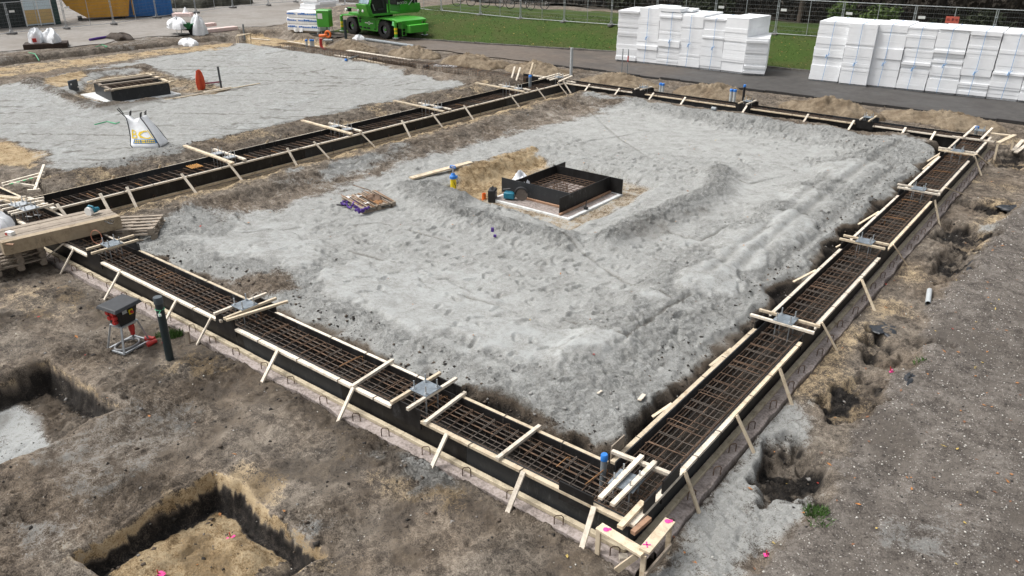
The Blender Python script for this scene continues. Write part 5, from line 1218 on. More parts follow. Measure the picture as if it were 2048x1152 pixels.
pp_ = lying((692,122), (716,114), .05, PIPEG, 'grey pipe with blue ends lying at the trench edge', .06); p = ongr(692,122); m = MB(); m.lathe([(.06,-.05),(.06,.05)], (p.x,p.y,p.z+.06), 12, M=Matrix.Rotation(RAD(90),3,'Y')); m.build('pipe_cap', BLUECAP, pp_)
lying((738,121), (754,117), .045, PIPEG, 'short grey pipe lying beside the trench plank', .05)
lying((848,134), (857,133), .07, mat('slate_pipe', (.05,.05,.05)), 'dark pipe stub at the rusty cage beside the foam sheet', .02)
# ---- batter boards at the corners
def batter(label, A, B, Cc, h, w=.11, pink=(), extra=True):
    r_ = thing('batter_board', label, 'batter board', (B[0],B[1],gz(B[0],B[1])), 0, 'survey batter boards at the corners')
    for p, q, dz in ((A, B, 0), (Cc, B, .036)):
        m = MB(); m.bar((p[0],p[1],h+dz), (q[0],q[1],h+dz), w, .034); m.build('board', WOOD, r_, bevel=.003)
    for p in (A, B, Cc):
        m = MB(); z0 = gz(p[0],p[1]); m.bar((p[0]+.02,p[1]-.03,z0-.1), (p[0],p[1],h-.02), .06, .03, up=(0,1,0)); m.build('stake', WOOD, r_, bevel=.003)
    for p, kind in pink:
        m = MB(); z = h+.021+(.036 if kind != 'a' else 0)
        if kind == 'x':
            for a in (.6, 2.2): m.bar((p[0]-.045*math.cos(a),p[1]-.045*math.sin(a),z), (p[0]+.045*math.cos(a),p[1]+.045*math.sin(a),z), .016, .003)
        else: m.lathe([(.036,0),(.028,.003)], (p[0],p[1],z-.001), 9); m.lathe([(.022,0),(.018,.003)], (p[0]+.03,p[1]+.03,z-.001), 8)
        m.build('paint_mark', PINKPAINT, r_)
    return r_
hN = -.06
A, B, C3 = at(1198,1053,hN), at(1288,1108,hN), at(1340,1046,hN)
r_ = batter('pale batter boards with pink paint marks at the near corner of the frame', A[:2], B[:2], C3[:2], hN, .13, (((A[0]+.10,A[1]-.01),'a'), ((B[0]-.02,B[1]+.09),'x'), ((C3[0]-.01,C3[1]-.05),'o')))
m = MB(); m.bar((A[0]+.35,A[1]-.16,-.38), (B[0]-.08,B[1]-.02,-.12), .03, .07); m.build('brace', WOOD, r_); m = MB(); m.bar((B[0]+.06,B[1]-.05,-.30), (C3[0]+.06,C3[1]-.04,-.33), .025, .06); m.build('brace', WOODG, r_)
p = at(1218,1085,-.45); m = MB(); m.box((p.x+.28,p.y-.15,-.4), (.10,.08,.05), .7); o = m.build('timber_offcut', WOODW, None); tag(o, 'pale wood block on the ground under the near batter boards', 'offcut')
hR = .05; A, B, C3 = at(1978,266,hR), at(2029,272,hR), at(1990,302,hR)
r_ = batter('batter boards with a red mark at the far right corner of the frame', A[:2], B[:2], (B[0]-.25, B[1]-1.5), hR, .13)
for a, b, lb_ in (((2026,305),(2044,287), 'pale board lying at the right edge, left of a pair'), ((2030,309),(2060,290), 'pale board lying at the right edge, right of a pair')):
    plank('plank', a, b, .12, .04, WOODW, lb_, .06, .12)
hL = -.1
r_ = batter('small batter boards standing at the far end of the trench left of the sand bed', at(475,69,.1)[:2], at(500,68,.1)[:2], (at(500,68,.1)[0]+.6, at(500,68,.1)[1]-1.4), .1, .14)
p = ongr(490,80); m = MB(); m.tube([(p.x,p.y,p.z),(p.x,p.y,p.z+1.0)], .06, 10); o = m.build('pipe', PIPEG, None); tag(o, 'grey pipe standing behind the small far batter boards', 'pipe')
# survey stakes with pink paint, plastic sheets, small pieces
for px, lb_ in (((462,1075), 'pink painted survey peg on the floor of the near pit'), ((318,1150), 'pink painted survey peg at the bottom edge in the near pit'), ((1535,1112), 'pink survey peg on the grey mud at lower right'), ((1782,742), 'pink survey paint splash by the dug hole at right')):
    p = ongr(*px); r_ = thing('survey_peg', lb_, 'survey peg', p, 0, 'pink survey pegs'); m = MB(); m.tube([(0,0,-.05),(-.02,0,.07)], .007, 5); m.build('peg', RED, r_, world=False)
    m = MB(); 
    for k in range(5): m.box((.02+.05*ro.uniform(-1,1),.05*ro.uniform(-1,1),.008), (.055,.03,.006), ro.uniform(0,3))
    m.build('paint_mark', PINKPAINT, r_, world=False)
def sheet(px, rx, ry, h, label, seed, mt=None):
    p = ongr(*px); o = sheet_blob('plastic_sheet', mt or mat('black_sheet', (.022,.026,.032), .35, .4, 9, dirt=(.16,.14,.12), dirt_amt=.3), None, (p.x,p.y,p.z-.02), rx, ry, h, seed); tag(o, label, 'plastic sheet', 'black plastic sheets by the dug holes')
sheet((1820,755), .08, .32, .05, 'blue black plastic sheet edge by the dug hole in the middle right', 1); sheet((2020,415), .32, .22, .08, 'dark plastic sheet in the farthest dug hole at right', 2)
sheet((1770,655), .2, .30, .04, 'black plastic flap in the dug hole near the short pipe piece', 3); sheet((1945,530), .08, .6, .05, 'slate plastic strip along the large dug hole', 4)
# ================================================================== TELEHANDLER
w0 = at(706,66.5,-.425); w1 = at(770.5,75.5,-.425)
T = thing('telehandler', 'bright green rotating telehandler parked on the muddy road', 'telehandler', (w0.x,w0.y,-.425), math.atan2(w1.y-w0.y, w1.x-w0.x))
WBASE = (w1-w0).length; T.scale = (1, 1, .9); T.location += Vector((.35, -.45, 0)); WM[T] = Matrix.Translation(T.location) @ Matrix.Rotation(T.rotation_euler.z, 4, 'Z')
def lb(name, mt, fn, parent=None, bevel=.0, smooth=35):
    m = MB(); fn(m); return m.build(name, mt, parent or T, world=False, bevel=bevel, smooth=smooth)
RX90 = Matrix.Rotation(RAD(90), 3, 'X')
def wheel(u, v, out):
    def tyre(m):
        m.lathe([(.30,-.21),(.50,-.225),(.59,-.20),(.615,-.12),(.62,0),(.615,.12),(.59,.20),(.50,.225),(.30,.21)], (u,v,.62), 32, M=RX90, cap=False)
        for k in range(18):
            for sg in (-1, 1):
                a = 2*math.pi*(k+(.5 if sg > 0 else 0))/18
                p = Vector((u+.615*math.cos(a), v+sg*.01, .62+.615*math.sin(a))); a2 = a+.16; q = Vector((u+.60*math.cos(a2), v+sg*.20, .62+.60*math.sin(a2)))
                m.bar(p, q, .07, .06, up=(math.cos(a), 0, math.sin(a)))
    t = lb('wheel', TYRE, tyre)
    lb('rim', RIM, lambda m: m.lathe([(.31,-.17),(.33,-.10),(.32,.02),(.24,.05),(.22,.02),(.0,.02)] if out > 0 else [(.31,.17),(.33,.10),(.32,-.02),(.24,-.05),(.22,-.02),(.0,-.02)], (u,v,.62), 24, M=RX90, cap=False), t)
    lb('hub', GREENM, lambda m: m.lathe([(.10,-.06),(.09,.10)] if out > 0 else [(.10,.06),(.09,-.10)], (u,v,.62), 12, M=RX90), t)
for u in (0, WBASE):
    wheel(u, .24, 1); wheel(u, 2.16, -1)
def skirt(m):
    prof = [(.62,1.36),(.86,.50),(1.0,.42),(2.7,.42),(2.82,.55),(2.86,1.0),(3.05,1.36)]
    m.prism([(a, b) for a, b in prof], -.2, .0, 0, Matrix(((1,0,0),(0,0,-1),(0,1,0))), (0,.10,0)); 
    m.box((1.85,1.2,.85), (1.9,1.9,.75))
ch = lb('chassis', GREENM, skirt, bevel=.015)
lb('side_panel', mat('machine_green_dark', (.04,.32,.02), .4, .12, 3, 0, 0), lambda m: m.box((1.85,.07,.88), (1.5,.02,.62)), ch)
for k, (u, z, w, h) in enumerate(((.98,1.2,.22,.12),(.99,1.0,.22,.14),(1.02,.62,.24,.14),(1.45,.6,.28,.12),(1.85,.6,.28,.12),(2.5,.58,.10,.08))):
    lb('vent', DARK, lambda m: m.box((u,.075,z), (w,.06,h)), ch)
em = lb('emblem', WHITE, lambda m: (m.lathe([(.12,0),(.12,.012)], (1.95,.055,.96), 18, M=RX90), m.box((1.68,.052,.96), (.36,.012,.07)), m.box((2.2,.052,.96), (.30,.012,.06))), ch)
lb('emblem_ring', GREENM, lambda m: m.lathe([(.06,0),(.06,.012)], (1.95,.040,.96), 14, M=RX90), em)
def fdeck(m):
    P = [(-1.05,1.30),(-.95,1.36),(.75,1.46),(1.1,1.42),(1.1,1.34),(.7,1.37),(-1.0,1.25)]
    m.prism(P, -2.4, 0, 0, Matrix(((1,0,0),(0,0,-1),(0,1,0))), (0,.0,0))
lb('front_deck', GREENM, fdeck, bevel=.015)
def rdeck(m):
    P = [(2.75,1.34),(3.0,1.43),(4.6,1.40),(4.95,1.30),(4.95,1.18),(4.55,1.30),(3.0,1.34),(2.8,1.22)]
    m.prism(P, -2.4, 0, 0, Matrix(((1,0,0),(0,0,-1),(0,1,0))), (0,.0,0)); m.box((4.72,1.2,1.0), (.40,1.7,.45))
lb('rear_deck', GREENM, rdeck, bevel=.015)
lb('front_axle_frame', DARK, lambda m: (m.box((0,1.2,.62), (.35,1.6,.35)), m.box((WBASE,1.2,.62), (.35,1.6,.35)), m.box((2.2,1.2,.55), (4.6,.9,.35)))) 
lb('tool_box', GREENM, lambda m: m.box((5.12,1.42,.74), (.46,1.55,.50)), bevel=.03)
lb('tool_box_lid', mat('machine_green_light', (.10,.55,.05), .4, .1, 3, 0, 0), lambda m: m.box((5.12,1.42,1.005), (.48,1.57,.03)), bevel=.01)
lb('ladder', GREENM, lambda m: [m.tube([(4.98,v,.30),(4.98,v,1.28)], .022, 7) for v in (.28,.58)]+[m.tube([(4.98,.28,z),(4.98,.58,z)], .018, 7) for z in (.35,.62,.9,1.15)])
for u in (-.92, 4.72):
    for v in (-.03, 2.4):
        o = lb('outrigger', GREENM, lambda m: m.lathe([(.10,.22),(.10,.42),(.085,.43),(.085,1.0),(.1,1.0),(.1,1.25)], (u,v,0), 14))
        lb('hazard_stripe', YELLOW, lambda m: (m.lathe([(.104,.45),(.104,.62)], (u,v,0), 14), m.lathe([(.104,.70),(.104,.86)], (u,v,0), 14)), o)
        lb('foot_pad', STEEL, lambda m: m.lathe([(.22,.16),(.22,.20),(.1,.22)], (u,v,0), 14), o)
for u, v in ((-1.0,-.02), (4.5,-.03)): lb('marker_flap', GREENL, lambda m: m.box((u,v,1.12), (.20,.03,.30), 0, M=Matrix.Rotation(RAD(12), 3, 'Y')), bevel=.01)
lb('slew_ring', DARK, lambda m: m.lathe([(.75,1.36),(.75,1.56)], (1.85,1.2,0), 28))
# turret turned square to the chassis
lb('turret', GREENM, lambda m: (m.box((1.9,1.4,1.62), (2.2,4.2,.14)), m.box((2.45,2.75,1.92), (1.15,1.7,.55)), m.box((1.1,2.8,2.1), (.9,1.6,.9)), m.prism([(-3.62,1.70),(-3.62,2.0),(-3.2,2.15),(-2.2,2.7),(-2.2,1.70)], 0, 1.12, 0, Matrix(((0,0,1),(-1,0,0),(0,1,0))), (1.92,.0,0))), bevel=.02)
lb('engine_cover', mat('machine_green_dark', (.04,.32,.02), .4), lambda m: m.box((3.03,2.25,1.98), (.03,.85,.5)), bevel=.01)
lb('black_cover', DARK, lambda m: m.box((2.46,2.35,2.45), (1.16,1.55,.55)), bevel=.02)
tv, tf = text_mesh('ROTO', .30); lt = MB(); lt.add([(3.046, 1.58+x*1.02, 2.20+y*.8) for x, y, z in tv], tf); lt.build('lettering', WHITE, T, world=False, smooth=0)
lb('white_slash', WHITE, lambda m: m.bar((3.05,2.55,2.12), (3.05,3.2,2.75), .012, .07, up=(1,0,0)))
def cabf(m):
    # frame of the cab: pillars and roof, sloping nose
    for a, b in (((1.95,-.75,1.95),(1.95,-.35,3.1)), ((3.0,-.75,1.95),(3.0,-.35,3.1)), ((3.0,-.75,1.95),(3.0,-.45,1.6)), ((3.0,.95,1.6),(3.0,.95,3.1)), ((1.95,.95,1.6),(1.95,.95,3.1)), ((3.0,-.45,1.6),(3.0,.95,1.58)), ((1.95,-.75,1.95),(3.0,-.75,1.95)), ((3.0,-.35,3.1),(3.0,.95,3.1)), ((1.95,-.35,3.1),(3.0,-.35,3.1))): m.bar(a, b, .10, .09)
    m.box((2.47,.3,3.15), (1.15,1.4,.10)); m.box((2.47,.2,1.6), (1.05,1.3,.06))
cb = lb('cab', GREENM, cabf, bevel=.015)
lb('nose', GREENM, lambda m: m.prism([(.95,2.35),(.85,1.95),(.70,1.5),(.30,1.46),(.45,1.8),(.6,2.35)], 0, 1.05, 0, Matrix(((0,0,1),(-1,0,0),(0,1,0))), (1.95,0,0)), cb, bevel=.03)
lb('windscreen', GLASS, lambda m: m.add([(2.0,-.72,2.38),(2.95,-.72,2.38),(2.95,-.40,3.05),(2.0,-.40,3.05),(2.0,-.69,2.38),(2.95,-.69,2.38),(2.95,-.37,3.05),(2.0,-.37,3.05)], [(0,1,2,3),(7,6,5,4),(0,4,5,1),(1,5,6,2),(2,6,7,3),(3,7,4,0)]), cb)
lb('interior', DARK, lambda m: (m.box((2.45,.2,2.3), (.98,1.2,1.3)),), cb)
lb('seat', mat('cab_seat', (.03,.03,.033), .8), lambda m: (m.box((2.93,.25,1.95), (.18,.5,.15)), m.box((2.94,.5,2.3), (.16,.14,.6), 0, M=Matrix.Rotation(RAD(10),3,'X'))), cb, bevel=.03)
lb('steering_column', STEEL, lambda m: m.bar((2.97,-.22,1.9), (2.97,-.38,2.35), .05, .05), cb)
for u in (2.08, 2.55): lb('headlight', WHITE, lambda m: m.lathe([(.09,0),(.10,.05),(.07,.08)], (u,-.82,1.90), 14, M=RX90), cb)
lb('mirror_arm', GREENM, lambda m: m.tube([(1.95,-.6,1.9),(1.2,-.5,2.0),(.4,-.4,1.95)], .03, 7)); lb('work_light', WHITE, lambda m: m.lathe([(.10,0),(.12,.06),(.08,.12)], (.25,-.4,1.8), 14, M=RX90))
lb('light_housing', BLACK, lambda m: m.box((.28,-.25,1.82), (.34,.2,.30)), bevel=.03)
lb('boom', GREENM, lambda m: m.bar((1.3,3.2,2.9), (1.3,-2.6,3.15), .42, .5), bevel=.02)
lb('exhaust', BLACK, lambda m: m.tube([(2.8,3.45,1.7),(2.8,3.45,2.7)], .08, 10))

# ================================================================== FOAM BLOCKS
rf = random.Random(31)
def bale(c, w, d, h, rz, label, group, strap=True, knot=True, minh=.1, leanx=0.0, grey_base=True):
    r_ = thing('foam_bale', label, 'foam bale', c, rz, group)
    z = .0
    if grey_base:
        m = MB(); m.box((0,d/2,.04), (w*.98,d*.96,.08)); m.build('base_strip', mat('soiled_foam', (.34,.35,.36), .9, .45, 14), r_, world=False); z = .08
    ox = 0
    while z < h-.02:
        t = rf.choice([.1,.1,.12,.15,.2,.3,.45]) if minh < .2 else .12
        t = min(t, h-z)
        if t < .06: t = h-z
        if rf.random() < .25: ox = rf.choice([-.02,.018,.0,.01,-.01])
        oy = rf.uniform(-.012,.012)+(rf.choice([-.05,.04]) if rf.random() < .18 else 0)
        m = MB(); m.box((ox+leanx*z/h, d/2+oy, z+t/2), (w-.002, d, t-.0025), rf.uniform(-.002,.002)); m.build('slab', FOAM, r_, world=False, bevel=.004); z += t
    if strap:
        sx = rf.uniform(-.06,.10); y0 = -.075; m = MB()
        m.tube([(sx-.05,y0,.06),(sx+leanx*.5,y0,h*.5),(sx+leanx,y0,h+.0),(sx+leanx,.02,h+.012),(sx+leanx+.02,d*.96,h+.012),(sx,d+.06,h*.5)], .010, 5); s_ = m.build('strap', STRAP, r_, world=False)
        if knot:
            m = MB(); zz = h*rf.uniform(.35,.5); m.tube([(sx-.02,y0-.01,zz+.06),(sx-.03,y0-.02,zz-.02),(sx-.05,y0-.02,zz-.10)], .022, 5); m.tube([(sx,y0-.02,zz),(sx+.07,y0-.02,zz+.08),(sx+.10,y0-.01,zz+.12)], .010, 5); m.build('knot', STRAP, s_, world=False)
    return r_
GL = 'strapped foam bales left of the gap'; GR = 'strapped foam bales right of the gap'
lpx = [1231,1271,1312,1355,1397,1440,1484]; lpy = [121.5,125,129.5,134,138.5,143,148.5]
for i in range(6):
    p, q = at(lpx[i], lpy[i], -.42), at(lpx[i+1], lpy[i+1], -.42); c = (p+q)/2; w = (q-p).length; rz = math.atan2(q.y-p.y, q.x-p.x)
    hgt = [2.62,2.80,2.66,2.62,2.52,2.62][i]
    bale((c.x,c.y,-.425), w+.002, 2.4, hgt, rz, ['ragged leftmost foam bale of stepped slabs without strap, left of the gap', 'tall strapped foam bale, second from the left end of the left row', 'strapped foam bale carrying two extra loose slabs on top', 'fourth foam bale from the left in the left row', 'fifth foam bale from the left in the left row', 'full height foam bale beside the low unstrapped stack'][i], GL, strap=i not in (0, 5), leanx=[.03,.02,.02,.02,.02,.02][i])
    if i == 2:
        for k, (dx, dy, t) in enumerate(((-.15,.0,.18), (.1,.7,.1))):
            m = MB(); m.box((c.x+dx, c.y+.55+dy, -.425+hgt+t/2+.02+.0*k), (1.25,1.1,t), .1*k+.05); o = m.build('foam_slab', FOAM, None, bevel=.006); tag(o, ['loose thick foam slab on top of the left row of bales', 'loose thin foam slab lying behind on top of the left row'][k], 'foam slab')
p, q = at(1485,149,-.42), at(1528,151.5,-.42); c = (p+q)/2
bale((c.x,c.y,-.425), (q-p).length+.02, 2.4, 1.75, math.atan2(q.y-p.y,q.x-p.x), 'low unstrapped stack of foam slabs at the right end of the left row', GL, strap=False, minh=.3)
rpx = [(1616,1674),(1676,1731),(1733,1789),(1790,1847),(1848,1909),(1910,1970),(1971,2033),(2034,2098)]
for i, (a, b) in enumerate(rpx):
    ya, yb = (161+(a-1616)*.102+ (1.5 if i == 1 else 0)), (161+(b-1616)*.102+(1.5 if i == 1 else 0)); p, q = at(a, ya, -.42), at(b, yb, -.42); c = (p+q)/2
    bale((c.x,c.y,-.425), (q-p).length+.004, 2.4, [2.72,2.72,2.74,2.70,2.72,2.72,2.70,2.72][i], math.atan2(q.y-p.y,q.x-p.x)*.6+.01, ['ragged strapped foam bale beside the gap, left end of the right row', 'second foam bale from the gap in the right row', 'third foam bale from the gap in the right row', 'fourth foam bale from the gap in the right row', 'fifth foam bale from the gap in the right row', 'sixth foam bale from the gap in the right row', 'seventh foam bale from the gap in the right row', 'foam bale cut by the right edge of the right row'][i], GR, leanx=[.10,.05,.05,.05,.05,.05,.05,.05][i])
# printed wrapper pack, loose slabs and green box by the trench
c = ongr(572,62); c2 = at(576,63,-.42); e2 = at(642,67,-.42)
r_ = thing('insulation_pack', 'film wrapped insulation pack with rows of blue print beside the green box', 'insulation pack', ((c2.x+e2.x)/2,(c2.y+e2.y)/2,-.43), math.atan2(e2.y-c2.y,e2.x-c2.x))
Lp = (e2-c2).length
for k in range(3):
    m = MB(); m.box((rf.uniform(-.04,.04), .6, .10+.42*k+.21), (Lp-.05-.03*(k == 2), 1.2, .41), rf.uniform(-.012,.012)); sl = m.build('pack', SACK, r_, world=False, bevel=.05)
    m = MB()
    for j in range(17):
        x = -Lp/2+.12+(Lp-.3)*j/16
        if abs(j-5) < 1: continue
        hh = rf.uniform(.05,.13); m.box((x, -.008, .10+.42*k+.22+hh/2), (Lp/17*.78, .012, hh))
    m.build('print_row', mat('blue_pack_print', (.04,.18,.55), .6), sl, world=False)
m = MB(); m.box((0,.6,.05), (Lp*.9,1.0,.10)); m.build('pallet_base', WOODG, r_, world=False)
m = MB(); m.grid(lambda i, j: Vector((-Lp*.30+.75*i/8, -.03-.05*math.sin(i*1.1)*(1-j/5)-.02, .04+.28*j/5+.03*math.sin(i*2))), 9, 6); m.build('torn_film', SACK, r_, world=False)
p = at(613,24,-.42); q = at(648,29,-.42); 
r0 = Vector((p.x,p.y,-.42)); rz = math.atan2((at(632,27,-.42)-at(600,21,-.42)).y, (at(632,27,-.42)-at(600,21,-.42)).x)
for k, (dx, dy, t, l, w, lb_) in enumerate(((0,0,.36,2.0,2.4,'bottom thick slab of the white stack beyond the wrapped pack'), (-.05,.05,.30,1.95,2.3,'second slab of the white stack beyond the wrapped pack'), (.2,.2,.22,2.0,2.2,'third slab of the white stack beyond the wrapped pack, shifted'), (.05,.1,.20,1.9,2.3,'top slab of the white stack beyond the wrapped pack'))):
    z = -.42+sum([.36,.30,.22,.20][:k]); m = MB(); m.box((p.x+dx+.5, p.y+dy+.9, z+t/2), (l, w, t-.01), rz*.0+.03*k); o = m.build('foam_slab', FOAM, None, bevel=.01); tag(o, lb_, 'foam slab', 'slabs of the white stack beyond the wrapped pack')
c = at(652,69,-.42); r_ = thing('distribution_cabinet', 'bright green power cabinet on thin grey legs near the telehandler', 'power box', (c.x,c.y,-.42), RAD(28))
m = MB(); m.box((0,0,1.02), (.86,.66,1.02)); m.build('housing', GREENM, r_, world=False, bevel=.02); m = MB(); m.add([(-.46,-.36,1.53),(.46,-.36,1.53),(.46,.36,1.53),(-.46,.36,1.53),(-.40,-.30,1.60),(.40,-.30,1.60),(.40,.30,1.60),(-.40,.30,1.60)], [(3,2,1,0),(4,5,6,7),(0,1,5,4),(1,2,6,5),(2,3,7,6),(3,0,4,7)]).build('lid', GREENM, r_, world=False)
for x, y in ((-.36,-.27),(.36,-.27),(.36,.27),(-.36,.27)):
    m = MB(); m.tube([(x*1.25,y*1.3,0),(x,y,.53)], .022, 7); m.build('leg', STEEL, r_, world=False)
m = MB(); m.box((-.18,-.333,1.2), (.34,.012,.34)); m.build('label_patch', WHITE, r_, world=False)
m = MB(); m.tube([(.1,0,.5),(.12,0,.2),(.3,-.3,.03),(-.6,-.5,.03),(-1.0,-.4,.1),(-.5,-.1,.03)], .03, 7); m.build('cable', BLACK, r_, world=False)
p = at(655,71,-.42); m = MB(); m.grid(lambda i, j: Vector((p.x-1.2+2.6*i/10, p.y-.55+1.2*j/6, -.40+.03*math.sin(i*1.7+j*2.3)+.02*((i+j) % 2))), 11, 7); o = m.build('rubber_mat', mat('muddy_mat', (.045,.034,.026), .9, .5, 5), None); tag(o, 'dark muddy mat beneath the green power cabinet', 'mat')
c = ongr(649,76); r_ = thing('pipe_elbow', 'orange pipe fitting with open ring lying below the green cabinet', 'pipe fitting', c, .4)
m = MB(); m.tube([(-.35,0,.12),(-.05,0,.14),(.2,.05,.2)], .10, 14); m.build('tube', ORANGE, r_, world=False); m = MB(); m.tube([(.26+.18*math.cos(k*.45), .02, .24+.18*math.sin(k*.45)) for k in range(15)], .07, 8); m.build('ring', ORANGE, r_, world=False)
c = ongr(644,99); r_ = thing('pipe_elbow', 'red bent pipe standing in the open trench', 'pipe fitting', (c.x,c.y,c.z), .2); m = MB(); m.tube([(-.02,0,.62),(-.05,0,.3),(.0,0,.12),(.16,0,.03),(.28,0,.02)], .085, 14); m.build('tube', RED, r_, world=False)
m = MB(); p = ongr(655,83); m.tube([p+Vector((-.35,0,.05)), p+Vector((.4,.1,.1))], .07, 10); o = m.build('pipe', PIPEG, None); tag(o, 'short grey pipe lying below the orange fitting', 'pipe')
# white sacks at the far left, on their dark pallet
c = ongr(93,97); r_ = thing('loading_mat', 'dark soaked wooden platform under the white sacks at the far left', 'platform', (c.x,c.y,c.z), RAD(62)); m = MB(); m.box((0,.4,.15), (2.3,1.3,.30)); m.build('deck', mat('soaked_wood', (.045,.028,.02), .85, .5, 4), r_, world=False, bevel=.03)
dxy = Vector((math.cos(RAD(62)), math.sin(RAD(62)), 0)); 
for k, (o_, rx, ry, h, lb_) in enumerate(((-.5,.36,.4,.72,'white sack with black trim and red mark on the dark platform'), (.28,.6,.45,.66,'larger white sack on the dark platform'))):
    q = c+dxy*o_+Vector((-.4,.25,.30)); o = sheet_blob('sack', SACK, None, q, rx, ry, h, 50+k); tag(o, lb_, 'sack', 'white sacks on the dark platform')
q = c+dxy*(-.45)+Vector((.05,-.10,.5)); m = MB(); m.box(q, (.04,.22,.22), RAD(-25)); o = m.build('sack_patch', RED, bpy.data.objects['sack.002'] if 'sack.002' in bpy.data.objects else None)
# wheelbarrow loaded with sacks and pink foam
c = ongr(372,70); r_ = thing('wheelbarrow', 'wheelbarrow with red wheel hub buried under white sheets', 'wheelbarrow', (c.x,c.y,c.z), RAD(30))
r_.scale = (.72,.8,.8); m = MB(); m.lathe([(.30,-.08),(.40,-.06),(.40,.06),(.30,.08)], (.75,0,.38), 20, M=RX90); w_ = m.build('wheel', TYRE, r_, world=False); m = MB(); m.lathe([(.26,-.07),(.26,.07)], (.75,0,.38), 14, M=RX90); m.build('rim', RED, w_, world=False)
m = MB(); m.add([(-.7,-.4,.5),(.6,-.3,.5),(.6,.3,.5),(-.7,.4,.5),(-.9,-.6,.95),(.9,-.5,.95),(.9,.5,.95),(-.9,.6,.95)], [(3,2,1,0),(0,1,5,4),(1,2,6,5),(2,3,7,6),(3,0,4,7)]).build('tray', mat('barrow_green', (.03,.2,.07), .5), r_, world=False)
for y in (-.35,.35):
    m = MB(); m.tube([(-1.5,y,.75),(-.6,y,.48),(.75,y*.3,.38)], .035, 8); m.build('handle', BLACK, r_, world=False); m = MB(); m.tube([(-.6,y,.5),(-.65,y,.0)], .035, 8); m.build('leg', WHITE, r_, world=False)
for k, (dx, dy, rx, ry, h, z, lb_) in enumerate(((-.45,-.25,.85,.6,.62,.45,'white sheet draped over the left of the wheelbarrow'), (.62,.62,.60,.5,1.05,.05,'big white sack standing right of the wheelbarrow'))):
    o = sheet_blob('white_sheet', SACK, None, (c.x+dx,c.y+dy,c.z+z), rx, ry, h, 60+k); tag(o, lb_, 'sack')
m = MB(); m.add([(c.x-1.2,c.y-.6,c.z+1.0),(c.x-.3,c.y-.75,c.z+1.0),(c.x-.55,c.y-.8,c.z+.15),(c.x-.9,c.y-.62,c.z+.4)], [(0,1,2,3)]); 
m = MB(); m.box((c.x-.5,c.y+.3,c.z+1.25), (1.2,.7,.20), .7); o = m.build('foam_sheet', PINKFOAM, None, bevel=.01); tag(o, 'pink foam sheet on top of the loaded wheelbarrow', 'foam sheet')
m = MB(); m.lathe([(.22,0),(.05,.34),(.0,.4)], (c.x-.6,c.y+.6,c.z+1.32), 9); o = m.build('white_sheet', SACK, None); tag(o, 'pointed white sheet corner above the pink foam', 'sheet')
for a, b, lb_, w, zz in (((398,67),(472,59),'long pinkish foam board lying beside the wheelbarrow', .55, .12), ((404,62),(430,59),'short pinkish foam board lying on the long one', .5, .36)):
    p, q = ongr(*a), ongr(*b); m = MB(); m.bar(p+Vector((0,0,zz)), q+Vector((0,0,zz)), w, .22); o = m.build('foam_board', PINKFOAM, None, bevel=.01); tag(o, lb_, 'foam board')
for px, rx, h, lb_, sd in (((378,90), .7, .35, 'white sheet heap on the tan ridge behind the far sand bed', 71), ((719,79), .45, .28, 'white sack lying before the telehandler at the sand heap', 72)):
    p = ongr(*px); o = sheet_blob('white_sheet', SACK, None, p, rx, rx*.6, h, sd); tag(o, lb_, 'sheet')
p = ongr(240,78); o = sheet_blob('dirt_heap', mat('peat_heap', (.06,.045,.034), .95, .5, 4, 0, .5), None, p, 1.25, .7, .34, 73); tag(o, 'dark brown dirt heap beyond the far sand bed', 'dirt heap')
p, q = ongr(180,83), ongr(215,77); m = MB(); m.tube([p+Vector((0,0,.1)), p.lerp(q,.4)+Vector((0,.1,.12)), q+Vector((0,0,.1))], .08, 6); o = m.build('webbing_strap', PURPLE, None); tag(o, 'purple strap on the ground beside the dark dirt heap', 'strap')

# ================================================================== SAND HEAPS
def heap_mat():
    m, n, l, b = nt('heap_sand'); tc = n.new('ShaderNodeTexCoord'); P = tc.outputs['Object']
    n0 = noise(n, l, P, 1.2, 5, .6); n1 = noise(n, l, P, 5, 8, .7, .6); n2 = noise(n, l, P, 28, 4, .65)
    f = math_(n, l, 'ADD', math_(n, l, 'MULTIPLY', n1, .6), math_(n, l, 'MULTIPLY', n2, .4))
    col = ramp(n, l, f, [(.32, (.085,.064,.042)), (.5, (.195,.152,.102)), (.66, (.29,.235,.16))]); col = mix(n, l, ramp(n, l, n0, [(.46,0.0),(.62,.7)]), col, mix(n, l, 1.0, col, (.58,.52,.46), 'MULTIPLY'))
    l.new(col, b.inputs['Base Color']); b.inputs['Roughness'].default_value = .95; bump(n, l, b, f, .6, .04); return m
HEAP = heap_mat()
def heap(px, w, d, h, label, seed, z=None):
    p = at(px[0], px[1], -.45 if z is None else z); nx = ny = 70; u = np.linspace(-1.25,1.25,nx); UX, VY = np.meshgrid(u, u, indexing='ij')
    xx = UX*w/2; yy = VY*d/2
    def nn(s, k): return pn((xx+seed*7.3)/s, (yy+seed*3.1)/s, seed+k)
    r = np.sqrt(UX**2+VY**2)+.20*nn(.9,1)+.08*nn(.35,2); hh = h*np.clip(1-r, 0, 1)**.62*.50*(1+.35*nn(.7,3))+np.where(r < 1, (.13*(1-np.abs(nn(.34,4))*2)+.07*(1-np.abs(nn(.15,6))*2))*np.clip(1.15-r,0,1)+.035*nn(.10,5), -.25)
    zz = -.47+np.where(r < 1.0, np.maximum(hh, -.05), -.25)
    o = grid_mesh('sand_heap', xx+p.x, yy+p.y, zz, HEAP); return tag(o, label, 'sand heap', 'sand heaps along the road')
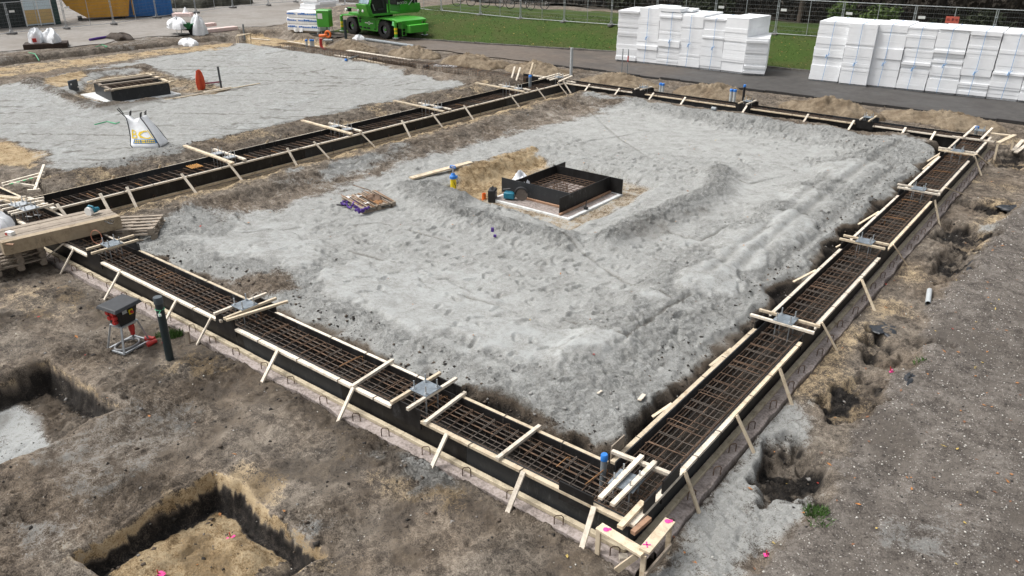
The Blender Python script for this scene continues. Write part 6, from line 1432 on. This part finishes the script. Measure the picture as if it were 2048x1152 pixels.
for i, (px, w, d, h, lb_) in enumerate((((700,98), 3.0, 2.2, .95, 'sand heap below the telehandler, left of the trench plank'), ((722,102), 2.6, 2.0, .7, 'lower shoulder heap joining the sand heap below the telehandler'), ((828,112), 3.6, 2.2, .95, 'sand heap behind the right end of the trench plank'), ((945,129), 4.6, 2.6, .95, 'wide sand heap behind the small white foam sheet'), ((1078,145), 4.0, 2.2, .85, 'sand heap just left of the tall grey pipe'),
     ((1240,168), 4.2, 2.2, .80, 'sand heap just right of the tall grey pipe with two rods'), ((1425,192), 3.5, 2.0, .95, 'sand heap left of the black capped pipe'), ((1662,224), 3.8, 2.2, .95, 'pointed sand heap in the middle of the far beam'), ((1890,246), 4.6, 2.0, .70, 'broad sand heap nearest the far right corner'))):
    heap(px, w, d, h, lb_, 100+i)
for px, lb_, mt in (((1242,166), 'left thin rod stuck in the sand heap right of the tall pipe', PIPEG), ((1253,167), 'right thin rod with red tape stuck in the sand heap', PIPEG)):
    p = at(*px, -.45); m = MB(); m.tube([(p.x,p.y,-.4),(p.x,p.y,1.1)], .022, 7); o = m.build('rod', mt, None); tag(o, lb_, 'rod', 'thin rods in a sand heap')
p = at(1253,167,-.45); m = MB(); m.tube([(p.x,p.y,.55),(p.x,p.y,.8)], .03, 8); tp_ = m.build('tape', RED, o)

# ================================================================== FENCES
rfn = random.Random(17)
def fence_proto(W=3.5, H=2.0):
    r_ = thing('fence_panel', 'fence', 'fence panel', (0,0,0))
    m = MB(); pts = [(.04,0,.0),(.04,0,H),(W-.04,0,H),(W-.04,0,.0)]
    m.tube(pts[:2], .021, 7); m.tube([(.0,0,H-.01),(W,0,H-.01)], .021, 7); m.tube(pts[2:], .021, 7); m.tube([(.04,0,.12),(W-.04,0,.12)], .021, 7); m.tube([(W/2,0,.12),(W/2,0,H)], .018, 7)
    m.tube([(.04,0,.30),(.14,0,.12)], .016, 6); m.tube([(W-.04,0,.30),(W-.14,0,.12)], .016, 6)
    m.build('frame', FENCEM, r_, world=False)
    m = MB()
    for k in range(8): m.tube([(.05,.0,.32+k*.22),(W-.05,.0,.32+k*.22)], .0045, 4, cap=False)
    x = .12
    while x < W-.06: m.tube([(x,.005,.12),(x,.005,H)], .0022, 3, cap=False); x += .10
    m.build('wire_mesh', WIREM, r_, world=False, smooth=0)
    m = MB(); m.box((W+.0,0,.065), (.24,.62,.13)); m.build('foot_block', CONC, r_, world=False, bevel=.02)
    m = MB(); m.box((W,0,1.25), (.14,.05,.05)); m.box((W,0,1.6), (.14,.05,.05)); m.build('clamp', STEEL, r_, world=False)
    return r_
FP = fence_proto(); first = [True]
def fence_line(pts, group, labels, signs=()):
    k = 0
    for (p, q) in zip(pts[:-1], pts[1:]):
        d = q-p; L = math.hypot(d.x, d.y)
        o = FP if first[0] else copy_tree(FP); first[0] = False
        place(o, (p.x, p.y, p.z), math.atan2(d.y, d.x), labels[k], (L/3.5, 1, 1)); o['group'] = group
        WM[o] = Matrix.Translation(o.location) @ Matrix.Rotation(math.atan2(d.y, d.x), 4, 'Z') @ Matrix.Diagonal((L/3.5,1,1,1))
        if k in signs:
            m = MB(); m.box((.32,-.03,1.42), (.32,.012,.14)); s_ = m.build('sign', WHITE, o, world=False); 
        k += 1
GLF = 'mesh fence panels along the paved yard'; GBF = 'mesh fence panels along the grass bank'
lp_ = [at(-95,88,-.42), at(24,68.5,-.42), at(134,58.5,-.42), at(228,49.5,-.42), at(314,36,-.42), at(392,26,-.40), at(466,16,-.4), at(537,9.0,-.3)]
lab = ['fence panel cut by the left edge before the dark cabin', 'fence panel in front of the pale door of the dark cabin', 'fence panel in front of the yellow skip', 'fence panel between yellow skip and blue container', 'fence panel in front of the blue container right end', 'fence panel in front of the rubble beside the blue container', 'fence panel at the far left corner of the site']
fence_line(lp_, GLF, lab, (1, 2))
bp = [at(537,9.0,-.3), at(592,5,-.3), at(640,4.5,-.1), at(690,7.5,.1), at(748,11,.3), at(815,17,.45), at(883,24,.52), at(961,32,.52), at(1041,40,.52), at(1128,46,.52), at(1222,52.5,.52)]
base2 = [Vector((x, y, .52)) for x, y in ((-20.1,38.0),(-16.6,38.7),(-13.1,39.4),(-9.6,39.8),(-6.0,40.1),(-2.3,40.5),(1.3,40.9),(4.8,41.3))]
lab = ['fence panel right of the far left corner of the site', 'fence panel behind the white foam stack', 'fence panel left of the telehandler', 'fence panel behind the cab of the telehandler', 'fence panel behind the telehandler engine', 'fence panel just right of the telehandler', 'fence panel above the grass, second right of the telehandler', 'fence panel above the grass, third right of the telehandler', 'fence panel above the grass, fourth right of the telehandler', 'fence panel above the grass, left of the first foam bale', 'fence panel behind the left end of the foam bales', 'fence panel behind the middle of the left foam row', 'fence panel behind the low foam stack', 'fence panel behind the gap between the foam rows', 'fence panel behind the second bale of the right row', 'fence panel with red warning sign behind the right foam row', 'fence panel before the thick tree trunk at right', 'fence panel cut by the right edge']
fence_line(bp+base2, GBF, lab, (12, 13, 14, 15))
p = base2[4].lerp(base2[5], .48); m = MB(); m.box((p.x,p.y-.04,p.z+1.38), (.62,.012,.34), math.atan2(.4,3.7)); o = m.build('warning_sign', mat('warning_red', (.62,.13,.09), .6), None); tag(o, 'red warning sign hanging on the fence behind the right foam row', 'sign')
m = MB(); a_ = math.atan2(.4,3.7)
for dx, dz, w, h in ((-.18,1.42,.12,.03),(-.18,1.36,.14,.03),(.02,1.40,.09,.12),(.2,1.42,.12,.03),(.2,1.36,.1,.03)): m.box((p.x+dx,p.y-.052+dx*.1,p.z+dz), (w,.006,h), a_)
m.build('sign_print', mat('sign_dark', (.2,.03,.03), .6), o)
# ================================================================== BACKGROUND
c = at(40,58,-.42); r_ = thing('site_cabin', 'dark cabin with a pale door and two ochre lower panels behind the left fence', 'cabin', (-59.6,17.2,-.42), RAD(88))
def cab2(name, mt, c, s, par=None, bev=0):
    m = MB(); m.box(c, s); return m.build(name, mt, par or r_, world=False, bevel=bev)
DK = mat('dark_cladding', (.016,.024,.024), .6, .3, 5)
bodyw = cab2('wall', DK, (-1.4,1.5,1.5), (8.2,3,3.0))
m = MB()
for k in range(29): m.box((-5.4+.275*k,-.012,1.5), (.05,.03,3.0))
m.build('cladding_rib', mat('dark_rib', (.008,.012,.012), .7), bodyw, world=False)
dr_ = cab2('door', mat('pale_blue_panel', (.60,.70,.74), .5, .05), (1.28,-.04,1.55), (1.95,.06,3.0))
for x in (.81,1.75): cab2('ochre_panel', mat('ochre_panel', (.58,.40,.17), .6, .1), (x,-.08,.62), (.86,.04,.95), dr_)
for x in (.34,1.28,2.22): cab2('door_frame', WHITE, (x,-.09,1.5), (.07,.06,3.0), dr_)
cab2('dark_green_panel', mat('bottle_green', (.012,.045,.04), .5), (2.47,-.03,1.5), (.42,.05,3.0)); cab2('roof', mat('roof_felt', (.05,.05,.05), .9), (-1.4,1.5,3.05), (8.5,3.3,.12))
# yellow skip
c = at(196,40,-.42); r_ = thing('skip_container', 'large ochre yellow skip with sloping end behind the left fence', 'skip', (c.x,c.y,-.42), RAD(66))
YSK = mat('skip_yellow', (.60,.30,.025), .5, .2, 2, 0, 0, dirt=(.2,.12,.05), dirt_amt=.25)
m = MB(); prof = [(-2.5,2.3),(-1.9,1.0),(-.7,.18),(2.2,.18),(2.6,2.0)]; m.prism(prof, -2.3, 0, 0, Matrix(((1,0,0),(0,0,-1),(0,1,0))), (0,0,0)); bd = m.build('body', YSK, r_, world=False, bevel=.03)
for x in (-.5,.4,1.3,2.15): m = MB(); m.box((x,-.04,1.05), (.10,.08,1.7)); m.build('rib', YSK, bd, world=False)
m = MB(); m.box((.05,-.05,2.02), (5.1,.14,.14)); m.box((.05,2.35,2.02), (5.1,.14,.14)); m.build('rim', YSK, r_, world=False)
for x in (-1.2,1.8): m = MB(); m.box((x,1.15,.09), (.3,2.0,.17)); m.build('skid', DARK, r_, world=False)
for y in (.5,1.1,1.7): m = MB(); m.box((2.62,y,.9), (.08,.1,1.4)); m.build('end_rib', YSK, bd, world=False)
# blue container
c = at(286,34,-.42); r_ = thing('storage_container', 'blue ribbed steel container behind the left fence', 'container', (c.x,c.y,-.42), RAD(70))
BLU = mat('container_blue', (.02,.16,.46), .5, .15, 2, 0, 0, dirt=(.08,.12,.18), dirt_amt=.2)
m = MB(); m.box((0,2.0,1.3), (4.4,4.0,2.5)); wl_ = m.build('wall', BLU, r_, world=False, bevel=.02)
for k in range(16): m = MB(); m.box((-2.05+.273*k,-.025,1.3), (.12,.05,2.3)); m.build('rib', BLU, wl_, world=False)
for k in range(14): m = MB(); m.box((2.225,.2+.27*k,1.3), (.05,.12,2.3)); m.build('rib', BLU, wl_, world=False)
for x, y in ((-2.2,.02),(2.2,.02),(2.2,3.98)): m = MB(); m.box((x,y,1.3), (.16,.16,2.62)); m.build('corner_post', BLU, r_, world=False)
# rubble and brush behind the left fence
rbk = random.Random(8)
def clump_mat(name, a, b_):
    m, n, l, b = nt(name); tc = n.new('ShaderNodeTexCoord'); f = noise(n, l, tc.outputs['Object'], 1.3, 6, .7); oi = noise(n, l, tc.outputs['Object'], 9, 3, .6)
    l.new(ramp(n, l, math_(n, l, 'ADD', math_(n, l, 'MULTIPLY', f, .6), math_(n, l, 'MULTIPLY', oi, .4)), [(.35,a),(.65,b_)]), b.inputs['Base Color']); b.inputs['Roughness'].default_value = .9; return m
LEAFD = clump_mat('dark_foliage', (.010,.014,.006), (.035,.045,.016)); LEAFM = clump_mat('leaf_green', (.03,.06,.012), (.12,.17,.04)); BRUSH = clump_mat('brown_brush', (.012,.010,.007), (.045,.036,.024)); LITTER = clump_mat('leaf_litter', (.016,.012,.008), (.055,.04,.024))
def leaf_cloud(name, c, rx, ry, rz_, n, size, mt, parent=None, seed=1):
    rs = np.random.RandomState(seed); d = rs.randn(n, 3); d /= np.linalg.norm(d, axis=1)[:, None]; cl = 1+.35*np.sin(d[:, 0]*5+seed)*np.sin(d[:, 1]*4+2*seed)*np.cos(d[:, 2]*5)
    r = (rs.rand(n)**.45)*cl; P0 = np.array(c)+d*np.stack([r*rx, r*ry, r*rz_], 1)
    a, b2 = rs.randn(n, 3), rs.randn(n, 3); a /= np.linalg.norm(a, axis=1)[:, None]; b2 -= a*(a*b2).sum(1)[:, None]; b2 /= np.linalg.norm(b2, axis=1)[:, None]; s_ = size*(.5+rs.rand(n))[:, None]
    V = np.stack([P0-a*s_, P0+b2*s_*.5, P0+a*s_, P0-b2*s_*.5], 1).reshape(-1, 3)
    if parent is not None: V = V-np.array(WM[parent].translation)
    me = bpy.data.meshes.new(name); me.vertices.add(4*n); me.vertices.foreach_set('co', V.astype(np.float32).ravel()); me.loops.add(4*n); me.loops.foreach_set('vertex_index', np.arange(4*n, dtype=np.int32)); me.polygons.add(n); me.polygons.foreach_set('loop_start', np.arange(0, 4*n, 4, dtype=np.int32)); me.update(calc_edges=True); me.materials.append(mt)
    o = bpy.data.objects.new(name, me); COL.objects.link(o); o.parent = parent; return o
for k in range(7):
    p = at(352+16*k, 17-1.2*k, -.42); o = sheet_blob('rubble_heap', mat('grey_rubble', (.07,.068,.05), .95, .6, 2.5, 0, .6), None, (p.x-1.0,p.y+1.5,-.45), 2.0, 1.7, 1.3+.4*(k % 2), 200+k); tag(o, ORD[k]+' rubble heap from the left behind the fence beside the blue container', 'rubble heap', 'rubble heaps behind the fence')
# forest floor behind the lawn and undergrowth
fx, fy = np.meshgrid(np.linspace(-140, 90, 200), np.linspace(0, 1, 60), indexing='ij')
fy2 = 46.2+.8*np.sin(fx*.35)+.4*np.sin(fx*1.3)+fy*90
fz = .60+.10*np.sin(fx*.8+fy2*.6)+.04*np.sin(fx*2.1-fy2)
fz = np.where(fx < -52, -.40+.05*np.sin(fx+fy2), fz)
tag(grid_mesh('forest_floor', fx, fy2, fz, LITTER), kind='structure')
rs = np.random.RandomState(3); n = 26000; ux = -60+80*rs.rand(n); uy = 47.5+26*rs.rand(n)**1.4; hh = .25+.9*rs.rand(n)**2*np.clip((uy-46)/6, .2, 1.3)
an = rs.rand(n)*6.28; s_ = .10+.16*rs.rand(n); pz = .55+hh*rs.rand(n)
V = np.stack([np.stack([ux-s_*np.cos(an), uy-s_*np.sin(an), pz-.1], 1), np.stack([ux+s_*np.cos(an), uy+s_*np.sin(an), pz-.05], 1), np.stack([ux+.2*s_, uy, pz+s_*1.2], 1)], 1).reshape(-1, 3)
me = bpy.data.meshes.new('undergrowth'); me.vertices.add(3*n); me.vertices.foreach_set('co', V.astype(np.float32).ravel()); me.loops.add(3*n); me.loops.foreach_set('vertex_index', np.arange(3*n, dtype=np.int32)); me.polygons.add(n); me.polygons.foreach_set('loop_start', np.arange(0, 3*n, 3, dtype=np.int32)); me.update(calc_edges=True); me.materials.append(BRUSH)
o = bpy.data.objects.new('undergrowth', me); COL.objects.link(o); tag(o, kind='stuff')
BARK = mat('bark', (.10,.078,.06), .95, .5, 4, 0, .6, stretch=(1,1,.25)); BARKD = mat('dark_bark', (.03,.026,.02), .95, .5, 4, 0, .6, stretch=(1,1,.25))
rt = random.Random(5)
def tree(x, y, r, h, label, mt, seed, crown=True):
    r_ = thing('tree', label, 'tree', (x,y,.5), 0, 'trees behind the fence'); rr = random.Random(seed)
    m = MB(); m.tube([(0,0,-.2),(.0,0,.15),(.1,.05,h*.4),(.05,.1,h*.7),(.2,0,h)], [r*1.5,r*1.1,r*.9,r*.7,r*.3], 14)
    for k in range(6):
        a = rr.uniform(0,6.28); z = h*rr.uniform(.45,.85); L = h*.3; m.tube([(.05,.08,z),(L*.5*math.cos(a),L*.5*math.sin(a),z+L*.35),(L*math.cos(a),L*math.sin(a),z+L*.6)], [r*.4,r*.25,r*.08], 7)
    m.build('trunk', mt, r_, world=False); WM[r_] = Matrix.Translation(Vector((x,y,.5)))
    if crown: leaf_cloud('crown', (x,y,.5+h*.85), h*.42, h*.42, h*.36, 2600, .28, LEAFM if seed % 2 else LEAFD, r_, seed)
p = at(2040,22,.6)
tree(.55, 44.8, .48, 11, 'thick pale barked tree behind the fence at the right edge', BARK, 1)
for i, (px, z, dist, r, mt, lb_) in enumerate((((1605,0), 0, 47.5, .16, BARK, 'slim pale tree behind the gap between the foam rows'), ((1800,0), 0, 47, .22, BARKD, 'dark tree behind the fence above the middle of the right foam row'), ((1838,0), 0, 50, .12, BARK, 'thin greenish tree behind the fence left of the red sign'), ((1885,0), 0, 55, .3, BARKD, 'dark tree deep in the wood above the red sign'), ((1455,0), 0, 49, .25, BARKD, 'dark tree behind the right end of the left foam row'), ((1330,0), 0, 51, .14, BARK, 'slender tree behind the middle of the left foam row'), ((1145,0), 0, 52, .12, BARK, 'slender grey tree above the grass bank'), ((1180,0), 0, 56, .3, BARKD, 'dark tree above the grass bank left of the foam rows'))):
    z0 = .6; 
    d = ((px[0]-1024)/FPX)*CR[0]+((576-px[1])/FPX)*CR[1]+CR[2]; t = (dist-CAMP[1])/d[1]; q = CAMP+t*d
    tree(float(q[0]), dist, r, rt.uniform(8, 12), lb_, mt, 10+i, crown=True)
for i, (px, dist, w, n, mt, lb_) in enumerate((((1765,5), 44.6, 1.5, 900, LEAFM, 'green leafy shrub behind the fence above the right foam row'), ((1690,12), 45.5, 1.3, 700, LEAFM, 'yellow green shrub behind the fence above the second bale'), ((1960,20), 45, 2.6, 900, LEAFD, 'low dark shrub behind the fence by the red sign'), ((1250,10), 48, 2.2, 900, LEAFD, 'dark shrub behind the left foam row'), ((1420,8), 46.5, 2.4, 1000, LEAFD, 'broad dark shrub behind the middle foam bales'))):
    d = ((px[0]-1024)/FPX)*CR[0]+((576-px[1])/FPX)*CR[1]+CR[2]; t = (dist-CAMP[1])/d[1]; q = CAMP+t*d
    r_ = thing('shrub', lb_, 'shrub', (float(q[0]),dist,.5), 0, 'shrubs behind the fence'); leaf_cloud('foliage', (float(q[0]),dist,.5+.75), w*.8, w*.6, .9, n, .13, mt, r_, 300+i)
    m = MB(); [m.tube([(0,0,-.1),(rt.uniform(-.4,.4),rt.uniform(-.3,.3),.9)], .025, 5) for k in range(5)]; m.build('stem', BARKD, r_, world=False)
# parked bicycles beyond the lawn
def bicycle(x, y, rz, label):
    r_ = thing('bicycle', label, 'bicycle', (x,y,.62), rz, 'bicycles parked behind the fence')
    for u in (-.55,.55):
        m = MB(); m.tube([(u+.34*math.cos(k*.2618),0,.36+.34*math.sin(k*.2618)) for k in range(24)], .028, 7, closed=True); w_ = m.build('wheel', TYRE, r_, world=False)
        m = MB(); [m.tube([(u,0,.36),(u+.33*math.cos(k*.52),0,.36+.33*math.sin(k*.52))], .004, 3) for k in range(12)]; m.build('spokes', STEEL, w_, world=False)
    m = MB(); [m.tube([a, b], .02, 7) for a, b in (((-.55,0,.36),(-.18,0,.85)),((-.18,0,.85),(-.08,0,.34)),((-.08,0,.34),(-.55,0,.36)),((-.08,0,.34),(.40,0,.78)),((-.16,0,.80),(.38,0,.84)),((.36,0,.95),(.55,0,.36)))]; m.build('frame', BLACK, r_, world=False)
    m = MB(); m.box((-.2,0,.93), (.25,.15,.06)); m.build('saddle', BLACK, r_, world=False, bevel=.02); m = MB(); m.tube([(.25,-.28,1.02),(.36,-.1,1.0),(.36,.1,1.0),(.25,.28,1.02)], .015, 6); m.build('handlebar', STEEL, r_, world=False)
for i, (px, lb_) in enumerate(((928, 'leftmost bicycle parked behind the fence above the grass'), (985, 'second bicycle from the left behind the fence above the grass'), (1035, 'third bicycle from the left behind the fence above the grass'), (1075, 'rightmost bicycle parked behind the fence above the grass'))):
    q = at(px, 13+.05*(px-928), .6); bicycle(q.x, q.y, RAD(38+6*i), lb_)
q0, q1 = at(1352,3,.8), at(1545,6,.8); m = MB(); m.bar((q0.x,q0.y,.72), (q1.x,q1.y,.72), .35, .42); o = m.build('low_wall', mat('pale_stone', (.20,.19,.175), .9, .3, 3), None); tag(o, 'low pale stone wall on the lawn behind the foam rows', 'wall')

# ================================================================== SMALL SCATTER
def scatter_mesh(name, P0, S_, mts, mi, kind='ico', seed=0, aniso=(1,1,.7)):
    rs = np.random.RandomState(seed); n = len(P0)
    base = np.array([(1,0,0),(-1,0,0),(0,1,0),(0,-1,0),(0,0,1),(0,0,-1)], float); F = np.array([(0,2,4),(2,1,4),(1,3,4),(3,0,4),(2,0,5),(1,2,5),(3,1,5),(0,3,5)])
    if kind == 'leaf': base = np.array([(-1,0,.0),(-.2,.55,.18),(1,0,.12),(-.2,-.55,.22)], float); F = np.array([(0,3,2),(0,2,1)])
    nb_ = len(base); B = base[None]*(1+.45*rs.uniform(-1,1,(n, nb_, 1)))*np.array(aniso)
    a = rs.rand(n)*6.28; tl = rs.uniform(-.5,.5,n)
    ca, sa = np.cos(a)[:, None], np.sin(a)[:, None]; x = B[..., 0]*ca-B[..., 1]*sa; y = B[..., 0]*sa+B[..., 1]*ca; z = B[..., 2]+tl[:, None]*B[..., 0]*(.8 if kind == 'leaf' else .3)
    V = (np.stack([x, y, z], -1)*S_[:, None, None]+P0[:, None]).reshape(-1, 3)
    FF = (F[None]+(np.arange(n)*nb_)[:, None, None]).reshape(-1, 3)
    me = bpy.data.meshes.new(name); me.vertices.add(len(V)); me.vertices.foreach_set('co', V.astype(np.float32).ravel()); me.loops.add(FF.size); me.loops.foreach_set('vertex_index', FF.astype(np.int32).ravel()); me.polygons.add(len(FF)); me.polygons.foreach_set('loop_start', np.arange(0, FF.size, 3, dtype=np.int32))
    for q in mts: me.materials.append(q)
    me.polygons.foreach_set('material_index', np.repeat(mi, len(F)).astype(np.int32)); me.update(calc_edges=True)
    o = bpy.data.objects.new(name, me); COL.objects.link(o); tag(o, kind='stuff'); return o
def pick(mask, n, seed, box):
    rs = np.random.RandomState(seed); out = []
    while len(out) < n:
        x = rs.uniform(box[0], box[1], n*4); y = rs.uniform(box[2], box[3], n*4)
        i = np.clip(np.searchsorted(XS, x), 1, len(XS)-1); j = np.clip(np.searchsorted(YS, y), 1, len(YS)-1)
        k = mask[i, j] > rs.rand(len(x)); out += list(zip(x[k], y[k], Z[i, j][k]))
        if not len(out): break
    return np.array(out[:n])
rs = np.random.RandomState(2)
P0 = pick(GRAV*.9+.05*((X > .9) & (Y < 18)), 9000, 5, (.9, 9, -4, 24)); S_ = .006+.013*rs.rand(9000)**2.5
PB = [mat('shell_white', (.62,.60,.55), .8, .15, 9, 0, 0), mat('pebble_grey', (.22,.20,.185), .9, .3, 9, 0, 0), mat('pebble_dark', (.06,.055,.05), .9, .3, 9, 0, 0)]
scatter_mesh('pebbles', P0+np.array([0,0,.004]), S_, PB, rs.choice(3, 9000, p=[.34,.38,.28]), seed=6)
P1 = pick(np.where(Y < -1, .8, 0)+(GREY > .2)*.0, 1500, 7, (-11, 2, -6, -1)); scatter_mesh('pebbles', P1, .006+.012*rs.rand(1500)**2, PB, rs.choice(3, 1500, p=[.15,.4,.45]), seed=8)
LV = [mat('leaf_orange', (.42,.18,.055), .7, .3, 30, 0, 0), mat('leaf_yellow', (.50,.37,.11), .7, .3, 30, 0, 0), mat('leaf_brown', (.22,.10,.05), .8, .3, 30, 0, 0), mat('leaf_red', (.42,.05,.035), .7, .3, 30, 0, 0)]
lm = np.where((X > .95) & (Y < 20), .5*GRAV+.5*(PEAT > .2)+.35, 0)
P2 = pick(lm, 430, 9, (.95, 8.5, -3.5, 20)); P2[:, 2] += .012; scatter_mesh('fallen_leaves', P2, .018+.018*rs.rand(430), LV, rs.choice(4, 430, p=[.45,.17,.33,.05]), 'leaf', 10)
P2 = pick(np.where((Y < 22), .5, 0)+0*X, 170, 11, (-16, 1, -6, 21)); P2[:, 2] += .012; P2 = P2[(P2[:, 1] < -1.1)|((P2[:, 1] > .6)&(P2[:, 0] < -.6))]; scatter_mesh('fallen_leaves', P2, .02+.02*rs.rand(len(P2)), LV, rs.choice(4, len(P2), p=[.45,.15,.35,.05]), 'leaf', 12)
rl = np.random.RandomState(13); lx = rl.uniform(-36, 2, 900); ly = np.interp(lx, [-40,-33.3,-27.3,-20.4,-9.5,10], [29.5,30.3,31.6,33.6,33.9,34.2])+rl.rand(900)*5; lz = -.40+.97*sstep(0, 5.2, ly-np.interp(lx, [-40,-33.3,-27.3,-20.4,-9.5,10], [29.5,30.3,31.6,33.6,33.9,34.2]))+.09
scatter_mesh('fallen_leaves', np.stack([lx, ly, lz], 1), .03+.02*rl.rand(900), LV, rl.choice(4, 900, p=[.4,.35,.2,.05]), 'leaf', 14)
# clods of earth along cut edges and on rough soil
cm = (S < .3)*np.clip(np.where(inb, ((Z < -.2) & (Z > -.5) & (np.minimum(Y, -X) < 1.2))*.7, 0)+np.where(Y < -1, .25*ROUGH, 0)+((PEAT > .3)&(~bed))*.6+((X < -17)&(X > -19.5)&(Y > 0)&(Y < 22))*.25, 0, 1)
P3 = pick(cm, 5200, 15, (-20, 5, -6, 22)); CLM = [mat('clod_brown', (.105,.082,.062), .95, .4, 20, 0, .3), mat('clod_dark', (.03,.026,.022), .95, .4, 20, 0, .3), mat('clod_grey', (.24,.23,.215), .95, .3, 20, 0, .3)]
scatter_mesh('soil_clods', P3, .010+.035*rs.rand(5200)**3, CLM, rs.choice(3, 5200, p=[.5,.35,.15]), seed=16)
P4 = pick(np.where(inb, np.clip(bermk, 0, 1)*GREY*(S < .3), 0), 1600, 17, (-15.3, -.4, .5, 21.3)); scatter_mesh('sand_clods', P4, .010+.03*rs.rand(1600)**3, [mat('clod_sand', (.33,.325,.31), .95, .3, 20, 0, .3), mat('clod_sand_dark', (.2,.193,.18), .95, .3, 20, 0, .3)], rs.choice(2, 1600), seed=18)
# two pale offcuts on the sand by the near corner
for a, b, lb_ in (((1195+0,790),(1203,785), 'narrow pale offcut on the sand above the near corner'), ((1278,804),(1288,792), 'wider pale offcut on the sand above the near corner')):
    p, q = ongr(*a), ongr(*b); m = MB(); m.bar(p+Vector((0,0,.03)), q+Vector((0,0,.03)), .03 if a[0] < 1250 else .06, .015); o = m.build('timber_offcut', WOODW, None); tag(o, lb_, 'offcut')
